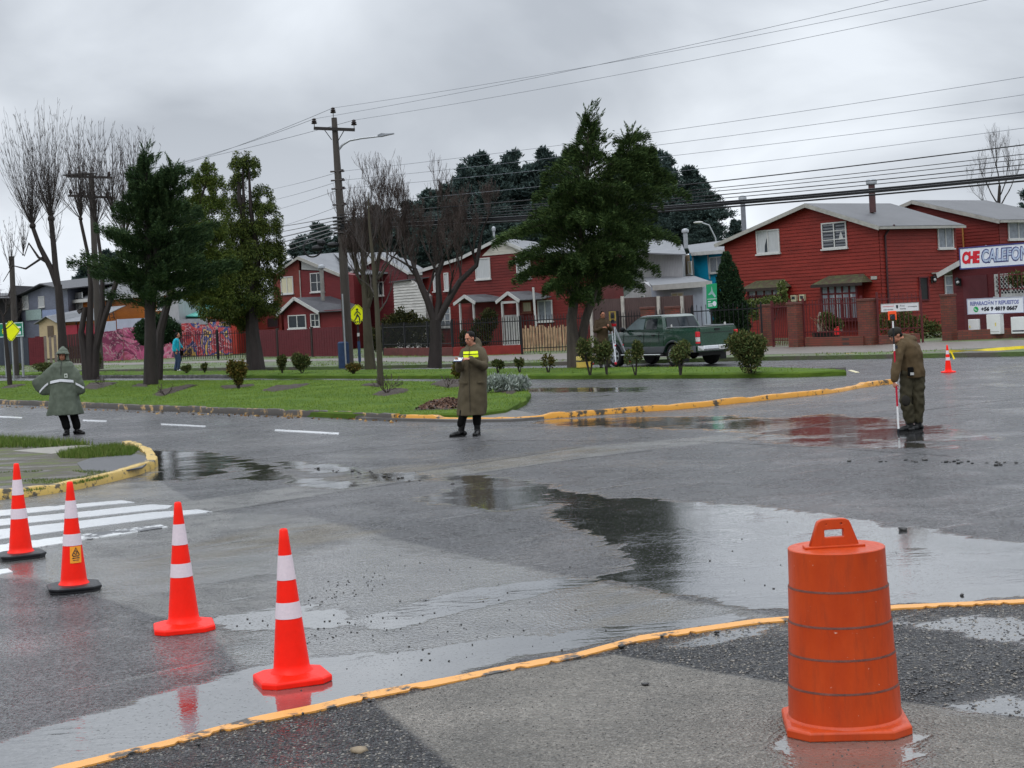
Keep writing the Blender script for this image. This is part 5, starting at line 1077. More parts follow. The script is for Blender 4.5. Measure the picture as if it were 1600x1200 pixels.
for i, (vv, r) in enumerate(((350, 0.02), (358, 0.02), (366, 0.03), (374, 0.03), (381, 0.025), (388, 0.02))):
    S0 = atpole(533, 338+i*5)-Vector((0, 0.17, 0)); E_ = P(435, vv+i*0.5, 50); wire('black cable number %s from the top leading left from the pole behind the tall tree' % ('one', 'two', 'three', 'four', 'five', 'six')[i], S0, S0+(E_-S0)*3.2, r, 0.2, 'black cables leading left')
b2_ = G(156, 572, 0.12); D2 = 43.0*K
def q2(u, v): return PR(u, v, D2)
pl2 = thing('utility_pole', 'older dark utility pole with two crossarms among the bare pollarded shoots', 'utility pole', (q2(156, 572).x, D2, 0.12))
m = MB(); m.tube([(q2(156, 572).x, D2, 0.0), q2(142, 272)], [0.2, 0.13], 10); m.build('shaft', concrete_pole, pl2, world=True, smooth=True)
for (u0, v0, u1, v1) in ((105, 276, 177, 278), (108, 306, 176, 309)):
    m = MB(); m.beam(q2(u0, v0)-Vector((0, .16, 0)), q2(u1, v1)-Vector((0, .16, 0)), 0.1, 0.12); m.build('crossarm', dark_pole, pl2, world=True)
for u, v in ((110, 275), (125, 275.5), (172, 277), (112, 305), (132, 306), (170, 308)):
    c = q2(u, v)-Vector((0, .16, 0)); m = MB(); m.lathe([(0.015, 0), (0.09, 0.1), (0.1, 0.16), (0.06, 0.18), (0.08, 0.25), (0.02, 0.3)], 10, c); m.build('insulator', insul, pl2, world=True, smooth=True)
m = MB(); m.ball(q2(125, 273)-Vector((0.0, .2, 0)), (0.9, 0.12, 0.08), 10, 6); m.build('switch_gear', black_metal, pl2, world=True)
sp_ = G(150, 571, .12); m = MB(); m.tube([(sp_.x-0.5, 41*K, 0.1), (sp_.x-0.42, 41*K, 6.0)], [0.16, 0.13], 10); o = m.build('concrete_post', concrete_pole, smooth=True); tag(o, 'short bare concrete post beside the graffiti wall, right of the pollarded trunks', 'post')
sy = simple('sign_yellow', S(226, 232, 10), 0.35, 0.04); 
def diamond_sign(loc, zc, half, rz, label, fig=True, pole_mat=black_metal, pr=0.035, lean=0.0):
    o = thing('crossing_sign', label, 'road sign', loc, rz, None); m = MB(); m.tube([(0, 0, 0), (0, 0, zc+half*0.6)], pr, 8); m.build('post', pole_mat, o, smooth=True)
    def dia(h, y0, y1, mat, name):
        k = h*0.12; pts = [(0+k, -h+k), (h-k, -k), (h-k, k), (k, h-k), (-k, h-k), (-h+k, k), (-h+k, -k), (-k, -h+k)]
        m = MB(); m.rings([[(x, y0, zc+z) for x, z in pts], [(x, y1, zc+z) for x, z in pts]]); return m.build(name, mat, o)
    dia(half, -pr-0.02, -pr-0.008, sy, 'panel'); 
    h = half*0.93; m = MB(); w_ = 0.018
    cs = [(0, -h), (h, 0), (0, h), (-h, 0)]
    for i in range(4): a, b = cs[i], cs[(i+1) % 4]; m.beam((a[0]*.97, -pr-0.024, zc+a[1]*.97), (b[0]*.97, -pr-0.024, zc+b[1]*.97), 0.006, w_)
    m.build('border', ink, o)
    if fig:
        m = MB(); y = -pr-0.026; s = half/0.45
        def B(p, q, w): m.beam((p[0]*s, y, zc+p[1]*s), (q[0]*s, y, zc+q[1]*s), 0.006, w*s)
        m.lathe([(0.045*s, -0.004), (0.045*s, 0.004)], 14, (0.0, y, zc+0.20*s), Matrix.Rotation(R(90), 3, 'X'))
        B((0, 0.15), (0, -0.02), 0.085); B((0.0, 0.0), (0.075, -0.13), 0.05); B((0.075, -0.13), (0.085, -0.26), 0.045); B((0.0, 0.0), (-0.05, -0.13), 0.05); B((-0.05, -0.13), (-0.13, -0.24), 0.045)
        B((0.0, 0.13), (-0.085, 0.04), 0.035); B((-0.085, 0.04), (-0.12, -0.03), 0.03); B((0.0, 0.13), (0.09, 0.06), 0.035); B((0.09, 0.06), (0.12, -0.02), 0.03)
        m.build('walking_figure', ink, o)
        m = MB(); 
        for k in range(5): m.beam((-0.17+0.075*k, y, zc-0.27*s), (-0.14+0.075*k, y, zc-0.31*s), 0.006, 0.05)
        m.build('zebra_marks', ink, o)
    return o
b_ = G(556, 571, 0.12); dd_ = b_.y; zc = PR(557.5, 491.5, dd_).z
sgn = diamond_sign((PR(557.5, 491, dd_).x+0.02, dd_, 0.12), zc-0.12, 0.47, 0.1, 'yellow diamond pedestrian crossing sign on a dark post beside the utility pole')
m = MB(); zz_ = PR(556, 523, dd_).z-0.12; m.box((0, -0.05, zz_), (0.1, 0.02, 0.14)); m.build('small_plate', white_trim, sgn); m = MB(); m.tube([(0, 0, 0.15), (0, 0, 1.0)], 0.06, 8); m.build('blue_sleeve', simple('faded_blue_paint', S(34, 54, 84), 0.6), sgn)
b_ = G(12, 606, 0.15); dl = 36.0*K
diamond_sign((PR(17, 500, dl).x, dl, 0.12), PR(17, 517, dl).z-0.12, 0.5, -0.3, 'yellow diamond sign behind the small bare tree at the left edge', False, galv)
gsn = thing('direction_sign', 'green direction sign on two grey posts behind the yellow diamond at the left', 'road sign', (P(25, 500, 40).x, 40*K, 0.12)); f = Fac.px2(-6, 40.2, 37, 39.8); a0, a1, z0, z1 = f.rect(-6, 504, 37, 527)
m = MB(); f.box(m, a0, a1, z0, z1, 0, 0.03); m.build('panel', simple('sign_green', S(22, 118, 86), 0.4, 0.08), gsn, world=True)
m = MB(); 
for q in ((a0, a1, z1-0.05, z1-0.02), (a0, a1, z0+0.02, z0+0.05), (a1-0.05, a1-0.02, z0, z1)): f.box(m, *q, 0.03, 0.036)
m.build('border', sign_white, gsn, world=True); m = MB(); f.box(m, a1-0.5, a1-0.15, z0+0.12, z0+0.27, 0.03, 0.036); f.box(m, a1-0.6, a1-0.15, z0+0.42, z0+0.5, 0.03, 0.036); m.build('lettering_block', sign_white, gsn, world=True)
for u in (6, 32): s0 = f.px(u, 520)[0]; m = MB(); f.box(m, s0-0.04, s0+0.04, 0.1, z1, -0.09, -0.01); m.build('post', galv, gsn, world=True)
b_ = G(1118, 556, .13); dg_ = 29.2*K; f = Fac.px2(1101, 29.05, 1121, 29.25); gms = thing('map_sign', 'tilted green map sign on a dark post behind the pickup tailgate', 'road sign', (PR(1112, 500, dg_).x, dg_, 0.13))
a0, _ = f.px(1103, 462); a1, _ = f.px(1120, 462); zt0 = f.px(1105, 444.5)[1]; zt1 = f.px(1120, 442.5)[1]; zb0 = f.px(1102, 482.5)[1]; zb1 = f.px(1117, 481)[1]
m = MB(); qd = [(a0, zb0), (a1-0.05, zb1), (a1, zt1), (a0+0.04, zt0)]; f.poly(m, qd, 0, 0.03); m.build('panel', simple('sign_bright_green', S(18, 148, 96), 0.35, 0.05), gms, world=True)
cx_ = (a0+a1)/2; cz_ = (zb0+zt0)/2; hw = (a1-a0)/2; hz_ = (zt0-zb0)/2
m = MB(); f.poly(m, [(cx_-hw*0.7, cz_+0.15*hz_), (cx_-0.1*hw, cz_+0.45*hz_), (cx_, cz_+0.85*hz_), (cx_+0.15*hw, cz_+0.45*hz_), (cx_+hw*0.7, cz_-0.0*hz_), (cx_+0.5*hw, cz_-0.12*hz_), (cx_, cz_+0.2*hz_), (cx_-0.5*hw, cz_+0.12*hz_)], 0.03, 0.035); m.build('volcano_emblem', simple('pale_emblem', S(150, 180, 180), 0.4), gms, world=True)
m = MB(); f.box(m, a0+0.02, a1-0.05, cz_-0.24*hz_, cz_-0.2*hz_, 0.03, 0.035); m.build('dividing_line', sign_white, gms, world=True)
m = MB()
for k, ln in ((0.42, 0.5), (0.62, 0.9), (0.78, 0.8)): f.box(m, a0+0.05, a0+0.05+hw*ln, cz_-k*hz_-0.02, cz_-k*hz_+0.015, 0.03, 0.035)
m.build('lettering', sign_white, gms, world=True)
m = MB(); m.lathe([(0.09, -0.003), (0.09, 0.004)], 16, f.w(a1-0.17, cz_-0.62*hz_, 0.034), Matrix.Rotation(math.atan2(f.d.y, f.d.x), 3, 'Z') @ Matrix.Rotation(R(90), 3, 'X')); m.build('round_emblem', sign_white, gms, world=True)
m = MB(); m.beam(f.w(cx_, zt0-0.2, -0.03), f.w(cx_-0.02, 0.1, -0.03), 0.06, 0.05, up=(0, 1, 0)); m.build('post', black_metal, gms, world=True)
fl_ = P(1092, 347, 75); o = thing('street_lamp', 'distant curved street lamp in front of the dark pines above the blue house', 'street lamp', (P(1122, 400, 75).x, 75*K, 0.1)); m = MB(); m.tube([(P(1122, 400, 75).x, 75*K, 0.0), P(1118, 372, 75), P(1108, 352, 75), P(1096, 348, 75)], 0.07, 7); m.build('pole', galv, o, world=True, smooth=True)
m = MB(); m.ball(P(1091, 347.5, 75), (0.45, 0.15, 0.1), 10, 6); m.build('lamp_head', white_trim, o, world=True, smooth=True)
# ================================================================== CONES, DRUM
def fluoro(name, col, rough=0.42):
    m = NT(name); a = m.noise(9, 6, 0.65); b = m.noise(60, 3, 0.7)
    c = m.ramp(a, [(0.3, mul(col, 0.9)), (0.7, mul(col, 1.05))]); c = m.mix(m.ramp(b, [(0.68, 0.0), (0.75, 0.4)]), c, mul(col, 0.4))
    return m.set(color=c, rough=rough, normal=m.bump(b, 0.05, 0.004), spec=0.22)
cone_red = fluoro('cone_red_pvc', (0.90, 0.012, 0.002)); cone_base_black = simple('black_rubber', S(34, 35, 38), 0.4, 0.2, 10)
rf_ = NT('reflective_sleeve'); a = rf_.noise(24, 6, 0.75); b = rf_.noise(70, 3, 0.6); rf_.set(color=rf_.mix(rf_.ramp(a, [(0.66, 0.0), (0.72, 0.85)]), rf_.mix(b, S(224, 208, 214), S(196, 184, 192)), S(150, 84, 84)), rough=0.35, normal=rf_.bump(b, 0.1, 0.003))
def cone(name, label, loc, rz, H=0.9, black=True, tilt=0.0, old=False):
    o = thing(name, label, 'traffic cone', loc, rz, 'traffic cones'); o.rotation_euler = (0, tilt, rz); s = H/0.9
    hb = 0.055*s; rb = 0.110*s; rt = 0.024*s
    def rad(z): return rb+(rt-rb)*((z-hb)/(H-hb))
    cols = MB(); base = MB()
    prof = [(rad(hb)+0.018*s, hb-0.004), (rad(hb)+0.010*s, hb+0.010*s), (rad(hb+0.02*s), hb+0.025*s)]+[(rad(z), z) for z in np.linspace(hb+0.05*s, H-0.012*s, 14)]+[(rt*0.85, H-0.002), (rt*0.55, H), (rt*0.5, H-0.03*s)]
    cols.lathe(prof, 40, cap=False); cols.build('body', cone_red, o, smooth=True, angle=50)
    W = 0.205*s; k = W*0.34; oc = [(W, -W+k), (W, W-k), (W-k, W), (-W+k, W), (-W, W-k), (-W, -W+k), (-W+k, -W), (W-k, -W)]
    if black:
        rings = [[(x*0.98, y*0.98, 0) for x, y in oc], [(x*0.98, y*0.98, 0.018*s) for x, y in oc], [(x*1.03, y*1.03, 0.03*s) for x, y in oc], [(x*1.03, y*1.03, 0.046*s) for x, y in oc], [(x*0.9, y*0.9, hb) for x, y in oc], [(x*0.3, y*0.3, hb+0.002) for x, y in oc]]
    else:
        rings = [[(x*1.02, y*1.02, 0) for x, y in oc], [(x*1.02, y*1.02, 0.03*s) for x, y in oc], [(x*0.98, y*0.98, 0.04*s) for x, y in oc], [(x*0.5, y*0.5, hb+0.004) for x, y in oc], [(x*0.3, y*0.3, hb+0.004) for x, y in oc]]
    base.rings(rings); base.build('base', cone_base_black if black else cone_red, o, bevel=0.005)
    for z0, z1 in ((0.60*s, 0.745*s), (0.375*s, 0.47*s)) if not old else ((0.60*s, 0.72*s), (0.40*s, 0.5*s)):
        m = MB(); m.lathe([(rad(z)+0.0022*s, z) for z in (z0, (z0+z1)/2, z1)], 40, cap=False); m.build('reflective_band', rf_.mat, o, smooth=True)
    return o
cone('traffic_cone', 'leftmost red cone of the row, on a black base by the crosswalk', G(33, 871), 0.5, 0.905, True)
c2_ = cone('traffic_cone', 'red cone with a yellow sticker on a black base, second from the left', G(116, 922), 0.35, 0.90, True, 0.01)
cone('traffic_cone', 'plain all red cone with clean white bands, third from the left', G(288, 983), 0.25, 0.90, False)
cone('traffic_cone', 'nearest all red cone with scuffed bands, close to the yellow line', G(457, 1063), 0.35, 0.905, False, -0.008)
cf = cone('traffic_cone', 'small distant red cone tied with yellow tape in front of the houses', G(1482, 582), 0.1, 0.68, False, 0.0, True)
def on_cone(phi, z, off=0.003, H=0.9): 
    hb = 0.055; r = 0.110+(0.024-0.110)*((z-hb)/(H-hb))+off; return Vector((math.sin(phi)*r, -math.cos(phi)*r, z))
m = MB(); vs = []; nn = 10
for j in range(9):
    z = 0.235+0.135*j/8
    for i in range(nn+1):
        x_ = 0.000+0.098*i/nn; r_ = 0.110+(0.024-0.110)*((z-0.055)/0.845)+0.0035; phi = -0.38+x_/r_+0.05; vs.append((math.sin(phi)*r_, -math.cos(phi)*r_, z))
fs = [(j*(nn+1)+i, j*(nn+1)+i+1, (j+1)*(nn+1)+i+1, (j+1)*(nn+1)+i) for j in range(8) for i in range(nn)]
m.add(vs, fs); stk = m.build('sticker', simple('sticker_amber', S(232, 152, 44), 0.4, 0.08, 20), c2_, smooth=True)
def stk_line(pts, w_):
    q = []
    for x_, zz in pts:
        z = 0.235+0.135*zz; r_ = 0.110+(0.024-0.110)*((z-0.055)/0.845)+0.006; phi = -0.33+0.098*x_/r_; q.append((math.sin(phi)*r_, -math.cos(phi)*r_, z))
    mm = MB(); mm.tube(q, w_, 4); return mm
for nm, pts, w_ in (('emblem', [(0.2, 0.5), (0.5, 0.92), (0.8, 0.5), (0.72, 0.42), (0.28, 0.42), (0.2, 0.5)], 0.004), ('emblem', [(0.35, 0.6), (0.5, 0.5), (0.6, 0.66), (0.5, 0.75), (0.42, 0.7)], 0.004), ('lettering', [(0.2, 0.30), (0.8, 0.30)], 0.005), ('lettering', [(0.25, 0.17), (0.75, 0.17)], 0.003)):
    stk_line(pts, w_).build(nm, ink, stk)
tp = thing('caution_tape', 'yellow caution tape strung from the far cone to the right', 'tape', cf.location+Vector((0, 0, 0.55)))
m = MB(); A_ = cf.location+Vector((0.04, -0.02, 0.52)); pts = [A_, P(1500, 548.5, 20.8), P(1530, 547, 21.5), P(1560, 545.5, 22), P(1605, 542, 22.5), P(1680, 538, 23)]
pts = smooth_line(pts, 2); rings = []
for i, p in enumerate(pts): t = i*0.35; w_ = 0.035; rings.append([p+Vector((0, 0.004*math.cos(t), w_*abs(math.cos(t*0.6))+0.006)), p+Vector((0.0, 0.03*math.sin(t), -w_*abs(math.cos(t*0.6))-0.006))])
m.rings(rings, cap=False, closed=False); m.build('ribbon', simple('tape_yellow', S(232, 206, 24), 0.35, 0.2, 2), tp, world=True)
m = MB(); m.rings([[A_+Vector((0.0, -0.05, 0.0)), A_+Vector((0.05, -0.05, 0.0))], [A_+Vector((0.05, -0.05, -0.1)), A_+Vector((0.09, -0.05, -0.11))], [A_+Vector((0.07, -0.07, -0.2)), A_+Vector((0.12, -0.06, -0.19))]], cap=False, closed=False); m.build('loose_end', simple('tape_yellow', S(232, 206, 24), 0.35), tp, world=True)
dm = NT('drum_orange_plastic'); a = dm.noise(4, 7, 0.65, scl=(1, 1, 0.5)); b = dm.noise(14, 6, 0.7, scl=(1.6, 1.6, 0.28)); d3 = dm.noise(42, 4, 0.7)
dc = dm.ramp(a, [(0.3, (0.40, 0.038, 0.005)), (0.7, (0.53, 0.062, 0.008))]); dc = dm.mix(dm.ramp(b, [(0.50, 0.0), (0.78, 0.5)]), dc, (0.18, 0.030, 0.010)); dc = dm.mix(dm.ramp(d3, [(0.70, 0.0), (0.72, 0.8)]), dc, (0.7, 0.5, 0.4))
dm.set(color=dc, spec=0.3, rough=dm.mapr(b, 0.3, 0.7, 0.30, 0.5), normal=dm.bump(d3, 0.08, 0.004))
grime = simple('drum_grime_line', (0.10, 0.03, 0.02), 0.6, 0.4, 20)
dp_ = G(1321, 1133); dr = thing('traffic_drum', 'large orange ribbed plastic traffic drum with handle standing by the yellow line', 'traffic drum', dp_, 0.0)
D_ = dp_.y; sc = 1300/D_
Hh = 0.88; rings_z = [0.055, 0.213, 0.372, 0.527, 0.695, Hh]; 
bs = [0.274, 0.2655, 0.257, 0.2485, 0.24]
prof = [(0.286, 0.046), (0.278, 0.058)]
for i in range(5): prof += [(bs[i], rings_z[i]+0.006), (bs[i]-0.0035, rings_z[i+1]-0.006), (bs[i]-0.0030, rings_z[i+1]-0.001)]+([(bs[i]-0.0045, rings_z[i+1]+0.001)] if i < 4 else [])
prof += [(bs[4]-0.007, Hh+0.003), (bs[4]-0.02, Hh+0.004), (bs[4]-0.03, Hh+0.001), (0.05, Hh+0.002)]
m = MB(); m.lathe(prof, 72); m.build('body', dm.mat, dr, smooth=True, angle=30)
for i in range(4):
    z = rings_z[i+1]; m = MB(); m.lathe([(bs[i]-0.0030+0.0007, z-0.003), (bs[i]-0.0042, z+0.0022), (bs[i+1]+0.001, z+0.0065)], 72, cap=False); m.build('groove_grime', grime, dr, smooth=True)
W = 0.298; k = 0.10; oc = [(W, -W+k), (W, W-k), (W-k, W), (-W+k, W), (-W, W-k), (-W, -W+k), (-W+k, -W), (W-k, -W)]
rt_ = Matrix.Rotation(-0.1, 3, 'Z'); oc = [tuple((rt_ @ Vector((x, y, 0)))[:2]) for x, y in oc]
m = MB(); m.rings([[(x*1.0, y*1.0, 0) for x, y in oc], [(x*1.0, y*1.0, 0.034) for x, y in oc], [(x*0.985, y*0.985, 0.044) for x, y in oc], [(x*0.92, y*0.92, 0.050) for x, y in oc], [(x*0.4, y*0.4, 0.050) for x, y in oc]]); m.build('base', dm.mat, dr, bevel=0.006)
def rrect(x0, x1, z0, z1, r, n=5):
    out_ = []
    for cx_, cz_, a0 in ((x1-r, z1-r, 0), (x0+r, z1-r, 90), (x0+r, z0+r, 180), (x1-r, z0+r, 270)):
        for i in range(n+1): t = R(a0+90*i/n); out_.append((cx_+r*math.cos(t), cz_+r*math.sin(t)))
    return out_
cu = bpy.data.curves.new('h', 'CURVE'); cu.dimensions = '2D'; cu.fill_mode = 'BOTH'; cu.extrude = 0.014; cu.bevel_depth = 0.004; cu.bevel_resolution = 1
outer = [(-0.122, 0.0), (0.122, 0.0), (0.082, 0.112), (0.076, 0.124), (0.062, 0.132), (0.04, 0.135), (-0.04, 0.135), (-0.062, 0.132), (-0.076, 0.124), (-0.082, 0.112)]
holes = [rrect(-0.052, 0.052, 0.046, 0.090, 0.008), [(0.038+0.008*math.cos(t), 0.113+0.008*math.sin(t)) for t in np.linspace(0, 2*math.pi, 13)[:-1]], [(-0.038+0.006*math.cos(t), 0.114+0.006*math.sin(t)) for t in np.linspace(0, 2*math.pi, 13)[:-1]]]
for ps_ in [outer]+holes:
    sp2 = cu.splines.new('POLY'); sp2.points.add(len(ps_)-1); sp2.use_cyclic_u = True
    for i, (x_, y_) in enumerate(ps_): sp2.points[i].co = (x_, y_, 0, 1)
ho = bpy.data.objects.new('h', cu); C.objects.link(ho); dgx = bpy.context.evaluated_depsgraph_get(); me = bpy.data.meshes.new_from_object(ho.evaluated_get(dgx)); C.objects.unlink(ho); bpy.data.objects.remove(ho)
me.transform(Matrix.Translation((-0.012, -0.005, Hh+0.004)) @ Matrix.Rotation(0.10, 4, 'Z') @ Matrix.Rotation(R(90), 4, 'X')); me.materials.clear(); me.materials.append(dm.mat); hd = bpy.data.objects.new('handle', me); C.objects.link(hd); hd.parent = dr
m = MB(); m.prism([(-0.16, -0.045), (0.14, -0.03), (0.14, 0.045), (-0.16, 0.04)], Hh, Hh+0.014); m.build('handle_foot', dm.mat, dr, bevel=0.005)
# ================================================================== TREES AND PLANTS
def leaf_mat(name, cols, rough=0.7, spec=0.06):
    m = NT(name); g = m.n('NewGeometry'); a = m.noise(0.9, 4, 0.6)
    f = m.math('ADD', m.math('MULTIPLY', g.outputs['Random Per Island'], 0.6), m.math('MULTIPLY', a, 0.45))
    n_ = len(cols); c = m.ramp(f, [(0.12+0.7*i/(n_-1), k) for i, k in enumerate(cols)])
    return m.set(color=c, rough=rough, spec=spec)
bark = NT('bark'); a = bark.noise(3, 6, 0.7, scl=(1, 1, 0.25)); b = bark.noise(18, 4, 0.7, scl=(1, 1, 0.3))
bark.set(color=bark.ramp(a, [(0.3, S(40, 34, 30)), (0.6, S(72, 64, 56)), (0.8, S(84, 86, 62))]), rough=0.8, normal=bark.bump(b, 0.9, 0.03)); bark = bark.mat
bark_dark = simple('wet_dark_bark', S(42, 36, 34), 0.7, 0.35, 4, 0.9, bscale=18, scl=(1, 1, 0.3)); bark_moss = simple('mossy_bark', S(62, 58, 46), 0.8, 0.3, 4, 0.9, bscale=18, scl=(1, 1, 0.3))
twig_grey = simple('grey_brown_twigs', S(66, 60, 58), 0.7, 0.2, 3); twig_red = simple('reddish_twigs', S(66, 56, 52), 0.7, 0.25, 3)
conif_m = leaf_mat('dark_conifer_sprays', [(0.014, 0.030, 0.012), (0.034, 0.062, 0.021), (0.080, 0.118, 0.036)])
cyp_m = leaf_mat('deep_cypress_sprays', [(0.013, 0.028, 0.014), (0.032, 0.062, 0.027), (0.07, 0.108, 0.040)])
yel_m = leaf_mat('yellow_green_leaves', [(0.020, 0.036, 0.010), (0.050, 0.080, 0.017), (0.115, 0.14, 0.028)]); talld_m = leaf_mat('tall_tree_leaves', [(0.016, 0.028, 0.010), (0.040, 0.062, 0.017), (0.10, 0.12, 0.026)])
pine_m = leaf_mat('haze_tinted_pine_needles', [(0.024, 0.040, 0.042), (0.042, 0.066, 0.062), (0.070, 0.098, 0.084)]); bush_m = leaf_mat('bush_leaves', [(0.022, 0.036, 0.014), (0.055, 0.08, 0.024), (0.12, 0.11, 0.04)])  # pine needles: distance haze is put into their bluish colour
bushr_m = leaf_mat('reddish_bush_leaves', [(0.030, 0.030, 0.010), (0.07, 0.075, 0.018), (0.14, 0.085, 0.022)]); thuja_m = leaf_mat('clipped_thuja', [(0.008, 0.020, 0.010), (0.016, 0.034, 0.016), (0.030, 0.055, 0.022)])
silver_m = leaf_mat('silver_leaves', [(0.12, 0.14, 0.12), (0.26, 0.30, 0.27), (0.42, 0.46, 0.42)]); vine_m = leaf_mat('vine_leaves', [(0.03, 0.05, 0.015), (0.08, 0.11, 0.03), (0.15, 0.17, 0.06)]); hedge_m = leaf_mat('dark_hedge_leaves', [(0.010, 0.014, 0.008), (0.025, 0.032, 0.012), (0.06, 0.055, 0.018)])
def leaves(cen, dirs, ln, wd, r, curl=0.25):
    """rhombic leaves: centre, direction, length, width (arrays) -> verts, quads"""
    n = len(cen); d = dirs/np.linalg.norm(dirs, axis=1, keepdims=True); q = r.normal(size=(n, 3)); s = np.cross(d, q); s /= np.linalg.norm(s, axis=1, keepdims=True)+1e-9
    u = np.cross(s, d); ln = np.asarray(ln).reshape(-1, 1)*np.ones((n, 1)); wd = np.asarray(wd).reshape(-1, 1)*np.ones((n, 1))
    A = cen-d*ln*0.5; B = cen+s*wd*0.5+u*wd*curl*0.3; Cc = cen+d*ln*0.5-u*ln*0.08; D = cen-s*wd*0.5+u*wd*curl*0.3
    V = np.stack([A, B, Cc, D], 1).reshape(-1, 3); F = np.arange(n*4).reshape(n, 4); return V, F
def ell_points(n, r, shell=0.55):
    d = r.normal(size=(n, 3)); d /= np.linalg.norm(d, axis=1, keepdims=True); rad = (shell+(1-shell)*r.random(n))**0.8; rad = np.where(r.random(n) < 0.25, r.random(n)**0.5, rad); return d*rad[:, None], d
def segs_mesh(name, P0, P1, R0, R1, mat, parent, k=3):
    P0 = np.array(P0, float); P1 = np.array(P1, float); R0 = np.array(R0, float); R1 = np.array(R1, float); d = P1-P0; d /= np.linalg.norm(d, axis=1, keepdims=True)+1e-9
    ref = np.where(np.abs(d[:, 2:3]) < 0.9, np.array([[0, 0, 1.0]]), np.array([[1.0, 0, 0]])); a = np.cross(d, ref); a /= np.linalg.norm(a, axis=1, keepdims=True)+1e-9; b = np.cross(d, a); vs = []
    for base, rr_ in ((P0, R0), (P1, R1)):
        for j in range(k): t = 2*np.pi*j/k; vs.append(base+(a*np.cos(t)+b*np.sin(t))*rr_[:, None])
    V = np.stack(vs, 1).reshape(-1, 3); n = len(P0); F = []
    for j in range(k): j2 = (j+1) % k; F.append(np.stack([np.arange(n)*2*k+j, np.arange(n)*2*k+j2, np.arange(n)*2*k+k+j2, np.arange(n)*2*k+k+j], 1))
    return np_mesh(name, V, 4, np.concatenate(F), mat, parent, smooth=True)
def grow(p, d, ln, r, depth, segs, rnd, up=0.15, spread=0.6, nch=(2, 4), ratio=0.68, wob=0.18, nseg=4):
    """recursive branch; appends segments (p0, p1, r0, r1, depth)"""
    d = d.normalized(); pts = [p.copy()]; rr_ = r
    for i in range(nseg):
        d = (d+Vector((rnd.gauss(0, wob), rnd.gauss(0, wob), rnd.gauss(0, wob)+up*0.5))).normalized(); q = p+d*ln/nseg; r2 = r*(1-0.45*(i+1)/nseg)
        segs.append((p.copy(), q.copy(), rr_, r2, depth)); p = q; rr_ = r2; pts.append((p.copy(), d.copy(), r2))
    if depth <= 0: return
    for k in range(rnd.randint(*nch)):
        i = rnd.randint(1, nseg) if k else nseg; q, dd, r2 = pts[i]
        ax = Vector((rnd.gauss(0, 1), rnd.gauss(0, 1), rnd.gauss(0, 0.5))).normalized(); nd = (dd+ax*spread*rnd.uniform(0.5, 1.1)+Vector((0, 0, up))).normalized()
        grow(q, nd, ln*ratio*rnd.uniform(0.75, 1.2), r2*rnd.uniform(0.55, 0.85), depth-1, segs, rnd, up, spread, nch, ratio, wob, nseg)
def put_segs(segs, parent, loc, matl, thick, thin_mat=None, rmin=0.006):
    big_ = [s for s in segs if s[2] >= thick]; sm = [s for s in segs if s[2] < thick]; L_ = np.array(loc)
    if big_: segs_mesh('limbs', [np.array(s[0])-L_ for s in big_], [np.array(s[1])-L_ for s in big_], [s[2] for s in big_], [s[3] for s in big_], matl, parent, 7)
    if sm: segs_mesh('twigs', [np.array(s[0])-L_ for s in sm], [np.array(s[1])-L_ for s in sm], [max(s[2], rmin) for s in sm], [max(s[3], rmin*0.6) for s in sm], thin_mat or matl, parent, 3)
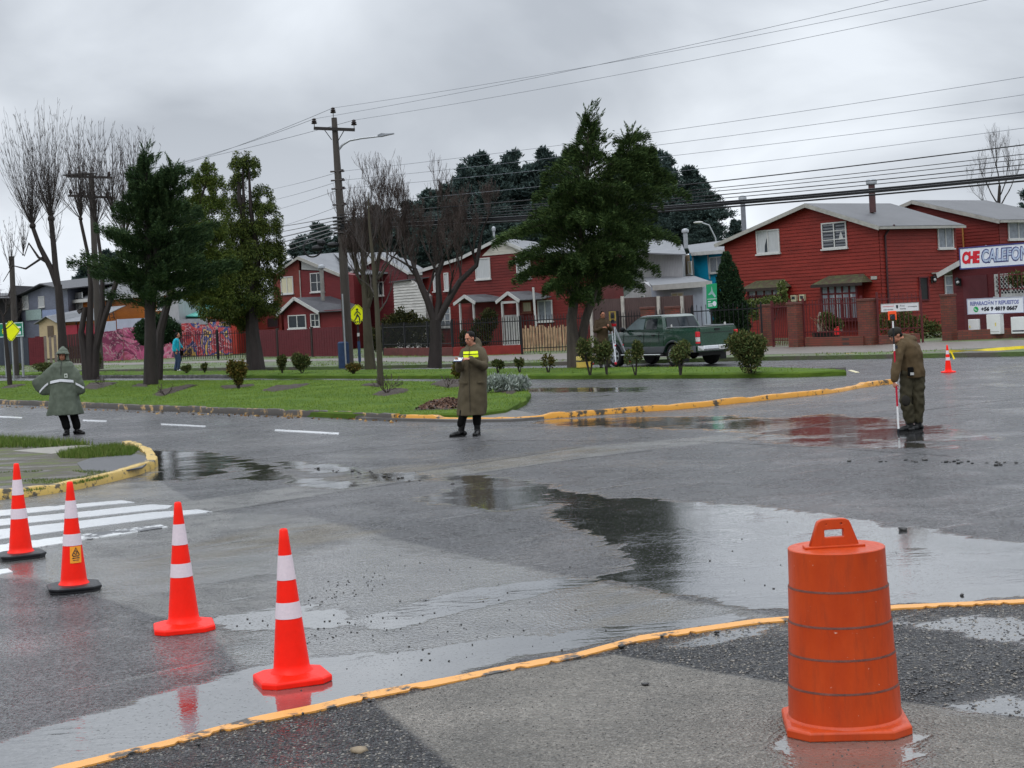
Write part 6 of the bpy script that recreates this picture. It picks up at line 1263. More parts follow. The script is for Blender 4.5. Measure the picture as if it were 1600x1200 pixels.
def conifer(name, label, loc, leaders, prof, nb, mat, seed, leafn=420, ll=0.17, lw=0.05, rise=0.35, droop=0.55, zlow=0.28, bk=None, group=None, trunks=None, plate=0.34, skew=(0, 0)):
    """leaders: trunk lines (lists of local points); prof: (height fraction, radius) of the crown"""
    r = np.random.default_rng(seed); o = thing(name, label, 'tree', loc, 0, group); m = MB()
    for i, ld in enumerate(trunks or leaders): m.tube(ld[0], ld[1], 9)
    m.build('trunk', bk or bark_dark, o, smooth=True)
    H_ = max(Vector(l[0][-1]).z for l in leaders); pz = np.array([p[0] for p in prof]); pr = np.array([p[1] for p in prof]); CV = []; DV = []; LL = []; bm_ = MB()
    for b in range(nb):
        ld = leaders[b % len(leaders)][0]; zt = ld[-1][2]; zf = zlow+(1-zlow)*r.random()**0.85; z = zf*H_
        if z > zt*0.985: z = zt*(0.6+0.38*r.random())
        zf = z/H_; zs = [p[2] for p in ld]; bx = np.interp(z, zs, [p[0] for p in ld]); by = np.interp(z, zs, [p[1] for p in ld]); az = r.uniform(0, 2*np.pi); L_ = np.interp(zf, pz, pr)*(r.uniform(0.45, 1.0) if r.random() < 0.7 else r.uniform(1.0, 1.3))
        dh = np.array([np.cos(az), np.sin(az), 0.0]); side = np.array([-dh[1], dh[0], 0]); L_ = max(L_*(1+0.25*(dh[0]*skew[0]+dh[1]*skew[1])), 0.25); n = int(leafn*max(L_/max(pr.max(), 1e-6), 0.18)); t = r.random(n)**0.7
        wl = plate*L_*(1.03-t)*np.minimum(1, t*4); lat = r.uniform(-1, 1, n); ci = np.floor(t*9)+17*np.sign(lat); jit = np.sin(ci*12.9+b)*0.07
        x = t*L_; zz_ = rise*L_*t-droop*L_*t*t*0.8+jit*0.9+r.normal(0, 0.09, n)-np.abs(lat)*wl*0.2
        cen = np.array([bx, by, z])+dh*x[:, None]+side*(lat*wl)[:, None]; cen[:, 2] += zz_
        dd = dh*0.9+side*(lat*0.8)[:, None]+r.normal(0, 0.34, (n, 3)); dd[:, 2] += rise-droop*t*0.9+0.25; CV.append(cen); DV.append(dd); LL.append(np.full(n, 1.0))
        if b % 2 == 0: bm_.tube([(bx, by, z), tuple(np.array([bx, by, z])+dh*L_*0.45+np.array([0, 0, rise*L_*0.45-droop*L_*0.16])), tuple(np.array([bx, by, z])+dh*L_*0.85+np.array([0, 0, rise*L_*0.85-droop*L_*0.58]))], [0.045, 0.025, 0.008], 4)
    bm_.build('limbs', bk or bark_dark, o)
    for ld in leaders:
        tp_ = np.array(ld[0][-1])
        for i_ in range(22):
            a = r.uniform(0, 6.28); e_ = np.array([np.cos(a)*0.6+0.30, np.sin(a)*0.5, r.uniform(0.5, 1.1)]); e_ /= np.linalg.norm(e_); l_ = r.uniform(0.35, 0.6)+0.03*i_; n = 42; t = r.random(n)
            cen = tp_+np.array([0, 0, 0.1-i_*0.085])+e_*(t*l_)[:, None]+r.normal(0, 1, (n, 3))*(0.055*(1.05-t))[:, None]; CV.append(cen); DV.append(e_+r.normal(0, 0.3, (n, 3)))
    cen = np.concatenate(CV); dd = np.concatenate(DV); n = len(cen); V, F = leaves(cen, dd, ll*r.uniform(0.6, 1.35, n), lw*r.uniform(0.7, 1.3, n), r); np_mesh('foliage', V, 4, F, mat, o); return o
def clump_plant(name, label, cat, loc, clumps, n, ll, lw, mat, seed, stems=(), upw=0.3, bk=None, group=None, shell=0.5, gap=0.0, part='foliage'):
    """clumps: (x, y, z, rx, ry, rz) local; leaves fill them, thinned by lumps"""
    r = np.random.default_rng(seed); o = thing(name, label, cat, loc, 0, group)
    vol = np.array([(c[3]*c[4]+c[3]*c[5]+c[4]*c[5]) for c in clumps]); vol /= vol.sum(); CV = []; DV = []
    for c, w_ in zip(clumps, vol):
        k = int(n*w_)+3; p, d = ell_points(k, r, shell); kk = np.array(c[3:6]); lump = 1+0.16*np.sin(p[:, 0]*7+c[0]*3+seed)*np.sin(p[:, 1]*6+seed)*np.sin(p[:, 2]*7+c[2]); p = p*lump[:, None]
        if gap > 0:
            g_ = np.sin(p[:, 0]*5.1+seed*1.7+c[0]*2)+np.sin(p[:, 2]*6.3+seed+c[2]*1.5)+np.sin(p[:, 1]*5.7+c[1]); keep = g_ > (-2.2+gap*2.2); p = p[keep]; d = d[keep]
        CV.append(p*kk+np.array(c[:3])); dd = d*0.8+r.normal(0, 0.5, d.shape); dd[:, 2] += upw; DV.append(dd)
    cen = np.concatenate(CV); dd = np.concatenate(DV); k = len(cen); V, F = leaves(cen, dd, ll*r.uniform(0.6, 1.4, k), lw*r.uniform(0.7, 1.3, k), r); np_mesh(part, V, 4, F, mat, o)
    if stems:
        m = MB()
        for pts, rad in stems: m.tube(pts, rad, 7)
        m.build('trunk' if cat == 'tree' else 'stem', bk or bark_dark, o, smooth=True)
    return o
def rel(u, v, d, loc): p = PR(u, v, d); return Vector((p.x-loc[0], p.y-loc[1], p.z-loc[2]))
loc = G(896, 574, 0.15); dC = loc.y
q = lambda u, v, dy=0.0: tuple(rel(u, v, dC, loc)+Vector((0, dy, 0)))
lead = [([q(898, 576), q(893, 500), q(905, 400, 0.1), q(917, 280), q(921, 178)], [0.26, 0.17, 0.12, 0.07, 0.012]), ([q(900, 576, .1), q(915, 500, .2), q(945, 400, .2), q(968, 300, .1), q(985, 212)], [0.2, 0.14, 0.10, 0.06, 0.012])]
conifer('conifer', 'big dark green conifer with two leaning leaders standing before the red houses', loc, lead, [(0.15, 1.2), (0.24, 2.1), (0.36, 2.4), (0.50, 2.35), (0.60, 2.0), (0.70, 1.5), (0.78, 1.05), (0.84, 0.7), (0.92, 0.42), (1.0, 0.15)], 190, conif_m, 11, 1150, 0.15, 0.026, 0.85, 0.95, 0.22, bk=bark, plate=0.30)
loc = G(235, 601, 0.15); d_ = loc.y; q = lambda u, v, dy=0.0: tuple(rel(u, v, d_, loc)+Vector((0, dy, 0)))
lead = [([q(236, 603), q(235, 520), q(233, 440), q(230, 340), q(229, 240)], [0.27, 0.2, 0.16, 0.1, 0.012]), ([q(236, 520), q(240, 440), q(246, 340, .2), q(258, 300), q(268, 262)], [0.12, 0.12, 0.1, 0.05, 0.012])]
conifer('cypress', 'dark spreading cypress with flat layered branches on the near lawn, left', loc, lead, [(0.28, 1.5), (0.38, 2.3), (0.48, 2.3), (0.58, 2.0), (0.68, 1.55), (0.80, 1.05), (0.9, 0.6), (1.0, 0.15)], 175, cyp_m, 21, 1150, 0.15, 0.026, 0.42, 0.20, 0.34, plate=0.28, skew=(0.15, 0))
loc = G(397, 575, 0.15); d_ = loc.y; sc_ = d_/FPX
def cl(u, v, ru, rv, dy=0.0, ry=None): p = rel(u, v, d_, loc); return (p.x, dy, p.z, ru*sc_, (ry or ru)*sc_, rv*sc_)
q = lambda u, v, dy=0.0: tuple(rel(u, v, d_, loc)+Vector((0, dy, 0)))
clumps = [cl(371, 262, 15, 26), cl(386, 258, 16, 24, .3), cl(400, 262, 9, 18, -.2), cl(366, 300, 18, 30, .5), cl(408, 315, 20, 30, .3), cl(420, 350, 24, 34, -.2), cl(385, 350, 32, 40, .4), cl(355, 360, 26, 50, -.3), cl(400, 400, 44, 42, .2), cl(360, 420, 40, 42, -.4), cl(425, 400, 22, 44, .4), cl(330, 440, 34, 40, .5), cl(385, 450, 45, 42, -.2), cl(350, 480, 40, 30, -.6), cl(410, 470, 30, 36, .3), cl(375, 500, 22, 20, .3), cl(310, 460, 20, 26, 0)]
conif_stems = [([q(400, 578), q(394, 520), q(392, 450), q(388, 380, .2), q(374, 310), q(372, 256)], [0.42, 0.30, 0.22, 0.15, 0.1, 0.03]), ([q(396, 480), q(402, 400, .2), q(392, 330), q(388, 250)], [0.16, 0.13, 0.09, 0.03]), ([q(392, 470), q(378, 380, .2), q(381, 320), q(379, 260)], [0.14, 0.11, 0.08, 0.03])]
clump_plant('tall_tree', 'tall dark tree with several upright bushy tops behind the near lawn', 'tree', loc, clumps, 150000, 0.11, 0.034, talld_m, 31, conif_stems, -0.5, gap=0.75, shell=0.35)
loc = Vector((P(246, 600, 32.4).x, 32.4*K, 0.15)); d_ = 32.4*K; sc_ = d_/FPX
clumps = [cl(325, 268, 14, 22), cl(308, 296, 20, 34, .3), cl(338, 300, 18, 34, 0), cl(294, 345, 28, 40, .2), cl(330, 350, 28, 44, -.2), cl(278, 400, 30, 46, 0), cl(312, 405, 36, 46, .3), cl(296, 445, 38, 26, 0), cl(345, 410, 26, 44, 0), cl(340, 462, 26, 22, .2)]
q = lambda u, v, dy=0.0: tuple(rel(u, v, d_, loc)+Vector((0, dy, 0)))
clump_plant('yellowish_tree', 'yellow green leafy tree between the cypress and the tall dark tree', 'tree', loc, clumps, 100000, 0.10, 0.030, yel_m, 32, [([q(246, 602), q(250, 520), q(268, 450), q(298, 370), q(322, 285)], [0.2, 0.17, 0.13, 0.09, 0.03])], -0.4, gap=0.75, shell=0.35)
loc = Vector((P(1141, 545, 33.6).x, 33.6*K, 0.13)); d_ = 33.6*K; sc_ = d_/FPX
clump_plant('thuja', 'dense dark conical thuja at the left corner of the big red house', 'tree', loc, [cl(1135, 408, 9, 16), cl(1137, 430, 17, 24), cl(1139, 455, 24, 30), cl(1141, 485, 29, 34), cl(1142, 515, 30, 34)], 20000, 0.11, 0.05, thuja_m, 33, [([(0, 0, 0), (0, 0, 2.0)], [0.12, 0.06])], 0.8, shell=0.75)
loc = Vector((P(245, 545, 46).x, 46*K, 0.13)); d_ = 46*K; sc_ = d_/FPX
clump_plant('shrub', 'round dark green shrub between the cypress trunk and the graffiti wall', 'shrub', loc, [cl(228, 517, 20, 20), cl(247, 508, 22, 20, .3), cl(265, 518, 19, 19), cl(243, 527, 28, 16, -.3)], 13000, 0.15, 0.07, thuja_m, 34, [([(0, 0, 0), (0, 0, 1.0)], [0.1, 0.08])], 0.4)
def bush(label, u, vb, wpx, hpx, mat, seed, n=3500, stems=5, sparse=False, ll=0.075, lw=0.045, z=0.15, name='bush', group='bushes on the medians', low=0.18, d=None):
    p = G(u, vb, z) if d is None else Vector((P(u, vb, d).x, d, z)); s = p.y/FPX; W_ = wpx*s/2; H_ = hpx*s; r = random.Random(seed); st = []; cls_ = []
    for i in range(stems):
        a = r.uniform(0, 6.28); k = r.uniform(0.35, 0.85); e = (math.cos(a)*W_*k*0.7, math.sin(a)*W_*k*0.7, H_*r.uniform(0.5, 0.8)); st.append(([(e[0]*0.1, e[1]*0.1, -0.02), (e[0]*0.5, e[1]*0.5, H_*0.3), e], [0.022, 0.014, 0.006]))
        cls_.append((e[0], e[1], e[2], W_*(0.5 if sparse else 0.52), W_*(0.5 if sparse else 0.52), H_*(0.28 if sparse else 0.30)))
    if not sparse: cls_ += [(0, 0, H_*0.58, W_*0.8, W_*0.8, H_*0.38), (W_*.3, 0, H_*0.72, W_*0.5, W_*0.5, H_*0.24), (-W_*.3, 0, H_*0.7, W_*0.5, W_*.5, H_*.24), (0, 0, H_*low+H_*.12, W_*.5, W_*.5, H_*.22)]
    return clump_plant(name, label, 'bush', p, cls_, n, ll, lw, mat, seed, st, 0.3, group=group, shell=0.4, gap=0.25 if sparse else 0.15)
bush('egg-shaped bush with reddish yellow tips on the near lawn below the tall tree', 373, 607, 38, 46, bushr_m, 41, 3000)
bush('narrow small bush on the far strip in front of the maroon fence', 441, 583, 21, 30, bush_m, 42, 1500); bush('wider round bush on the far strip in front of the maroon fence', 472, 583, 33, 32, bush_m, 43, 2500)
bush('largest dense round bush at the right end of the far strip', 1173, 582, 74, 64, bush_m, 44, 7000, 7, low=0.08)
bush('open bush with bare stems hiding the pickup rear wheel', 1063, 585, 52, 54, bush_m, 45, 1900, 7, True); bush('small tree-like bush with bare stem before the pickup door', 993, 585, 38, 52, bush_m, 46, 1300, 5, True)
bush('sparse wide bush in front of the surveyor', 922, 585, 44, 56, bush_m, 47, 1700, 7, True); bush('sparse bush against the tripod legs', 948, 584, 34, 50, bush_m, 48, 1000, 5, True)
bush('low broad bush behind the hooded officer', 68, 583, 48, 18, bush_m, 49, 1500); bush('low dark bush at the left edge by the sign posts', 26, 582, 30, 14, bush_m, 50, 900); bush('little green bush between the officer and the trunks', 152, 584, 22, 34, bush_m, 51, 1200)
bush('spiky low plant beside the walking woman', 292, 583, 22, 13, bush_m, 52, 500, 5); bush('tiny round plant to the right of the walking woman', 320, 582, 14, 15, bush_m, 53, 450, 4)
bush('yellowish bush just left of the officer with the notebook', 727, 607, 40, 50, bushr_m, 54, 2200, 6); bush('dark purplish bush just right of the officer in the long coat', 778, 583, 22, 22, bush_m, 55, 900, 5, True)
bush('small green sapling bush on the far strip before the red plinth', 812, 582, 17, 22, bush_m, 56, 420, 4, True); bush('small reddish wiry bush on the far strip before the pickets', 857, 582, 24, 28, bushr_m, 57, 380, 5, True); bush('dry reddish plants round the foot of the utility pole', 552, 584, 34, 17, bushr_m, 58, 800, 5)
loc = G(796, 612, 0.15); clump_plant('silver_plant', 'silver leaved plant at the tip of the near lawn beside the officer', 'plant', loc, [(0, 0, 0.2, 0.30, 0.25, 0.22), (-0.3, 0, 0.24, 0.25, 0.2, 0.22), (0.3, 0.05, 0.18, 0.24, 0.2, 0.2), (-0.52, 0.1, 0.2, 0.15, 0.2, 0.18)], 1700, 0.13, 0.035, silver_m, 59, [([(0, 0, 0), (0, 0, 0.2)], [0.02, 0.01])], 0.9)
loc = Vector((P(634, 556, 41.5).x, 42.3*K, 0.13)); d_ = 42.3*K; sc_ = d_/FPX
clump_plant('hedge', 'dark overgrown hedge behind the black iron fence beside the pale shed', 'hedge', loc, [cl(608, 520, 16, 28), cl(625, 512, 18, 32), cl(643, 514, 18, 30), cl(662, 520, 16, 26), cl(590, 530, 14, 22), cl(680, 528, 14, 16)], 12000, 0.13, 0.07, hedge_m, 60, gap=0.2)
loc = Vector((P(735, 556, 42).x, 42.2*K, 0.13)); clump_plant('shrub', 'dark shrub behind the officer with the notebook, under the left porch roof', 'shrub', loc, [cl(752, 520, 18, 26), cl(765, 500, 14, 20), cl(725, 530, 8, 16)], 5000, 0.12, 0.06, hedge_m, 61, gap=0.2)
loc = Vector((P(1195, 540, 34.6).x, 35.2*K, 0.13)); d_ = 35.2*K; sc_ = d_/FPX
clump_plant('climbing_plant', 'pale green climbing plant over the railings left of the red gate', 'plant', loc, [cl(1222, 452, 9, 14), cl(1205, 470, 20, 8), cl(1180, 474, 22, 7), cl(1228, 470, 8, 10), cl(1170, 490, 26, 12), cl(1150, 505, 22, 16)], 3600, 0.15, 0.06, vine_m, 62, [([(0.3, 0, 0), tuple(rel(1222, 462, d_, loc))], [0.03, 0.015])], gap=0.5)
loc = Vector((P(1415, 535, 32).x, 32.6*K, 0.13)); d_ = 32.6*K; sc_ = d_/FPX
clump_plant('shrub', 'green garden shrubs behind the red railings below the white notice', 'shrub', loc, [cl(1385, 505, 14, 20), cl(1410, 500, 22, 18), cl(1440, 512, 20, 20), cl(1462, 516, 12, 16)], 4200, 0.11, 0.05, bush_m, 63, gap=0.35)
loc = Vector((P(1305, 500, 31.8).x, 33.0*K, 0.13)); d_ = 33*K; sc_ = d_/FPX
clump_plant('shrub', 'bushy green plant behind the red railings under the bay window', 'shrub', loc, [cl(1292, 500, 14, 14), cl(1308, 508, 10, 12)], 1600, 0.1, 0.05, bush_m, 64)
clump_plant('potted_plant', 'potted leafy plant in front of the lattice window', 'plant', Vector((P(1590, 450, 30.8).x, 30.8*K, 1.9)), [(0, 0, 0.35, 0.4, 0.25, 0.3), (0.5, 0, 0.3, 0.4, 0.25, 0.25)], 1500, 0.12, 0.04, bush_m, 65, [([(0, 0, 0), (0, 0, 0.3)], [0.03, 0.02])])
def pollard(label, loc, trunks, knobs, seed, shoots=46, L_=5.0, spread=0.42, group='pollarded trees'):
    rnd = random.Random(seed); o = thing('pollarded_tree', label, 'tree', loc, 0, group); m = MB()
    for pts, rad in trunks: m.tube(pts, rad, 9)
    for k in knobs: m.ball(k[:3], k[3]*0.8, 9, 6)
    m.build('trunk', bark_dark, o, smooth=True); segs = []
    for kx, ky, kz, kr, ns, kl in knobs:
        for i in range(ns):
            a = rnd.uniform(0, 6.28); s = abs(rnd.gauss(0, spread)); d = Vector((math.cos(a)*math.sin(s), math.sin(a)*math.sin(s), math.cos(s))); p = Vector((kx, ky, kz))+d*kr*0.6; n = 7; ln = kl*rnd.uniform(0.55, 1.05); r = rnd.uniform(0.010, 0.019); k = 0
            for j in range(n):
                d = (d+Vector((rnd.gauss(0, .05), rnd.gauss(0, .05), 0.12*s+0.03))).normalized(); q_ = p+d*ln/n; r2 = r*(1-0.13*(j+1)); segs.append((p.copy(), q_.copy(), r*(1-.13*j), r2, 0))
                for t_ in range(2):
                    if rnd.random() < 0.85:
                        e = (d+Vector((rnd.gauss(0, .45), rnd.gauss(0, .45), 0.15))).normalized(); l2 = ln*rnd.uniform(0.10, 0.24)*(1.1-j/n); m1 = q_+e*l2*0.5; e2 = (e+Vector((0, 0, 0.35))).normalized(); segs.append((q_.copy(), m1, 0.007, 0.006, 0)); segs.append((m1, m1+e2*l2*0.5, 0.006, 0.004, 0))
                p = q_
    segs_mesh('shoots', [s[0] for s in segs], [s[1] for s in segs], [max(s[2], 0.006) for s in segs], [max(s[3], 0.004) for s in segs], twig_grey, o, 3); return o
loc = Vector((P(100, 580, 39.5).x, 39.5*K, 0.15)); q = lambda u, v, dy=0.0: tuple(rel(u, v, 39.5*K, loc)+Vector((0, dy, 0)))
def kn(u, v, r, ns, kl, dy=0.0): p = q(u, v, dy); return (*p, r, ns, kl)
pollard('pollarded bare tree, left one of the pair, forked into two knobs of long thin shoots', loc, [([q(100, 590), q(97, 520), q(91, 445)], [0.26, 0.20, 0.18]), ([q(91, 450), q(80, 420), q(62, 385), q(52, 357)], [0.16, 0.14, 0.11, 0.10]), ([q(91, 450), q(87, 420), q(84, 385), q(80, 345)], [0.16, 0.14, 0.13, 0.12]), ([q(74, 410), q(60, 402), q(45, 380), q(35, 400, .3)], [0.08, 0.06, 0.04, 0.02]), ([q(70, 400), q(40, 420), q(20, 415), (q(5, 440))], [0.06, 0.05, 0.03, 0.015])], [kn(51, 353, .2, 60, 5.0), kn(80, 342, .22, 66, 5.2), kn(36, 398, .06, 10, 2.2), kn(15, 418, .05, 10, 2.5), kn(84, 388, .1, 8, 3.0)], 5)
loc = Vector((P(142, 592, 36.5).x, 36.5*K, 0.15)); q = lambda u, v, dy=0.0: tuple(rel(u, v, 36.5*K, loc)+Vector((0, dy, 0)))
pollard('pollarded bare tree, right one of the pair, three stems joined low beside the cypress', loc, [([q(140, 600), q(134, 560), q(127, 520), q(133, 480), q(122, 488)], [0.3, 0.2, 0.14, 0.12, 0.1]), ([q(142, 600), q(140, 520), q(142, 450), q(138, 400), q(126, 345)], [0.30, 0.17, 0.11, 0.08, 0.07]), ([q(146, 600), q(150, 540), q(160, 480), q(160, 420), q(152, 360)], [0.26, 0.16, 0.12, 0.09, 0.07]), ([q(150, 545), q(162, 500), q(182, 440), q(196, 380)], [0.16, 0.14, 0.11, 0.08])], [kn(126, 342, .12, 46, 4.2), kn(151, 352, .12, 46, 4.5), kn(195, 372, .10, 50, 4.8), kn(172, 330, .06, 30, 3.8, .4), kn(215, 330, .06, 30, 3.6, .3)], 6)
def bare(label, name, loc, d, trunk, starts, seed, mat, depth=4, ln=1.5, up=0.25, spread=0.65, group='bare trees', bk=None, ratio=0.7, nch=(3, 4), wob=0.16):
    rnd = random.Random(seed); o = thing(name, label, 'tree', loc, 0, group); m = MB()
    for pts, rad in trunk: m.tube(pts, rad, 9)
    m.build('trunk', bk or bark_dark, o, smooth=True); segs = []
    for p, dr_, l_, r_ in starts: grow(Vector(p), Vector(dr_), l_, r_, depth, segs, rnd, up, spread, nch, ratio, wob)
    put_segs(segs, o, (0, 0, 0), bk or bark_dark, 0.03, mat, 0.0055); return o
loc = G(680, 572, 0.15); dB = loc.y; q = lambda u, v, dy=0.0: tuple(rel(u, v, dB, loc)+Vector((0, dy, 0)))
bare('bare forked tree with a dense dome of reddish upright twigs before the central red house', 'bare_tree', loc, dB, [([q(679, 575), q(681, 530), q(680, 500)], [0.28, 0.22, 0.21]), ([q(680, 505), q(668, 470), q(655, 440), q(648, 420)], [0.16, 0.13, 0.11, 0.09]), ([q(681, 505), q(686, 470), q(684, 430), q(692, 405)], [0.15, 0.12, 0.1, 0.08]), ([q(682, 503), q(700, 470), q(718, 440), q(744, 415), q(750, 380)], [0.16, 0.13, 0.11, 0.09, 0.07])],
     [(q(655, 440), (-.6, 0, .7), 1.1, 0.06), (q(648, 420), (-.3, .2, 1), 1.2, 0.06), (q(648, 420), (-.9, -.2, .5), 1.1, 0.05), (q(684, 430), (-.3, -.2, 1), 1.2, 0.055), (q(692, 405), (.1, .3, 1), 1.15, 0.055), (q(692, 405), (.5, -.3, .8), 1.1, 0.05), (q(718, 440), (.2, .2, 1), 1.2, 0.05), (q(744, 415), (.1, -.2, 1), 1.1, 0.05), (q(750, 380), (.3, 0, 1), 0.9, 0.05), (q(668, 470), (.1, .3, 1), 1.2, 0.05), (q(700, 465), (0, -.4, 1), 1.2, .05)], 71, twig_red, 5, 1.05, 0.40, 0.62, bk=bark_dark, ratio=0.72)
loc = G(579, 577, 0.15); dB = loc.y; q = lambda u, v, dy=0.0: tuple(rel(u, v, dB, loc)+Vector((0, dy, 0)))
bare('thick mossy bare tree with dense dull red twigs right of the utility pole', 'bare_tree', loc, dB, [([q(579, 580), q(575, 530), q(572, 480), q(568, 430)], [0.22, 0.18, 0.14, 0.10]), ([q(572, 485), q(585, 440), q(592, 400)], [0.13, 0.1, 0.07])],
     [(q(568, 430), (-.2, 0, 1), 1.3, 0.08), (q(568, 430), (-.7, .3, .8), 1.2, 0.06), (q(570, 450), (-.8, -.3, .7), 1.1, 0.06), (q(592, 400), (.2, 0, 1), 1.2, 0.06), (q(585, 440), (.8, .2, .6), 1.1, 0.06), (q(592, 400), (.6, -.3, .8), 1.1, 0.05), (q(575, 470), (.3, -.5, .9), 1.1, .05), (q(568, 430), (.1, .5, 1), 1.2, .06)], 72, twig_red, 5, 1.05, 0.34, 0.66, bk=bark_moss, ratio=0.72)
loc = G(594, 603, 0.15); dB = loc.y; q = lambda u, v, dy=0.0: tuple(rel(u, v, dB, loc)+Vector((0, dy, 0)))
bare('slender bare tree with a tall whippy top standing on the near lawn', 'bare_tree', loc, dB, [([q(595, 605), q(592, 540), q(589, 480), q(584, 420), q(577, 350), q(575, 300)], [0.095, 0.08, 0.07, 0.055, 0.035, 0.012])],
     [(q(590, 490), (.7, 0, .8), 0.9, 0.03), (q(588, 465), (-.7, .2, .8), 0.8, 0.026), (q(586, 440), (.6, -.2, .9), 0.7, 0.024), (q(583, 410), (-.5, .3, 1), 0.6, 0.02), (q(580, 380), (.5, .2, 1), 0.5, 0.018), (q(577, 350), (-.4, -.2, 1), 0.4, 0.014), (q(576, 325), (.3, 0, 1), 0.3, 0.012)], 73, twig_grey, 3, 0.9, 0.3, 0.5, bk=bark_moss)
loc = Vector((P(10, 600, 33).x, 33*K, 0.15)); q = lambda u, v, dy=0.0: tuple(rel(u, v, 33*K, loc)+Vector((0, dy, 0)))
bare('small crooked bare tree at the left edge in front of the yellow sign', 'bare_tree', loc, 33, [([q(16, 604), q(12, 560), q(8, 520), q(5, 495)], [0.1, 0.09, 0.07, 0.05])], [(q(5, 495), (-.5, 0, .8), 0.8, 0.035), (q(5, 495), (.6, 0, .8), 0.7, 0.035), (q(8, 515), (.7, .2, .5), 0.7, 0.025)], 74, twig_grey, 3, 0.7, 0.2, 0.7, bk=bark_dark)
loc = Vector((P(1560, 330, 62).x, 62*K, 0.1)); q = lambda u, v, dy=0.0: tuple(rel(u, v, 62*K, loc)+Vector((0, dy, 0)))
bare('bare grey tree rising behind the roof at the right edge', 'bare_tree', loc, 62, [([(0, 0, 0), q(1560, 330), q(1562, 290)], [0.25, 0.15, 0.1])], [(q(1562, 290), (0, 0, 1), 1.7, 0.06), (q(1560, 320), (-.6, 0, .8), 2.0, 0.06), (q(1560, 325), (.6, .2, .8), 2.0, 0.06), (q(1560, 310), (.3, -.2, 1), 1.9, 0.05), (q(1560, 330), (-.9, 0, .7), 1.8, .05)], 75, twig_grey, 4, 1.7, 0.3, 0.5)
loc = G(604, 615, 0.15); o = thing('rose_bush', 'wiry leafless red stemmed rose bush in the soil bed on the near lawn', 'bush', loc, 0, 'bare rose bushes'); segs = []; rnd = random.Random(9)
for i in range(9): a = rnd.uniform(0, 6.28); grow(Vector((0, 0, 0)), Vector((math.cos(a)*.7, math.sin(a)*.7, .8)), 0.28, 0.012, 2, segs, rnd, 0.1, 0.6)
put_segs(segs, o, (0, 0, 0), twig_red, 0.5, twig_red, 0.007)
for (u, v, lb) in ((258, 618, 'thin twiggy plant in the long soil bed right of the cypress'), (700, 606, 'low dry plant in the dark bed left of the officer'), (160, 603, 'dry twigs in the dark bed beside the hooded officer')):
    loc = G(u, v, .15); o = thing('rose_bush', lb, 'bush', loc, 0, 'bare rose bushes'); segs = []
    for i in range(5): a = rnd.uniform(0, 6.28); grow(Vector((0, 0, 0)), Vector((math.cos(a)*.8, math.sin(a)*.8, .7)), 0.2, 0.010, 2, segs, rnd, 0.1, 0.6)
    put_segs(segs, o, (0, 0, 0), twig_red, 0.5, twig_red, 0.007)
def pine_proto(seed, H_=20.0):
    r = np.random.default_rng(seed); rnd = random.Random(seed); cls_ = []; nz = 30
    for i in range(nz):
        zf = 0.20+0.80*((i+0.5)/nz); z = H_*zf; rad = (0.20*H_)*(1-((zf-0.48)/0.62)**2)*rnd.uniform(0.55, 1.1); rad = max(rad, 0.45); a = rnd.uniform(0, 6.28)
        k = rad*rnd.uniform(0.3, 0.65); cls_.append((math.cos(a)*k, math.sin(a)*k, z, rad*0.52+0.25, rad*0.52+0.25, H_*0.042))
    CV = []; DV = []
    for c in cls_:
        k = 520; p, d = ell_points(k, r, 0.45); p *= (1+0.35*np.sin(p[:, 0]*5+c[2])*np.sin(p[:, 1]*5+c[0])+0.2*r.normal(0, 1, k))[:, None]; CV.append(p*np.array(c[3:6])+np.array(c[:3])); dd = d+r.normal(0, 0.6, d.shape); dd[:, 2] += 0.6; DV.append(dd)
    cen = np.concatenate(CV); dd = np.concatenate(DV); n = len(cen); return leaves(cen, dd, 0.72*r.uniform(0.5, 1.4, n), 0.22*r.uniform(0.6, 1.4, n), r)
protos = []
for s in (1, 2, 3, 4):
    V, F = pine_proto(s); me1 = np_mesh('foliage', V, 4, F, pine_m, link=False); tb = MB(); tb.tube([(0, 0, -1), (0.1, 0, 10), (0, 0, 18)], [0.32, 0.2, 0.06], 6); rnd = random.Random(s)
    for i in range(12): a = rnd.uniform(0, 6.28); z = rnd.uniform(4, 15); tb.tube([(0, 0, z), (math.cos(a)*2.6, math.sin(a)*2.6, z+0.8)], [0.09, 0.03], 4)
    protos.append((me1, tb.mesh('trunk', bark_dark)))
hill = NT('wooded_rise_floor'); a = hill.noise(0.3, 5); hill.set(color=hill.ramp(a, [(0.3, (0.016, 0.022, 0.018)), (0.7, (0.035, 0.042, 0.032))]), rough=0.9)
hv = []; hx = [P(u, 400, 110).x for u in (400, 480, 560, 640, 720, 860, 1000, 1100, 1150, 1200)]; hz = [0, 2.5, 4.5, 6.0, 7.0, 8.0, 8.5, 7.0, 4.5, 0]
m = MB(); m.rings([[(x, 176, -0.3) for x in hx], [(x, 206, z) for x, z in zip(hx, hz)], [(x, 250, z*0.9) for x, z in zip(hx, hz)], [(x, 300, -0.3) for x in hx]], cap=False, closed=False); m.build('wooded_hill', hill.mat, smooth=True)['kind'] = 'structure'
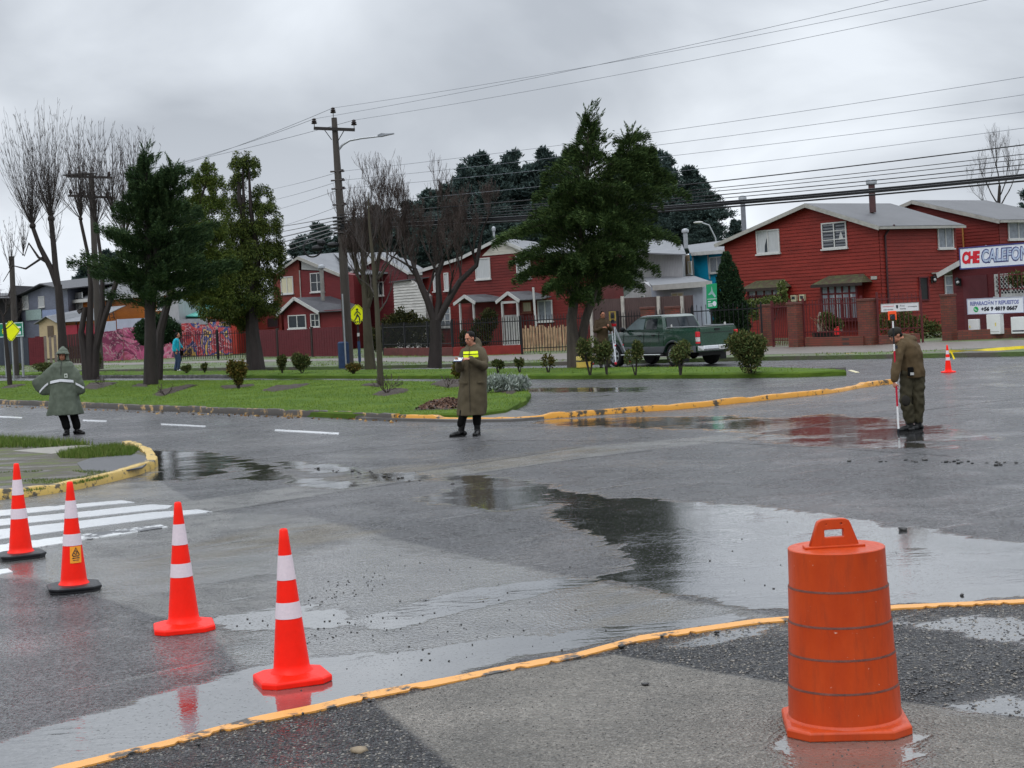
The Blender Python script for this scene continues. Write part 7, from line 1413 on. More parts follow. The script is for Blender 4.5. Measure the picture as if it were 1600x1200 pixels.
PN = [(722, 262, 108, 0), (750, 243, 112, 1), (775, 262, 106, 2), (800, 240, 110, 3), (822, 262, 116, 0), (848, 236, 110, 1), (872, 252, 114, 2), (892, 240, 107, 3), (990, 240, 112, 0), (1018, 236, 108, 1), (1043, 246, 112, 2), (1080, 264, 106, 3), (1100, 290, 112, 1), (960, 246, 116, 2),
      (692, 292, 104, 2), (668, 300, 110, 1), (640, 318, 106, 3), (610, 330, 110, 0), (583, 325, 106, 2), (552, 345, 108, 3), (498, 352, 100, 0), (700, 330, 98, 3), (760, 320, 100, 0), (830, 320, 100, 2), (1060, 320, 100, 0), (1000, 320, 101, 3), (1110, 345, 98, 2), (470, 372, 104, 1), (1148, 345, 100, 1), (525, 372, 100, 2), (780, 345, 97, 1), (860, 330, 98, 0), (730, 350, 96, 2), (1035, 345, 97, 1), (655, 360, 98, 0), (1085, 350, 97, 3)]
ORD = ['first', 'second', 'third', 'fourth', 'fifth', 'sixth', 'seventh', 'eighth', 'ninth', 'tenth', 'eleventh', 'twelfth', 'thirteenth', 'fourteenth']
for i, (u, v, d, k) in enumerate(PN):
    tp_ = P(u, v, d); gz = float(np.interp(tp_.x, hx, hz))*0.8; h_ = max(tp_.z-gz, 5); s = h_/20.0; o = thing('pine_tree', 'lower dark pine filling in beneath the skyline crowns on the rise, mostly hidden', 'tree', (tp_.x, d*K, gz), i*1.3, 'dark pines on the rise behind the houses')
    if i < 14: o['label'] = 'tall dark pine on the rise, %s crown of the skyline from the left' % ORD[sorted(range(14), key=lambda j: PN[j][0]).index(i)]
    sx_ = min(s*1.22, 1.4)*(0.85+0.3*((i*37) % 10)/10) if h_ > 14 else s*1.5; o.scale = (sx_, sx_, s)
    for me_, nm in zip(protos[k], ('foliage', 'trunk')): c = bpy.data.objects.new(nm, me_); C.objects.link(c); c.parent = o
tp_ = P(1600, 290, 75); o = thing('pine_tree', 'single dark pine tip showing behind the roofs at the right edge', 'tree', (tp_.x+1.2, 75*K, 0)); o.scale = (0.6, 0.6, tp_.z/20)
for me_, nm in zip(protos[2], ('foliage', 'trunk')): c = bpy.data.objects.new(nm, me_); C.objects.link(c); c.parent = o
for (u, v, d, k, lb) in ((168, 395, 95, 1, 'dark pine behind the left houses, half hidden by pollarded shoots'), (130, 420, 96, 0, 'lower dark pine behind the grey blue house')):
    tp_ = P(u, v, d); o = thing('pine_tree', lb, 'tree', (tp_.x, d*K, 0)); o.scale = (0.8, 0.8, tp_.z/20)
    for me_, nm in zip(protos[k], ('foliage', 'trunk')): c = bpy.data.objects.new(nm, me_); C.objects.link(c); c.parent = o
def bed(pxs, z=0.154):
    pts = resample([Vector(p) for p in gp(pxs, z)]+[Vector(gp(pxs, z)[0])], 0.2)[:-1]; r = random.Random(len(pts)); cx_ = sum(p.x for p in pts)/len(pts); cy_ = sum(p.y for p in pts)/len(pts); n = len(pts); m = MB()
    ed = [(p.x+r.uniform(-.05, .05), p.y+r.uniform(-.05, .05), z-0.012) for p in pts]; inn = [(p.x*0.8+cx_*0.2, p.y*0.8+cy_*0.2, z+0.025+r.uniform(-.01, .02)) for p in pts]
    m.add(ed+inn+[(cx_, cy_, z+0.02)], [(i, (i+1) % n, n+(i+1) % n, n+i) for i in range(n)]+[(n+i, n+(i+1) % n, 2*n) for i in range(n)]); m.build('soil_bed', soilm, smooth=True)['kind'] = 'structure'
for q_ in ([(238, 617), (252, 609), (300, 600), (312, 601), (270, 614), (250, 620)], [(405, 611), (430, 603), (488, 599), (470, 605), (430, 612)], [(342, 604), (398, 600), (398, 603), (350, 608)], [(562, 602), (586, 599), (600, 602), (590, 605)], [(580, 617), (600, 609), (640, 607), (635, 613), (600, 619)],
            [(670, 601), (690, 594), (722, 592), (726, 604), (700, 606)], [(645, 641), (665, 630), (690, 623), (735, 624), (735, 638), (700, 640)], [(130, 607), (140, 598), (185, 597), (180, 600), (150, 609)], [(0, 607), (20, 601), (42, 601), (20, 606)], [(770, 612), (800, 600), (822, 606), (800, 616)], [(205, 604), (215, 600), (232, 600), (230, 604)]):
    bed(q_)
def in_poly(X, Y, poly): return sdist(X, Y, poly) > 0.02
def grass(name, label, poly, n, h, seed, mat, z, keep=None, w_=0.008, ex=()):
    r = np.random.default_rng(seed); P_ = np.array(poly); x0, y0 = P_.min(0); x1, y1 = P_.max(0); X = r.uniform(x0, x1, n*3); Y = r.uniform(y0, y1, n*3); k = in_poly(X, Y, poly)
    for e in ex: k &= ~(sdist(X, Y, e) > -0.05)
    if keep is not None: k &= keep(X, Y)
    X, Y = X[k][:n], Y[k][:n]; n = len(X); hh_ = h*r.uniform(0.5, 1.4, n); a = r.uniform(0, 6.28, n); ln_ = r.uniform(0, 0.7, n)*hh_; b = r.uniform(0, 6.28, n); w = w_*r.uniform(0.7, 1.4, n); Z = np.full(n, z-0.01)
    A = np.stack([X-np.cos(a)*w, Y-np.sin(a)*w, Z], 1); B = np.stack([X+np.cos(a)*w, Y+np.sin(a)*w, Z], 1); T = np.stack([X+np.cos(b)*ln_, Y+np.sin(b)*ln_, Z+hh_], 1)
    V = np.stack([A, B, T], 1).reshape(-1, 3); o = np_mesh(name, V, 3, np.arange(n*3).reshape(n, 3), mat); tag(o, label, 'grass', kind='stuff'); return o
blade_m = leaf_mat('grass_blades', [(0.05, 0.09, 0.010), (0.095, 0.16, 0.016), (0.18, 0.235, 0.035)], 0.5); blade_d = leaf_mat('rough_grass_blades', [(0.04, 0.07, 0.012), (0.075, 0.13, 0.02), (0.15, 0.17, 0.05)], 0.5)
vis = [p for p in lawn_poly]
grass('grass', 'short wet lawn grass on the near median', vis, 170000, 0.04, 1, blade_m, 0.15, lambda X, Y: (np.abs(X) < 0.36*Y+1) & ((np.sin(X*1.9+Y)+np.sin(Y*2.7-X*0.8)+np.sin(X*5+Y*3)*0.5) > -1.5), 0.007)
grass('grass', 'short grass of the far strip with the bushes', E2b, 30000, 0.05, 2, blade_m, 0.15, lambda X, Y: (np.abs(X) < 0.36*Y+1), 0.012)
isl = gp(E0, 0.115)
top_poly = gp([(-100, 700), (-100, 680), (60, 687), (110, 691), (150, 695), (60, 700)], 0.115); tuft = gp([(88, 710), (120, 703), (180, 696.5), (220, 702), (208, 712), (130, 717), (92, 716)], 0.115); mos = gp([(-100, 775), (-100, 742), (60, 735), (150, 735), (190, 738), (160, 748), (100, 760), (0, 773)], 0.115)
grass('grass', 'rough tufted grass at the back of the corner verge', top_poly, 9000, 0.11, 3, blade_d, 0.115, None, 0.006); grass('grass', 'bright grass tuft beside the corner path', tuft, 6500, 0.09, 4, blade_d, 0.115, None, 0.005)
nz_ = lambda X, Y: (np.sin(X*3.1+1)+np.sin(Y*4.3+X*1.7)+np.sin(X*7+Y*2.2)*0.6) > 0.25
grass('grass', 'sparse moss and grass on the front of the corner verge', mos, 6000, 0.03, 5, blade_d, 0.115, nz_, 0.006)
far_g = [(x, y) for x, y in fk]+[(fk[-1][0], fk[-1][1]+17), (fk[0][0], fk[0][1]+27)]
grass('grass', 'grass of the verge before the fences and houses', far_g, 60000, 0.07, 6, blade_m, 0.13, lambda X, Y: (np.abs(X) < 0.36*Y+1) & ((np.sin(X*0.7)+np.sin(Y*1.3+X*0.4)+np.sin(X*0.23+2)) > -0.5), 0.016, ex=(walk,))
def stones(name, label, X, Y, S_, z, mat, seed, flat=0.55):
    r = np.random.default_rng(seed); ico = [(0, 0, 1), (0.9, 0, 0.45), (0.28, 0.85, 0.45), (-0.72, 0.53, 0.45), (-0.72, -0.53, 0.45), (0.28, -0.85, 0.45), (0.72, 0.53, -0.45), (-0.28, 0.85, -0.45), (-0.9, 0, -0.45), (-0.28, -0.85, -0.45), (0.72, -0.53, -0.45), (0, 0, -1)]
    fc = [(0, 1, 2), (0, 2, 3), (0, 3, 4), (0, 4, 5), (0, 5, 1), (1, 6, 2), (2, 7, 3), (3, 8, 4), (4, 9, 5), (5, 10, 1), (2, 6, 7), (3, 7, 8), (4, 8, 9), (5, 9, 10), (1, 10, 6), (11, 7, 6), (11, 8, 7), (11, 9, 8), (11, 10, 9), (11, 6, 10)]
    n = len(X); I = np.array(ico)[None].repeat(n, 0)*(1+r.uniform(-0.3, 0.3, (n, 12, 1))); a = r.uniform(0, 6.28, n); k1 = r.uniform(0.6, 1.3, n); x = I[..., 0]*k1[:, None]; y = I[..., 1]
    xx = x*np.cos(a)[:, None]-y*np.sin(a)[:, None]; yy = x*np.sin(a)[:, None]+y*np.cos(a)[:, None]; V = np.stack([X[:, None]+xx*S_[:, None], Y[:, None]+yy*S_[:, None], z+(I[..., 2]*flat+flat*0.5)*S_[:, None]], -1).reshape(-1, 3)
    F = (np.array(fc)[None]+(np.arange(n)*12)[:, None, None]).reshape(-1, 3); o = np_mesh(name, V, 3, F, mat); tag(o, label, 'stones', kind='stuff'); return o
stone_m = leaf_mat('loose_grit', [S(40, 40, 42), S(78, 78, 80), S(128, 122, 112)], 0.45, 0.5); stone_d = leaf_mat('dark_grit', [S(26, 26, 27), S(38, 38, 38), S(60, 58, 56)], 0.4, 0.5)
r = np.random.default_rng(8)
cpoly = gp(ZONES['coarse'][0]); spoly = gp(ZONES['slab'][0]); X = r.uniform(-2.5, 4.6, 60000); Y = r.uniform(4.6, 12.0, 60000); k = (sdist(X, Y, cpoly) > 0.06) & (sdist(X, Y, spoly) < -0.02); X, Y = X[k][:15000], Y[k][:15000]
stones('gravel', 'loose angular gravel on the broken asphalt edge in the foreground', X, Y, r.uniform(0.003, 0.010, len(X)), -0.007, stone_m, 1)
X = r.uniform(-2.5, 4.6, 14000); Y = r.uniform(4.6, 12.0, 14000); k = (sdist(X, Y, spoly) > 0.02); X, Y = X[k][:1500], Y[k][:1500]; stones('grit', 'dark grit scattered over the concrete slab', X, Y, r.uniform(0.0015, 0.005, len(X))*1.0, 0.0, stone_d, 2)
def scatter_px(c, n, su, sv, smin, smax, seed, name, label, mat=stone_d):
    rr_ = np.random.default_rng(seed); us = c[0]+rr_.normal(0, su, n); vs_ = c[1]+rr_.normal(0, sv, n)+(us-c[0])*c[2]; pp_ = [G2(u, v) for u, v in zip(us, vs_)]; X = np.array([p[0] for p in pp_]); Y = np.array([p[1] for p in pp_]); return stones(name, label, X, Y, rr_.uniform(smin, smax, n), 0.001, mat, seed)
scatter_px((540, 920, -0.35), 70, 60, 10, 0.004, 0.009, 3, 'grit', 'trail of dark grit on the wet concrete behind the nearest cone'); scatter_px((700, 980, -0.1), 85, 120, 40, 0.003, 0.009, 4, 'grit', 'scattered dark grit on the wet concrete in the middle'); scatter_px((530, 985, -0.25), 45, 60, 9, 0.004, 0.009, 5, 'grit', 'band of dark grit right of the nearest cone base')
scatter_px((1480, 722, 0.02), 26, 60, 2.0, 0.008, 0.035, 6, 'asphalt_crumbs', 'dark crumbs of asphalt on the road behind the orange drum'); scatter_px((600, 745, 0.12), 24, 80, 2.2, 0.008, 0.03, 7, 'asphalt_crumbs', 'row of dark clods along the puddle edge in the middle'); scatter_px((1000, 850, 0.0), 40, 220, 60, 0.004, 0.009, 12, 'grit', 'sparse grit over the flooded asphalt')
for (u, v, s, lb) in ((577, 1096, 0.020, 'dark stone on the slab corner below the yellow line'), (473, 1116, 0.013, 'dark stone below the yellow line under the nearest cone'), (310, 1164, 0.016, 'dark stone below the yellow line near the bottom left'), (560, 1173, 0.045, 'flat tan stone set in the broken asphalt near the bottom'), (1412, 829, 0.045, 'dark clod in the shallow water above the drum'), (1503, 931, 0.018, 'small dark stone beside the yellow line right of the drum'), (1120, 989, 0.022, 'dark stone below the yellow line left of the drum'), (972, 1012, 0.026, 'dark wedge of asphalt at the slab edge below the yellow line'), (1008, 1164-93, 0.02, 'dark twig-like crumb on the concrete slab')):
    p = G(u, v); st = stones('stone', '', np.array([0.0]), np.array([0.0]), np.array([s]), 0.0, simple('tan_stone', S(128, 114, 94), 0.6, 0.2, 30) if 'tan' in lb else stone_d, int(u), 0.35 if 'tan' in lb else 0.6)
    st.location = p; del st['kind']; tag(st, lb, 'stone', 'single stones')
lt = leaf_mat('dead_leaves', [S(96, 70, 40), S(140, 104, 60), S(170, 140, 90)], 0.5)
r = np.random.default_rng(18); us = r.uniform(0, 620, 150); vs_ = 634+us*0.037+np.abs(r.normal(0, 1.2, 150)); cen = np.array([list(G(u, v, 0.01)) for u, v in zip(us, vs_)]); dd = r.normal(0, 1, (150, 3)); dd[:, 2] *= 0.1
V, F = leaves(cen, dd, 0.09*r.uniform(0.5, 1.3, 150), 0.05, r); tag(np_mesh('dead_leaves', V, 4, F, lt), 'brown dead leaves lying along the kerb of the near median', 'leaves', kind='stuff')
bedl = gp([(648, 640), (670, 628), (700, 622), (735, 624), (733, 638)], 0.17); r = np.random.default_rng(19); P_ = np.array(bedl); X = r.uniform(P_[:, 0].min(), P_[:, 0].max(), 900); Y = r.uniform(P_[:, 1].min(), P_[:, 1].max(), 900); k = in_poly(X, Y, bedl); cen = np.stack([X[k], Y[k], np.full(k.sum(), 0.19)], 1); dd = r.normal(0, 1, cen.shape); dd[:, 2] *= 0.4
V, F = leaves(cen, dd, 0.09, 0.06, r); tag(np_mesh('dead_leaves', V, 4, F, leaf_mat('brown_leaves', [S(40, 30, 26), S(76, 54, 46), S(120, 96, 80)], 0.5)), 'heap of dark dead leaves in the soil bed left of the officer', 'leaves', kind='stuff')
# ================================================================== THE PICKUP
paint = NT('green_car_paint'); a = paint.noise(1.2, 4); b = paint.noise(40, 3, 0.7); paint.set(color=paint.ramp(a, [(0.3, (0.010, 0.042, 0.026)), (0.7, (0.016, 0.058, 0.036))]), rough=paint.mapr(b, 0.4, 0.7, 0.22, 0.38), coat=0.5, normal=paint.bump(b, 0.03, 0.003)); paint = paint.mat
clad = simple('grey_cladding_paint', S(72, 76, 80), 0.4, 0.15, 4); chrome = simple('wet_chrome', S(206, 208, 210), 0.18, 0.06, 5, 0.05, metal=0.85); tyre_m = simple('tyre_rubber', S(26, 26, 27), 0.7, 0.25, 20, 0.4); alloy = simple('alloy_wheel', S(176, 178, 182), 0.3, 0.12, 8, 0.05, metal=0.6)
car_glass = simple('car_glass', S(30, 38, 44), 0.04, 0.3, 1.5, 0.0); car_glass_l = simple('car_glass_seen_through', S(96, 116, 120), 0.05, 0.35, 2.2, 0.0); lamp_red = simple('tail_lamp_red', (0.55, 0.02, 0.03), 0.15, 0.1, 9); lamp_wh = simple('tail_lamp_clear', S(196, 190, 188), 0.15, 0.08, 9)
fi = R(54.5); RLd = 51.3; RLx = ray(1057, 571)[0]*RLd; rdir = Vector((math.sin(fi), math.cos(fi), 0)); rc = Vector((RLx, RLd, 0.0))+rdir*0.76
TR = thing('pickup_truck', 'dark green double cab pickup with grey sills and chrome step bumper parked behind the bushes', 'pickup truck', rc, math.pi-fi)
def arch(x):
    z = 0.46
    for xw in (0.0, 2.98):
        dx_ = abs(x-xw)
        if dx_ < 0.46: z = max(z, 0.33+math.sqrt(0.46**2-dx_**2)*1.02)
    return z
def body_rings(x0, x1, ztf, mb, step=0.06, yw=0.88, zb=None, zs=None):
    xs = list(np.arange(x0, x1, step))+[x1]; rings = []
    for x in xs:
        zt = ztf(x); b_ = max(arch(x), 0) if zb is None else zb; nar = 1.0-0.09*max(0, (x-3.1)/0.6)**2; y = yw*nar; mid = min(max(b_+0.06, 0.78), zt-0.2)
        half = [(y*0.96, b_), (y*0.985, min(b_+0.03, mid)), (y, mid), (y*0.992, zt-0.17), (y*0.955, zt-0.05), (y*0.90, zt)]
        rings.append([(x, a, z) for a, z in half]+[(x, -a, z) for a, z in half[::-1]])
    mb.rings(rings)
m = MB(); body_rings(0.44, 3.62, lambda x: 1.17 if x < 2.35 else (1.17-0.10*((x-2.35)/1.2)**1.5 if x < 3.5 else 1.17-0.10-0.25*((x-3.5)/0.12)), m); bo = m.build('body', paint, TR, smooth=True, angle=30)
m = MB(); body_rings(-1.13, 0.42, lambda x: 1.24, m); bed_ = m.build('cargo_bed', paint, TR, smooth=True, angle=30)
m = MB(); m.box((-0.36, 0, 1.236), (1.40, 1.5, 0.02)); m.build('bed_liner', black_metal, bed_)
for sy_ in (1, -1):
    m = MB(); m.tube([(-1.08, sy_*0.80, 1.262), (0.36, sy_*0.80, 1.262)], 0.018, 8); m.build('bed_rail', galv, bed_, smooth=True)
for x_ in (-0.9, 0.1):
    m = MB(); m.lathe([(0.035, 0), (0.03, 0.07), (0.01, 0.1)], 10, (x_ if x_ > 0 else -1.0, 0.80 if x_ > 0 else -0.5, 1.265)); m.build('rail_knob', white_trim, bed_, smooth=True)
for sy_ in (1, -1):
    m = MB(); rings = []
    for x in list(np.arange(-1.13, 3.62, 0.05)):
        b_ = arch(x); t_ = max(0.66, b_+0.06) if b_ > 0.47 else 0.66; nar = 1.0-0.09*max(0, (x-3.1)/0.6)**2; rings.append([(x, sy_*0.875*nar, b_-0.01), (x, sy_*0.905*nar, b_), (x, sy_*0.908*nar, t_-0.03), (x, sy_*0.878*nar, t_)])
    m.rings(rings, closed=False, cap=False); m.build('sill_cladding', clad, TR, smooth=True, angle=50)
    m = MB(); m.box((1.48, sy_*0.95, 0.40), (2.0, 0.13, 0.05)); m.build('side_step', chrome, TR, bevel=0.015)
m = MB(); zb_, zt_ = 1.15, 1.665
bot = [(0.46, .84), (2.62, .80)]; 
def cabring(z, x0, x1, y, k): return [(x0, y-k, z), (x0+k*.5, y, z), (x1-k, y*0.985, z), (x1, y-k*1.5, z), (x1, -y+k*1.5, z), (x1-k, -y*0.985, z), (x0+k*.5, -y, z), (x0, -y+k, z)]
m.rings([cabring(1.14, 0.45, 2.60, 0.835, 0.05), cabring(1.20, 0.455, 2.52, 0.825, 0.06), cabring(1.60, 0.62, 1.92, 0.695, 0.08), cabring(1.655, 0.70, 1.82, 0.655, 0.10), cabring(1.675, 0.85, 1.68, 0.55, 0.10)]); cab = m.build('cab', paint, TR, smooth=True, angle=28)
def sidept(x, z, sy_, off=0.008): t = (z-1.20)/0.40; y = 0.825+(0.695-0.825)*t; return (x, sy_*(y+off), z)
def glass(pts, name, mat, sy_=1, th=0.012):
    m = MB(); A = [Vector(p) for p in pts]; n = (A[1]-A[0]).cross(A[-1]-A[0]).normalized(); m.rings([A, [p+n*th for p in A]]); return m.build(name, mat, TR)
for sy_ in (1, -1):
    glass([sidept(0.80, 1.225, sy_), sidept(1.36, 1.225, sy_), sidept(1.34, 1.565, sy_), sidept(0.86, 1.565, sy_)], 'side_window', car_glass if sy_ > 0 else car_glass_l)
    glass([sidept(1.47, 1.225, sy_), sidept(2.36, 1.225, sy_), sidept(1.99, 1.48, sy_), sidept(1.86, 1.565, sy_), sidept(1.47, 1.565, sy_)], 'side_window', car_glass_l)
    for q_ in ((1.415, 0.9, 0.5), (0.66, 0.95, 0.4), (2.45, 0.9, 0.5)): m = MB(); m.box((q_[0], sy_*0.88, q_[1]), (0.012, 0.01, q_[2])); m.build('door_seam', black_metal, TR)
    for x_ in (0.92, 1.62): m = MB(); m.box((x_, sy_*0.895, 1.03), (0.16, 0.03, 0.035)); m.build('door_handle', black_metal, TR, bevel=0.008)
    m = MB(); m.ball((2.33, sy_*1.0, 1.24), (0.05, 0.11, 0.085), 12, 8); m.beam((2.35, sy_*0.84, 1.19), (2.34, sy_*0.95, 1.22), 0.04, 0.04); m.build('wing_mirror', black_metal, TR, smooth=True)
glass([(0.452, -0.68, 1.235), (0.452, 0.68, 1.235), (0.592, 0.60, 1.585), (0.592, -0.60, 1.585)], 'rear_window', car_glass, th=-0.014)
for y_ in (-0.28, 0.12): m = MB(); m.beam((0.445, y_, 1.235), (0.585, y_, 1.585), 0.03, 0.015, up=(1, 0, 0)); m.build('window_bar', black_metal, TR)
glass([(2.50, -0.72, 1.225), (2.50, 0.72, 1.225), (1.96, 0.60, 1.575), (1.96, -0.60, 1.575)], 'windscreen', car_glass_l, th=0.02)
m = MB(); m.box((-1.145, 0, 0.93), (0.03, 1.44, 0.56)); m.build('tailgate', paint, TR, bevel=0.012); m = MB(); m.box((-1.165, 0, 1.06), (0.012, 1.3, 0.015)); m.box((-1.168, 0, 1.15), (0.02, 0.22, 0.07)); m.build('tailgate_trim', black_metal, TR)
for sy_ in (1, -1):
    m = MB(); m.box((-1.14, sy_*0.815, 1.02), (0.09, 0.135, 0.17)); m.box((-1.14, sy_*0.815, 0.755), (0.09, 0.135, 0.06)); lm = m.build('tail_lamp', lamp_red, TR, bevel=0.015); m = MB(); m.box((-1.14, sy_*0.815, 0.86), (0.086, 0.13, 0.14)); m.build('reversing_lens', lamp_wh, lm, bevel=0.01)
    m = MB(); m.box((-0.52, sy_*0.80, 0.34), (0.02, 0.26, 0.36)); m.build('mud_flap', black_metal, TR)
m = MB(); m.rings([[(-1.20, y, .50), (-1.42, y*0.93, .50), (-1.44, y*0.93, .56), (-1.42, y*0.92, .66), (-1.20, y, .66)] for y in (-0.90, -0.45, 0.45, 0.90)]); bmp = m.build('step_bumper', chrome, TR, bevel=0.015)
m = MB(); m.box((-1.445, 0.0, 0.585), (0.012, 0.40, 0.12)); pl_ = m.build('number_plate', simple('plate_white', S(196, 198, 194), 0.4), bmp); m = MB()
for k, y_ in enumerate((-0.14, -0.09, -0.03, 0.02, 0.08, 0.13)): m.box((-1.453, y_, 0.585), (0.006, 0.028, 0.06))
m.build('plate_characters', ink, pl_)
m = MB(); m.box((1.2, 0, 0.42), (4.0, 1.0, 0.2)); m.tube([(0, -0.7, 0.36), (0, 0.7, 0.36)], 0.06, 8); m.ball((0, 0, 0.36), 0.15, 10, 8); m.build('chassis', black_metal, TR)
m = MB(); m.box((3.66, 0, 0.62), (0.16, 1.72, 0.26)); m.build('front_bumper', clad, TR, bevel=0.04)
def wheel(x, sy_):
    m = MB(); Mx = Matrix.Rotation(R(-90)*sy_, 3, 'X'); c = (x, sy_*0.76, 0.37)
    m.lathe([(0.20, -0.11), (0.33, -0.115), (0.365, -0.08), (0.37, 0), (0.365, 0.08), (0.33, 0.115), (0.245, 0.12), (0.225, 0.10), (0.2, 0.06)], 36, c, Mx); w_ = m.build('wheel', tyre_m, TR, smooth=True, angle=40)
    m = MB(); m.lathe([(0.235, 0.07), (0.238, 0.115), (0.215, 0.118), (0.20, 0.075)], 36, c, Mx, cap=False)
    for k in range(6):
        t = k*math.pi/3; e = Mx @ Vector((math.cos(t)*0.22, math.sin(t)*0.22, 0.095)); e0 = Mx @ Vector((math.cos(t)*0.03, math.sin(t)*0.03, 0.105)); m.beam(Vector(c)+e0, Vector(c)+e, 0.075, 0.03, up=Mx @ Vector((0, 0, 1)))
    m.lathe([(0.05, 0.08), (0.055, 0.12), (0.03, 0.135)], 14, c, Mx); m.lathe([(0.21, 0.03), (0.21, 0.04)], 24, c, Mx); m.build('rim', alloy, w_, smooth=True, angle=35)
for x_ in (0.0, 2.98):
    for sy_ in (1, -1): wheel(x_, sy_)
# ================================================================== PEOPLE
TS = bpy.data.scenes.new('workbench')
def fuse(mb, name, mat, parent, voxel=0.012, smooth=4, folds=0.0, fscale=9.0, seed=0, world=False, fstretch=0.45):
    """one continuous skin grown round the collected shapes"""
    me = mb.mesh('tmp', mat); ob = bpy.data.objects.new('tmp', me); TS.collection.objects.link(ob); md = ob.modifiers.new('r', 'REMESH'); md.mode = 'VOXEL'; md.voxel_size = voxel; md.use_smooth_shade = True
    if smooth: s = ob.modifiers.new('s', 'SMOOTH'); s.factor = 0.5; s.iterations = smooth
    vl = TS.view_layers[0]; vl.update(); out_ = bpy.data.meshes.new_from_object(ob.evaluated_get(vl.depsgraph)); TS.collection.objects.unlink(ob); bpy.data.objects.remove(ob)
    if folds > 0:
        nrm_ = [v.normal.copy() for v in out_.vertices]
        for v, vn_ in zip(out_.vertices, nrm_):
            p = v.co; n_ = mnoise.noise(Vector((p.x*fscale+seed, p.y*fscale, p.z*fscale*fstretch)))+0.5*mnoise.noise(Vector((p.x*fscale*2.3, p.y*fscale*2.3+seed, p.z*fscale*1.3))); v.co = p+vn_*n_*folds
    out_.materials.clear(); out_.materials.append(mat); shade(out_, 180); o = bpy.data.objects.new(name, out_); out_.name = name; C.objects.link(o); o.parent = parent; return o
skin = simple('skin', S(176, 122, 98), 0.5, 0.08, 14, 0.1); skin2 = simple('skin_shaded_tone', S(150, 100, 78), 0.5, 0.08, 14, 0.1); hair = simple('black_hair', S(14, 12, 11), 0.6, 0.3, 40, 0.5, spec=0.15); boot = simple('black_leather', S(14, 14, 15), 0.35, 0.25, 12, 0.15, spec=0.3); black_cloth = simple('black_trousers_cloth', S(15, 15, 15), 0.9, 0.2, 10, 0.3, spec=0.1)
def cloth(name, col, rough=0.75, var=0.2, sp=0.15):
    if name in _mc: return _mc[name]
    m = NT(name); a = m.noise(4, 5, 0.6); b = m.noise(160, 2, 0.5); c = m.noise(1.4, 3, 0.5); k = m.ramp(a, [(0.3, mul(col, 1-var)), (0.7, mul(col, 1+var))]); k = m.mix(m.ramp(c, [(0.42, 0.0), (0.62, 0.5)]), k, mul(col, 0.62)); mt = m.set(color=k, rough=rough, spec=sp, normal=m.bump(b, 0.12, 0.002)); _mc[name] = mt; return mt
olive = cloth('olive_raincoat_cloth', S(82, 74, 58)); ponchom = cloth('grey_green_poncho', S(84, 92, 80), 0.55, 0.14, 0.2); brownj = cloth('brown_green_jacket', S(84, 70, 50)); trouser = cloth('dark_olive_trousers', S(60, 56, 42)); survj = cloth('dark_brown_jacket', S(66, 54, 40)); turq = cloth('turquoise_jacket', S(34, 168, 190), 0.6); denim = cloth('blue_jeans_cloth', S(52, 66, 92), 0.8)
hiviz = simple('hi_viz_yellow', S(226, 244, 20), 0.4, 0.06, 12); silver_tape = simple('silver_reflective_tape', S(206, 208, 212), 0.35, 0.06, 14)
def head_parts(m, c, yaw, pitch=0.0, roll=0.0, s=1.0, ears=True):
    """adds the head (facing local -Y when yaw = 0) to a body mesh; returns the frame"""
    M = Matrix.Rotation(yaw, 3, 'Z') @ Matrix.Rotation(roll, 3, 'Y') @ Matrix.Rotation(pitch, 3, 'X'); c = Vector(c)
    T = lambda x, y, z: c+M @ Vector((x*s, y*s, z*s))
    m.ball(T(0, 0.012, 0.02), (0.073*s, 0.092*s, 0.098*s), 18, 14, M); m.ball(T(0, -0.022, -0.045), (0.058*s, 0.062*s, 0.066*s), 14, 10, M); m.ball(T(0, -0.048, -0.083), (0.030*s, 0.026*s, 0.022*s), 10, 8, M)
    m.tube([T(0, -0.078, 0.018), T(0, -0.098, -0.014), T(0, -0.096, -0.026)], [0.009*s, 0.0135*s, 0.012*s], 8); m.ball(T(0, -0.082, -0.050), (0.022*s, 0.010*s, 0.009*s), 8, 6, M); m.ball(T(0, -0.074, 0.033), (0.045*s, 0.014*s, 0.010*s), 10, 6, M)
    for sx_ in (-1, 1): m.ball(T(sx_*0.038, -0.062, -0.020), (0.020*s, 0.014*s, 0.018*s), 8, 6, M)
    if ears:
        for sx_ in (-1, 1): m.ball(T(sx_*0.075, 0.008, -0.005), (0.009*s, 0.018*s, 0.030*s), 8, 8, M)
    return T, M
def eyes(T, M, parent, s=1.0):
    for sx_ in (-1, 1):
        m = MB(); m.ball(T(sx_*0.030, -0.074, 0.010), 0.0095*s, 10, 8); e = m.build('eye', simple('eye_white', S(150, 140, 134), 0.2, 0.02), parent, smooth=True); m = MB(); m.ball(T(sx_*0.030, -0.083, 0.010), 0.0062*s, 8, 6); m.build('iris', hair, e, smooth=True)
    m = MB(); m.tube([T(-0.046, -0.080, 0.031), T(-0.030, -0.088, 0.036), T(-0.014, -0.088, 0.031)], 0.0045*s, 5); m.build('eyebrow', hair, parent); m = MB(); m.tube([T(0.046, -0.080, 0.031), T(0.030, -0.088, 0.036), T(0.014, -0.088, 0.031)], 0.0045*s, 5); m.build('eyebrow', hair, parent)
    m = MB(); m.tube([T(-0.020, -0.088, -0.050), T(0, -0.0935, -0.051), T(0.020, -0.088, -0.050)], 0.0035*s, 5); m.build('mouth', simple('lips', S(122, 66, 58), 0.45), parent)
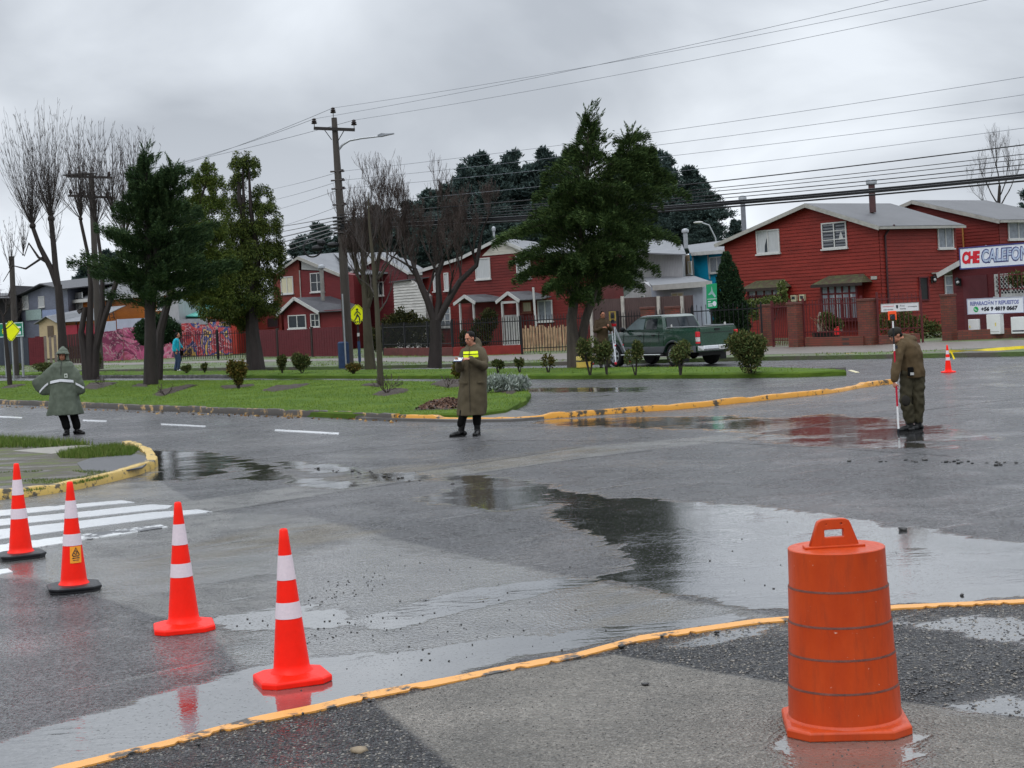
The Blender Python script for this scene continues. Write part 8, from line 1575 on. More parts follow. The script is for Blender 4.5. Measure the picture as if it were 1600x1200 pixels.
def hand_parts(m, wrist, d, n, curl=0.5, thumb=1, s=1.0):
    """palm and five separate fingers; d: along the hand, n: palm normal (fingers curl towards it)"""
    w_ = Vector(wrist); d = Vector(d).normalized(); n = Vector(n); n = (n-d*n.dot(d)).normalized(); sd_ = d.cross(n).normalized()*thumb; M = Matrix((sd_, d, n)).transposed()
    m.ball(w_+d*0.045*s, (0.040*s, 0.052*s, 0.016*s), 12, 8, M)
    for k, (o_, L_) in enumerate(((0.030, 0.070), (0.010, 0.078), (-0.010, 0.072), (-0.029, 0.056))):
        p = w_+d*(0.085-abs(k-1.3)*0.004)*s+sd_*o_*s; a = curl*(0.75+0.12*k); pts = [p-d*0.02*s, p]; dd = d.copy()
        for j, f in enumerate((0.45, 0.32, 0.23)): dd = (dd*math.cos(a)+n*math.sin(a)).normalized(); nn = (n*math.cos(a)-d*math.sin(a)); p = p+dd*L_*f*s; pts.append(p); a_ = a; d2 = dd; n = n
        m.tube(pts, [0.0095*s, 0.0095*s, 0.0088*s, 0.008*s, 0.0065*s], 7)
    p = w_+d*0.025*s+sd_*0.034*s; m.tube([p-sd_*0.015*s, p+(sd_*0.7+d*0.7).normalized()*0.03*s+n*0.008*s, p+(sd_*0.45+d*0.9).normalized()*0.058*s+n*0.02*s*(0.5+curl)], [0.012*s, 0.0105*s, 0.008*s], 7)
def limb(m, pts, rad, n=12): m.tube(pts, rad, n); [m.ball(p, r, 10, 8) for p, r in zip(pts, rad)]
def torso(m, pel, chest, neck, w_=1.0):
    pel, chest, neck = Vector(pel), Vector(chest), Vector(neck); m.tube([pel-Vector((0, 0, 0.06)), pel+Vector((0, 0, .03)), pel.lerp(chest, 0.45), chest, chest.lerp(neck, 0.45), neck, neck+(neck-chest).normalized()*0.09], [(0.13*w_, 0.10), (0.155*w_, 0.115), (0.13*w_, 0.10), (0.165*w_, 0.12), (0.13*w_, 0.095), (0.058, 0.058), (0.054, 0.056)], 18)
def body_mesh(o, sk, head, yaw, pitch, pel, chest, neck, arms, legs, hands, roll=0.0, hs=1.0, ears=True):
    m = MB(); torso(m, pel, chest, neck); limb(m, [Vector(neck), Vector(head)-Vector((0, 0, 0.05))], [0.056, 0.052]); T, M = head_parts(m, head, yaw, pitch, roll, hs, ears)
    for sh, el, wr in arms: limb(m, [Vector(chest).lerp(Vector(sh), 0.6), sh, Vector(sh).lerp(Vector(el), .5), el, Vector(el).lerp(Vector(wr), .4), wr], [0.05, 0.055, 0.047, 0.038, 0.038, 0.026])
    for hp, kn_, an, toe in legs: limb(m, [hp, Vector(hp).lerp(Vector(kn_), .4), kn_, Vector(kn_).lerp(Vector(an), .35), an], [0.085, 0.078, 0.055, 0.055, 0.038]); limb(m, [(an[0], an[1], 0.055), Vector(toe).lerp(Vector((an[0], an[1], 0.05)), 0.3)], [0.03, 0.018])
    for h_ in hands: hand_parts(m, *h_)
    b_ = fuse(m, 'body', sk, o, 0.0085, 2); eyes(T, M, b_, hs); return T, M, b_
def boots(o, legs, h=0.22, s=1.0):
    for hp, kn_, an, toe in legs:
        an, toe = Vector(an), Vector(toe); dv = (toe-an); dv.z = 0; dv.normalize(); heel = Vector((an.x, an.y, 0.045))-dv*0.055; tip = Vector((an.x, an.y, 0.036))+dv*0.20; m = MB(); top = an.lerp(Vector(kn_), (h-an.z)/max(kn_[2]-an.z, .1)) if h > an.z else an
        m.tube([top, an, Vector((an.x, an.y, 0.06))], [0.062, 0.055, 0.056], 12); sd_ = Vector((-dv.y, dv.x, 0)); M = Matrix((dv, sd_, Vector((0, 0, 1)))).transposed()
        m.ball(heel+Vector((0, 0, .005)), (0.050, 0.044, 0.046), 12, 8, M); m.ball(heel.lerp(tip, 0.5)+Vector((0, 0, 0.012)), (0.105, 0.046, 0.046), 14, 8, M); m.ball(tip-dv*0.045, (0.062, 0.049, 0.036), 14, 8, M); bt_ = fuse(m, 'boot', boot, o, 0.009, 2)
        m = MB(); q = heel.lerp(tip, 0.5); m.rings([[tuple(q+M @ Vector((x*kx+0.0, y, z))) for x, y in ((-0.138, -0.03), (-0.115, -0.046), (0.05, -0.050), (0.115, -0.042), (0.142, -0.015), (0.142, 0.015), (0.115, 0.042), (0.05, 0.050), (-0.115, 0.046), (-0.138, 0.03))] for z, kx in ((-q.z+0.0, 0.98), (-q.z+0.022, 1.0))]); m.build('sole', simple('boot_sole', S(14, 14, 14), 0.6), bt_)
def ell(cx_, cy_, z, rx, ry, n=36, fold=0.0, nf=7, ph=0.0): return [(cx_+math.cos(t)*rx*(1+fold*math.sin(nf*t+ph)), cy_+math.sin(t)*ry*(1+fold*math.sin(nf*t+ph+1)), z) for t in [2*math.pi*i/n for i in range(n)]]
def loft(m, rows, n=36): m.rings([ell(*r[:5], n, *(r[5:] if len(r) > 5 else ())) for r in rows])
def hair_cap(T, M, parent, name='hair', mat=None, back=0.02, s=1.0, low=0.0):
    m = MB(); m.ball(T(0, 0.018+back*0.4, 0.036), (0.079*s, 0.094*s, 0.090*s), 18, 12, M); m.ball(T(0, 0.045, -0.01-low), (0.072*s, 0.068*s, 0.075*s), 14, 10, M); return fuse(m, name, mat or hair, parent, 0.008, 1, 0.004, 60)
o1 = thing('person', 'person in a grey green hooded poncho with a white band, arms held out, standing left', 'person', G(102, 680), 0.0)
legs1 = [((-0.09, 0, 0.90), (-0.045, -0.02, 0.50), (0.045, -0.02, 0.10), (0.05, -0.17, 0.03)), ((0.10, 0, 0.90), (0.18, 0.03, 0.50), (0.225, 0.08, 0.10), (0.36, 0.0, 0.03))]
T, M, b_ = body_mesh(o1, skin2, (0.035, -0.02, 1.655), 0.05, 0.06, (0.02, 0, 0.95), (0.02, 0, 1.33), (0.03, 0, 1.52), [((-0.17, 0, 1.43), (-0.31, 0.0, 1.22), (-0.37, -0.01, 1.10)), ((0.19, 0, 1.43), (0.30, 0.0, 1.18), (0.335, -0.01, 1.06))], legs1, [((-0.37, -0.01, 1.10), (-.2, 0, -1), (0, -1, 0), 0.2, 1), ((0.335, -0.01, 1.06), (.1, 0, -1), (0, -1, 0), 0.2, -1)], ears=False)
m = MB()
for hp, kn_, an, toe in legs1: limb(m, [hp, Vector(hp).lerp(Vector(kn_), .5), kn_, Vector(an)+Vector((0, 0, 0.07))], [0.115, 0.105, 0.092, 0.082])
fuse(m, 'trousers', black_cloth, o1, 0.014, 3, 0.010, 12); boots(o1, legs1, 0.2)
m = MB(); rows = [(0.035, 0.01, 1.585, 0.075, 0.07), (0.035, 0.01, 1.545, 0.11, 0.095), (0.03, 0.0, 1.50, 0.205, 0.13), (0.02, 0, 1.43, 0.245, 0.155), (0.02, 0, 1.30, 0.255, 0.165, 0.012, 9), (0.02, 0, 1.10, 0.265, 0.175, 0.02, 9), (0.015, 0, 0.90, 0.29, 0.19, 0.035, 9), (0.01, 0, 0.70, 0.315, 0.20, 0.06, 7), (0.01, 0, 0.55, 0.345, 0.22, 0.10, 7), (0.01, 0, 0.425, 0.365, 0.23, 0.13, 7)]
loft(m, rows)
def wing(m, st): m.rings([[(x, yc+math.cos(t)*th, (zt+zb)/2+math.sin(t)*(zt-zb)/2) for t in [2*math.pi*i/20 for i in range(20)]] for x, zt, zb, th, yc in st])
wing(m, [(-0.10, 1.50, 0.90, 0.12, 0), (-0.22, 1.475, 0.86, 0.10, 0), (-0.34, 1.37, 0.84, 0.07, -0.01), (-0.46, 1.27, 0.87, 0.05, -0.02), (-0.56, 1.205, 0.98, 0.035, -0.03), (-0.62, 1.17, 1.10, 0.012, -0.03)]); wing(m, [(0.12, 1.49, 0.80, 0.12, 0), (0.25, 1.46, 0.80, 0.10, 0), (0.35, 1.32, 0.82, 0.075, -0.01), (0.43, 1.14, 0.83, 0.05, -0.02), (0.475, 1.03, 0.88, 0.02, -0.03)])
pon = fuse(m, 'poncho', ponchom, o1, 0.013, 2, 0.016, 8, 3, fstretch=0.3)
m = MB(); m.ball((0.037, 0.022, 1.69), (0.115, 0.125, 0.135), 20, 14); m.tube([(0.036, 0.03, 1.74), (0.036, 0.035, 1.80), (0.036, 0.04, 1.845)], [0.10, 0.062, 0.018], 14); m.rings([[(0.037+math.cos(t)*0.118*k, -0.035+math.sin(t)*0.105*k-0.0, z) for t in [2*math.pi*i/24 for i in range(24)]] for z, k in ((1.682, 1.24), (1.70, 1.15), (1.735, 0.9))]); m.tube([(0.037, 0.03, 1.66), (0.035, 0.015, 1.54)], [(0.108, 0.10), (0.13, 0.11)], 20)
hm = m; ob_ = fuse(hm, 'hood', ponchom, pon, 0.009, 2, 0.004, 20)
bmx = bmesh.new(); bmx.from_mesh(ob_.data); bmesh.ops.delete(bmx, geom=[v for v in bmx.verts if v.co.y < -0.045 and v.co.z < 1.695 and abs(v.co.x-0.037) < 0.072 and v.co.z > 1.555], context='VERTS'); bmx.to_mesh(ob_.data); bmx.free()
ob_.modifiers.new('thick', 'SOLIDIFY').thickness = 0.006
def surf_band(o, rows, z_of, t0, t1, hgt, mat, name, off=0.012, n=30):
    zs = [r[2] for r in rows][::-1]; g_ = lambda k: [r[k] for r in rows][::-1]; m = MB(); A = []; B = []
    for i in range(n+1):
        t = t0+(t1-t0)*i/n
        for lst, dz in ((A, 0), (B, hgt)):
            z = z_of(t)+dz; cx_, cy_, rx, ry = (np.interp(z, zs, g_(k)) for k in (0, 1, 3, 4)); lst.append((cx_+math.cos(t)*(rx+off), cy_+math.sin(t)*(ry+off), z))
    m.rings([A, B], cap=False, closed=False); return m.build(name, mat, o, smooth=True)
surf_band(pon, rows, lambda t: 1.075+0.045*(1-abs(t+math.pi/2)/1.2), -math.pi/2-1.22, -math.pi/2+1.22, 0.055, silver_tape, 'reflective_band', 0.022)
for pts in ([(-0.27, -0.105, 1.07), (-0.34, -0.098, 1.02), (-0.42, -0.085, 0.95), (-0.47, -0.06, 0.90)], [(0.30, -0.11, 1.04), (0.37, -0.092, 1.00), (0.43, -0.07, 0.955), (0.468, -0.045, 0.93)]):
    m = MB(); m.rings([[Vector(p), Vector(p)+Vector((0, -0.004, 0.045))] for p in pts], cap=False, closed=False); m.build('reflective_band', silver_tape, pon)
m = MB(); m.box((0.125, -0.172, 1.235), (0.07, 0.008, 0.085)); cr_ = m.build('chest_emblem', simple('pale_emblem_cloth', S(176, 182, 172), 0.5, 0.1, 60), pon, bevel=0.004); m = MB(); m.lathe([(0.02, -0.003), (0.02, 0.003)], 14, (0.125, -0.179, 1.24), Matrix.Rotation(R(90), 3, 'X')); m.build('crest', cloth('grey_green_poncho', S(92, 102, 88)), cr_)
m = MB(); m.tube([(0.035, -0.115, 1.53), (0.03, -0.166, 1.44), (0.025, -0.178, 1.25)], 0.005, 5); m.build('zip', black_metal, pon)
o2 = thing('person', 'person in a long olive raincoat with yellow chest panel, writing in a notebook', 'person', G(738, 681), 0.0)
legs2 = [((-0.06, 0, 0.90), (-0.09, -0.06, 0.50), (-0.185, -0.03, 0.11), (-0.33, -0.08, 0.03)), ((0.13, 0, 0.90), (0.10, 0.0, 0.50), (0.09, 0.02, 0.11), (0.055, -0.13, 0.03))]
T, M, b_ = body_mesh(o2, skin, (0.045, -0.05, 1.665), -0.75, 0.30, (0.05, 0, 0.95), (0.085, 0, 1.30), (0.085, 0.0, 1.50), [((-0.085, 0.02, 1.41), (-0.17, -0.12, 1.16), (-0.15, -0.31, 1.30)), ((0.25, -0.02, 1.41), (0.255, -0.14, 1.18), (0.03, -0.33, 1.325))], legs2, [((-0.15, -0.31, 1.29), (-0.3, -0.8, .25), (0, 0.2, 1), 0.45, -1), ((0.03, -0.33, 1.325), (-1, -.25, .12), (-.2, 0.4, -1), 0.6, -1)])
hb_ = hair_cap(T, M, b_)
m = MB()
for hp, kn_, an, toe in legs2: limb(m, [hp, kn_, Vector(an)+Vector((0, 0, 0.10))], [0.11, 0.09, 0.072])
fuse(m, 'trousers', black_cloth, o2, 0.014, 3, 0.010, 12); boots(o2, legs2, 0.36)
m = MB(); rows2 = [(0.08, 0.01, 1.565, 0.085, 0.08), (0.085, 0.01, 1.52, 0.12, 0.10), (0.09, 0.005, 1.475, 0.18, 0.125), (0.09, 0, 1.40, 0.198, 0.145), (0.085, 0, 1.25, 0.205, 0.155), (0.08, 0, 1.08, 0.225, 0.165), (0.06, 0, 0.9, 0.24, 0.175, 0.012, 8), (0.045, 0, 0.7, 0.25, 0.185, 0.02, 8), (0.02, 0, 0.5, 0.252, 0.19, 0.03, 8), (0.005, 0, 0.355, 0.25, 0.19, 0.035, 8)]
loft(m, rows2)
limb(m, [(0.225, -0.01, 1.42), (0.27, -0.07, 1.29), (0.265, -0.145, 1.185), (0.14, -0.245, 1.245), (0.05, -0.315, 1.315)], [0.092, 0.082, 0.08, 0.066, 0.055]); limb(m, [(-0.06, 0, 1.42), (-0.12, -0.06, 1.29), (-0.165, -0.13, 1.17), (-0.16, -0.22, 1.22), (-0.15, -0.285, 1.275)], [0.078, 0.072, 0.072, 0.062, 0.05])
m.rings([ell(0.11, 0.075, 1.50, 0.13, 0.07), ell(0.125, 0.105, 1.57, 0.12, 0.065), ell(0.135, 0.125, 1.64, 0.085, 0.05), ell(0.13, 0.12, 1.68, 0.04, 0.03)])
coat = fuse(m, 'raincoat', olive, o2, 0.012, 2, 0.016, 7, 5)
for dz in (1.405, 1.345):
    surf_band(coat, rows2, lambda t: dz, -math.pi/2-0.95, -math.pi/2+0.42, 0.044, hiviz, 'chest_panel', 0.016)
m = MB(); m.tube([(0.03, -0.155, 1.50), (0.015, -0.178, 1.30), (0.0, -0.19, 0.9), (-0.01, -0.205, 0.42)], 0.006, 5); m.build('coat_placket', simple('dark_olive_seam', S(52, 46, 36), 0.7), coat)
for x_, z_ in ((-0.10, 0.92), (0.20, 0.92)): m = MB(); m.box((x_, -0.176, z_), (0.13, 0.02, 0.035)); m.build('pocket_flap', olive, coat, bevel=0.006)
nb_ = thing('notebook', 'small blue grey notebook held open by the officer in the raincoat', 'notebook', o2.location+Vector((-0.155, -0.40, 1.325))); m = MB(); Mr = Euler((R(28), 0, R(-20))).to_matrix(); m.box((0, 0, 0), (0.15, 0.11, 0.010), rot=Mr); m.build('cover', simple('notebook_blue', S(70, 92, 130), 0.5), nb_); m = MB(); m.box(Mr @ Vector((0, 0, 0.0085)), (0.14, 0.10, 0.006), rot=Mr); m.build('pages', simple('paper', S(200, 204, 210), 0.6), nb_)
pn = thing('pen', 'thin pen in the right hand of the officer writing', 'pen', o2.location+Vector((-0.10, -0.40, 1.37))); m = MB(); m.tube([(0.03, 0.03, 0.06), (-0.01, -0.01, -0.025)], 0.004, 6); m.build('barrel', ink, pn); m = MB(); m.tube([(-0.01, -0.01, -0.025), (-0.014, -0.014, -0.034)], [0.003, 0.001], 6); m.build('tip', galv, pn)
o3 = thing('person', 'person in olive jacket and cap, seen from behind, bending over a red and white pole', 'person', G(1424, 674), 0.0)
legs3 = [((-0.02, 0.0, 0.86), (-0.075, -0.05, 0.47), (-0.02, -0.02, 0.10), (-0.17, -0.06, 0.03)), ((0.15, 0.02, 0.86), (0.125, 0.0, 0.47), (0.115, 0.03, 0.10), (0.02, -0.03, 0.03))]
T, M, b_ = body_mesh(o3, skin, (-0.175, -0.05, 1.445), -1.35, 0.42, (0.06, 0, 0.88), (0.03, -0.01, 1.20), (-0.07, -0.03, 1.35), [((-0.125, -0.13, 1.27), (-0.215, -0.19, 1.02), (-0.265, -0.22, 0.77)), ((0.08, 0.14, 1.27), (-0.06, 0.12, 1.02), (-0.21, -0.02, 0.90))], legs3, [((-0.265, -0.22, 0.765), (.05, .1, -1), (1, .5, 0), 1.0, 1), ((-0.21, -0.02, 0.90), (-.5, -.8, -.3), (1, -.4, 0), 0.9, -1)])
m = MB()
for hp, kn_, an, toe in legs3: limb(m, [hp, Vector(hp).lerp(Vector(kn_), .5), kn_, Vector(kn_).lerp(Vector(an), .5), Vector(an)+Vector((0, 0, 0.06))], [0.11, 0.10, 0.088, 0.085, 0.072])
m.ball((0.065, 0.01, 0.87), (0.165, 0.13, 0.12), 16, 12); fuse(m, 'trousers', trouser, o3, 0.013, 2, 0.020, 12, 2, fstretch=1.1); boots(o3, legs3, 0.16)
m = MB(); m.ball((-0.085, -0.115, 0.47), (0.07, 0.03, 0.085), 12, 8); m.build('knee_patch', cloth('dark_knee_patch', S(40, 38, 34)), o3, smooth=True)
m = MB(); loft(m, [(0.07, 0.0, 0.80, 0.168, 0.14), (0.07, 0, 0.90, 0.172, 0.15), (0.055, 0, 1.02, 0.175, 0.155), (0.03, -0.005, 1.16, 0.19, 0.165), (0.005, -0.01, 1.27, 0.185, 0.16), (-0.03, -0.015, 1.35, 0.145, 0.125), (-0.06, -0.02, 1.40, 0.09, 0.09)])
limb(m, [(-0.10, -0.11, 1.28), (-0.175, -0.165, 1.16), (-0.215, -0.195, 1.02), (-0.24, -0.205, 0.9), (-0.262, -0.215, 0.80)], [0.088, 0.08, 0.076, 0.066, 0.060]); limb(m, [(0.07, 0.12, 1.28), (0.0, 0.14, 1.15), (-0.06, 0.12, 1.02), (-0.15, 0.04, 0.95), (-0.19, 0.0, 0.915)], [0.085, 0.078, 0.072, 0.06, 0.055])
m.rings([ell(-0.01, 0.01, 1.30, 0.135, 0.12), ell(0.01, 0.015, 1.37, 0.145, 0.12), ell(0.005, 0.02, 1.425, 0.12, 0.10), ell(-0.03, 0.02, 1.455, 0.075, 0.07)])
jk = fuse(m, 'jacket', brownj, o3, 0.012, 2, 0.017, 9, 8, fstretch=0.8)
m = MB(); m.ball(T(0, 0.012, 0.045), (0.088, 0.104, 0.075), 18, 12, M); m.tube([T(0, -0.06, 0.035), T(0, -0.10, 0.030)], [(0.06, 0.02), (0.05, 0.008)], 12); fuse(m, 'cap', cloth('dark_green_cap', S(46, 44, 38)), b_, 0.008, 2)
m = MB(); m.ball(T(0, 0.05, -0.02), (0.070, 0.055, 0.06), 14, 10, M); m.build('hair', hair, b_, smooth=True)
m = MB(); m.box((-0.005, -0.165, 0.90), (0.085, 0.04, 0.13)); pc = m.build('belt_pouch', black_cloth, o3, bevel=0.01); m = MB(); m.box((0.01, -0.188, 0.865), (0.055, 0.008, 0.04)); m.build('pouch_label', white_trim, pc, bevel=0.003)
sp3 = thing('survey_pole', 'red and white survey pole with orange prism target held by the bending officer', 'survey pole', o3.location+Vector((-0.245, -0.235, 0.0)))
m = MB(); m.tube([(0, 0, 0.0), (0, 0, 0.07)], [0.003, 0.013], 8); m.build('tip', ink, sp3, smooth=True)
wp, rp = simple('pole_white', S(214, 214, 214), 0.35, 0.05), simple('pole_red', S(176, 24, 50), 0.35, 0.1)
for i, (z0, z1) in enumerate(((0.07, 0.40), (0.40, 0.72), (0.72, 0.76), (1.02, 1.22), (1.22, 1.32), (1.32, 1.56), (1.56, 1.66))):
    m = MB(); m.tube([(0, 0, z0), (0, 0, z1)], 0.0145 if z1 < 1 else 0.0125, 12); m.build('pole_section', [wp, rp, wp, rp, wp, black_metal, wp][i], sp3, smooth=True, angle=60)
m = MB(); m.tube([(0, 0, 0.76), (0, 0, 1.02)], 0.013, 12); m.build('pole_section', rp, sp3, smooth=True, angle=60)
m = MB(); m.box((-0.005, 0, 1.785), (0.125, 0.02, 0.05)); m.box((-0.055, 0, 1.72), (0.024, 0.02, 0.09)); m.box((0.046, 0, 1.72), (0.024, 0.02, 0.09)); m.build('prism_target', simple('target_orange', (0.9, 0.09, 0.02), 0.4), sp3, bevel=0.006); m = MB(); m.lathe([(0.034, -0.02), (0.034, 0.02)], 16, (0, 0, 1.72), Matrix.Rotation(R(90), 3, 'X')); m.build('prism', ink, sp3, smooth=True, angle=50)
m = MB(); m.tube([(0.03, 0, 1.25), (0.03, 0, 1.30)], 0.02, 10); m.build('bubble_level', ink, sp3)
p4_ = G(944, 574.5, 0.15); o4 = thing('person', 'person in a dark jacket standing behind the yellow survey instrument', 'person', p4_, 0.0)
legs4 = [((-0.09, 0, 0.90), (-0.10, 0, 0.50), (-0.09, 0, 0.10), (-0.10, -0.14, 0.03)), ((0.09, 0, 0.90), (0.12, 0, 0.50), (0.14, 0, 0.10), (0.17, -0.14, 0.03))]
T, M, b_ = body_mesh(o4, skin2, (0.04, -0.05, 1.64), 0.25, 0.2, (0, 0, 0.95), (0.01, 0, 1.31), (0.02, 0, 1.50), [((-0.17, 0, 1.42), (-0.22, -0.10, 1.15), (0.0, -0.30, 1.25)), ((0.19, 0, 1.42), (0.26, -0.12, 1.18), (0.18, -0.32, 1.30))], legs4, [((0.0, -0.30, 1.25), (1, -.3, .2), (0, .3, -1), 0.7, 1), ((0.18, -0.32, 1.30), (.1, -1, .2), (-1, 0, 0), 0.7, 1)])
hair_cap(T, M, b_, 'hair')
m = MB()
for hp, kn_, an, toe in legs4: limb(m, [hp, kn_, Vector(an)+Vector((0, 0, 0.05))], [0.11, 0.092, 0.078])
fuse(m, 'trousers', trouser, o4, 0.016, 3, 0.01, 12); boots(o4, legs4, 0.18)
m = MB(); loft(m, [(0, 0, 0.80, 0.19, 0.14), (0, 0, 1.0, 0.185, 0.14), (0.005, 0, 1.25, 0.205, 0.15), (0.01, 0, 1.42, 0.20, 0.13), (0.015, 0, 1.50, 0.12, 0.10), (0.02, 0, 1.56, 0.085, 0.085)]); limb(m, [(-0.16, 0, 1.43), (-0.215, -0.06, 1.28), (-0.225, -0.11, 1.16), (-0.10, -0.22, 1.20), (-0.02, -0.285, 1.245)], [0.078, 0.07, 0.07, 0.06, 0.05]); limb(m, [(0.18, 0, 1.43), (0.24, -0.06, 1.29), (0.26, -0.13, 1.18), (0.22, -0.22, 1.24), (0.185, -0.30, 1.29)], [0.078, 0.07, 0.07, 0.06, 0.05]); fuse(m, 'jacket', survj, o4, 0.014, 3, 0.010, 9, 4)
dT = 27.0*K; ap = PR(957.5, 507.5, dT); ts = thing('tripod', 'silver and red survey tripod standing on the grass strip', 'tripod', (ap.x, dT, 0.15))
m = MB(); m.lathe([(0.10, -0.05), (0.12, 0.0), (0.12, 0.03), (0.07, 0.04)], 16, (0, 0, ap.z-0.15)); m.build('head', simple('tripod_red', S(200, 30, 44), 0.35), ts, smooth=True, angle=40)
alu = simple('tripod_silver', S(190, 194, 200), 0.35, 0.08, 8, 0.05, metal=0.3)
for (u, v, d_) in ((925, 573, dT+.25), (962.5, 577, dT-.5), (985, 573.5, dT+.2)):
    e = PR(u, v, d_)-Vector((ap.x, dT, 0.15)); e.z = 0.0; a_ = Vector((e.x*0.06, e.y*0.06, ap.z-0.2)); sd_ = Vector((-e.y, e.x, 0)).normalized()
    if sd_.length < .1: sd_ = Vector((1, 0, 0))
    if abs(e.x) < 0.3: sd_ = Vector((1, 0, 0))
    k = a_.lerp(e, 0.52); m = MB(); m.beam(a_+sd_*0.045, k+sd_*0.03, 0.028, 0.03); m.beam(a_-sd_*0.045, k-sd_*0.03, 0.028, 0.03); m.beam(k-(k-a_)*0.08, k+(e-a_)*0.06, 0.09, 0.04); m.beam(a_.lerp(e, .45), a_.lerp(e, .95), 0.042, 0.034); lg = m.build('leg', alu, ts, bevel=0.004)
    m = MB(); m.tube([a_.lerp(e, .94), e], [0.035, 0.012], 8); m.ball(a_.lerp(e, .955), 0.045, 8, 6); m.build('foot', simple('tripod_red', S(200, 30, 44), 0.35), lg); m = MB(); m.ball(a_.lerp(e, .50)+Vector((0.03, -0.03, 0)), 0.028, 8, 6); m.build('clamp', simple('tripod_red', S(200, 30, 44), 0.35), lg)
tst = thing('survey_instrument', 'yellow and black survey instrument mounted on the tripod', 'survey instrument', (ap.x, dT, ap.z+0.02)); iy = simple('instrument_yellow', S(200, 172, 84), 0.4, 0.1, 8)
m = MB(); m.lathe([(0.075, 0.0), (0.08, 0.05), (0.06, 0.08), (0.07, 0.11)], 14); m.build('tribrach', ink, tst, smooth=True, angle=40); m = MB(); m.box((0, 0, 0.14), (0.21, 0.14, 0.07)); m.box((-0.085, 0, 0.27), (0.05, 0.12, 0.22)); m.box((0.085, 0, 0.27), (0.05, 0.12, 0.22)); m.build('standards', iy, tst, bevel=0.012)
m = MB(); m.tube([(0, -0.10, 0.26), (0, 0.10, 0.26)], 0.055, 14); m.box((0, 0, 0.26), (0.10, 0.13, 0.14)); m.build('telescope', ink, tst); m = MB(); m.tube([(0.0, -0.106, 0.26), (0, -0.10, 0.26)], 0.04, 14); m.build('objective_lens', glass_dark, tst); m = MB(); m.box((0, 0, 0.40), (0.22, 0.05, 0.03)); m.box((-0.1, 0, 0.38), (0.02, 0.05, 0.04)); m.box((0.1, 0, 0.38), (0.02, 0.05, 0.04)); m.build('carry_handle', iy, tst, bevel=0.006); m = MB(); m.box((0, -0.075, 0.13), (0.10, 0.008, 0.05)); m.build('keypad', ink, tst)
ic_ = thing('instrument_case', 'yellow and black instrument case on the grass behind the sparse bushes', 'case', G(915, 576, .15)+Vector((0, 0.6, 0)), 0.25); m = MB(); m.box((0, 0, 0.11), (0.46, 0.30, 0.20)); m.build('case_bottom', iy, ic_, bevel=0.02); m = MB(); m.box((0, 0, 0.30), (0.46, 0.30, 0.14)); m.build('case_lid', simple('case_yellow', S(206, 184, 104), 0.45), ic_, bevel=0.02); m = MB(); m.box((0, 0, 0.225), (0.47, 0.31, 0.04)); m.build('seal', ink, ic_); m = MB(); m.tube([(-0.08, -0.16, 0.26), (-0.08, -0.2, 0.30), (0.08, -0.2, 0.30), (0.08, -0.16, 0.26)], 0.012, 6); m.build('handle', ink, ic_)
o5 = thing('person', 'person in a turquoise jacket and jeans walking to the right along the far strip', 'person', G(277, 580.5, 0.12), 0.0)
legs5 = [((-0.02, 0.08, 0.92), (0.0, 0.08, 0.50), (-0.10, 0.08, 0.09), (0.04, 0.08, 0.03)), ((0.02, -0.08, 0.92), (0.14, -0.08, 0.52), (0.07, -0.08, 0.09), (0.22, -0.08, 0.035))]
T, M, b_ = body_mesh(o5, skin, (0.11, 0, 1.60), R(90), 0.05, (0.0, 0, 0.97), (0.02, 0, 1.27), (0.055, 0, 1.45), [((0.0, -0.17, 1.37), (-0.04, -0.2, 1.10), (0.08, -0.2, 0.92)), ((0.05, 0.17, 1.37), (0.14, 0.2, 1.14), (0.26, 0.15, 1.04))], legs5, [((0.02, -0.2, 0.88), (.2, 0, -1), (.3, 1, 0), 0.6, 1), ((0.26, 0.15, 1.04), (.7, 0, -.4), (0, -1, 0), 0.6, 1)])
hair_cap(T, M, b_, 'hair', back=0.04, low=0.02); m = MB(); m.ball(T(0, 0.13, -0.03), (0.03, 0.03, 0.06), 8, 6); m.build('ponytail', hair, b_, smooth=True)
m = MB()
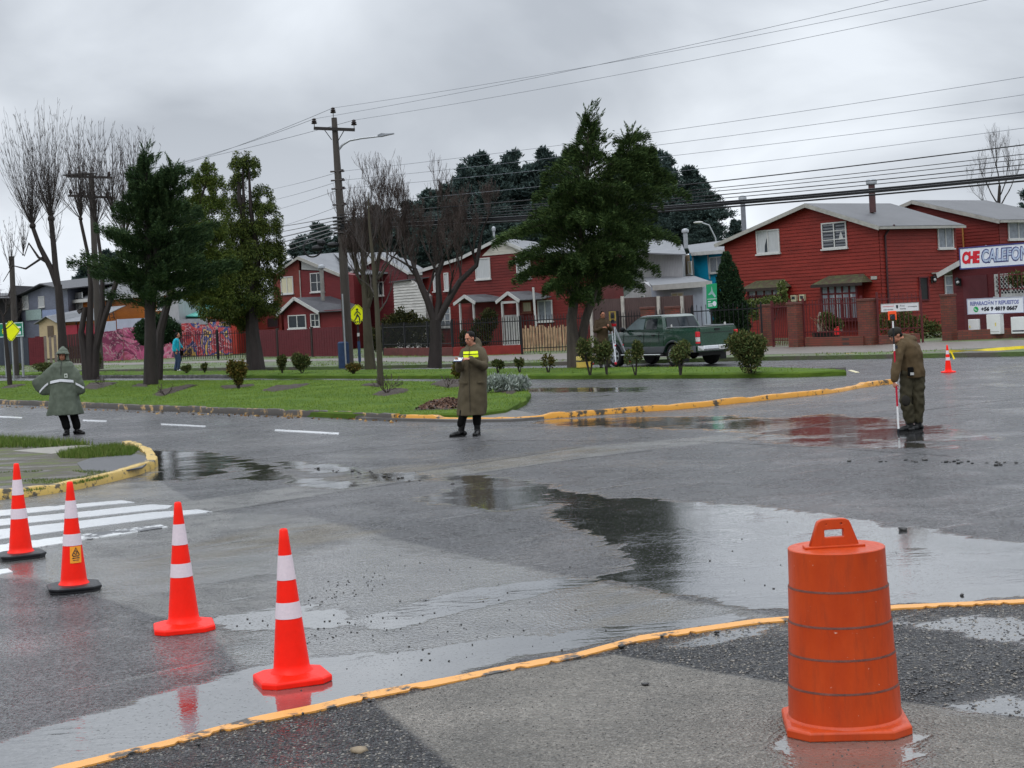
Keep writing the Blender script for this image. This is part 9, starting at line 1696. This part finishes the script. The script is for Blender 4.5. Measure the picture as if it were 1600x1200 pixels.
for hp, kn_, an, toe in legs5: limb(m, [hp, Vector(hp).lerp(Vector(kn_), .5), kn_, Vector(an)+Vector((0, 0, 0.02))], [0.12, 0.105, 0.08, 0.062])
m.ball((0, 0, 0.93), (0.15, 0.16, 0.12), 14, 10); fuse(m, 'jeans', denim, o5, 0.015, 3, 0.006, 12)
for hp, kn_, an, toe in legs5:
    an, toe = Vector(an), Vector(toe); dv = Vector((1, 0, 0)); m = MB(); m.ball(an+Vector((0.055, 0, -0.035)), (0.125, 0.045, 0.045), 14, 8); m.tube([an+Vector((0, 0, .05)), an], 0.045, 10); fuse(m, 'shoe', simple('white_shoe', S(200, 200, 200), 0.5) if an.y < 0 else boot, o5, 0.012, 2)
m = MB(); loft(m, [(0.0, 0, 0.90, 0.165, 0.19), (0.0, 0, 1.02, 0.165, 0.19), (0.005, 0, 1.18, 0.16, 0.185), (0.02, 0, 1.33, 0.15, 0.19), (0.035, 0, 1.41, 0.12, 0.15), (0.055, 0, 1.48, 0.075, 0.08)]); limb(m, [(0.01, -0.17, 1.38), (-0.03, -0.21, 1.22), (-0.04, -0.21, 1.10), (0.0, -0.205, 0.98), (0.015, -0.20, 0.93)], [0.078, 0.072, 0.068, 0.06, 0.052]); limb(m, [(0.05, 0.16, 1.38), (0.12, 0.19, 1.20), (0.2, 0.17, 1.09), (0.24, 0.155, 1.05)], [0.075, 0.068, 0.058, 0.05]); fuse(m, 'jacket', turq, o5, 0.014, 3, 0.008, 9, 6)
m = MB(); m.tube([(0.155, -0.02, 1.42), (0.185, -0.03, 1.25), (0.18, -0.03, 0.98)], 0.014, 6); m.build('white_lapel', white_trim, o5)
hb2 = thing('handbag', 'small black handbag carried at the front by the walking person', 'handbag', o5.location+Vector((0.22, 0.1, 0.70))); m = MB(); m.box((0, 0, 0.1), (0.16, 0.09, 0.22), taper=0.85); m.build('bag', black_cloth, hb2, bevel=0.02); m = MB(); m.tube([(-0.05, 0, 0.2), (-0.03, 0, 0.34), (0.03, 0, 0.34), (0.05, 0, 0.2)], 0.008, 6); m.build('strap', black_cloth, hb2)
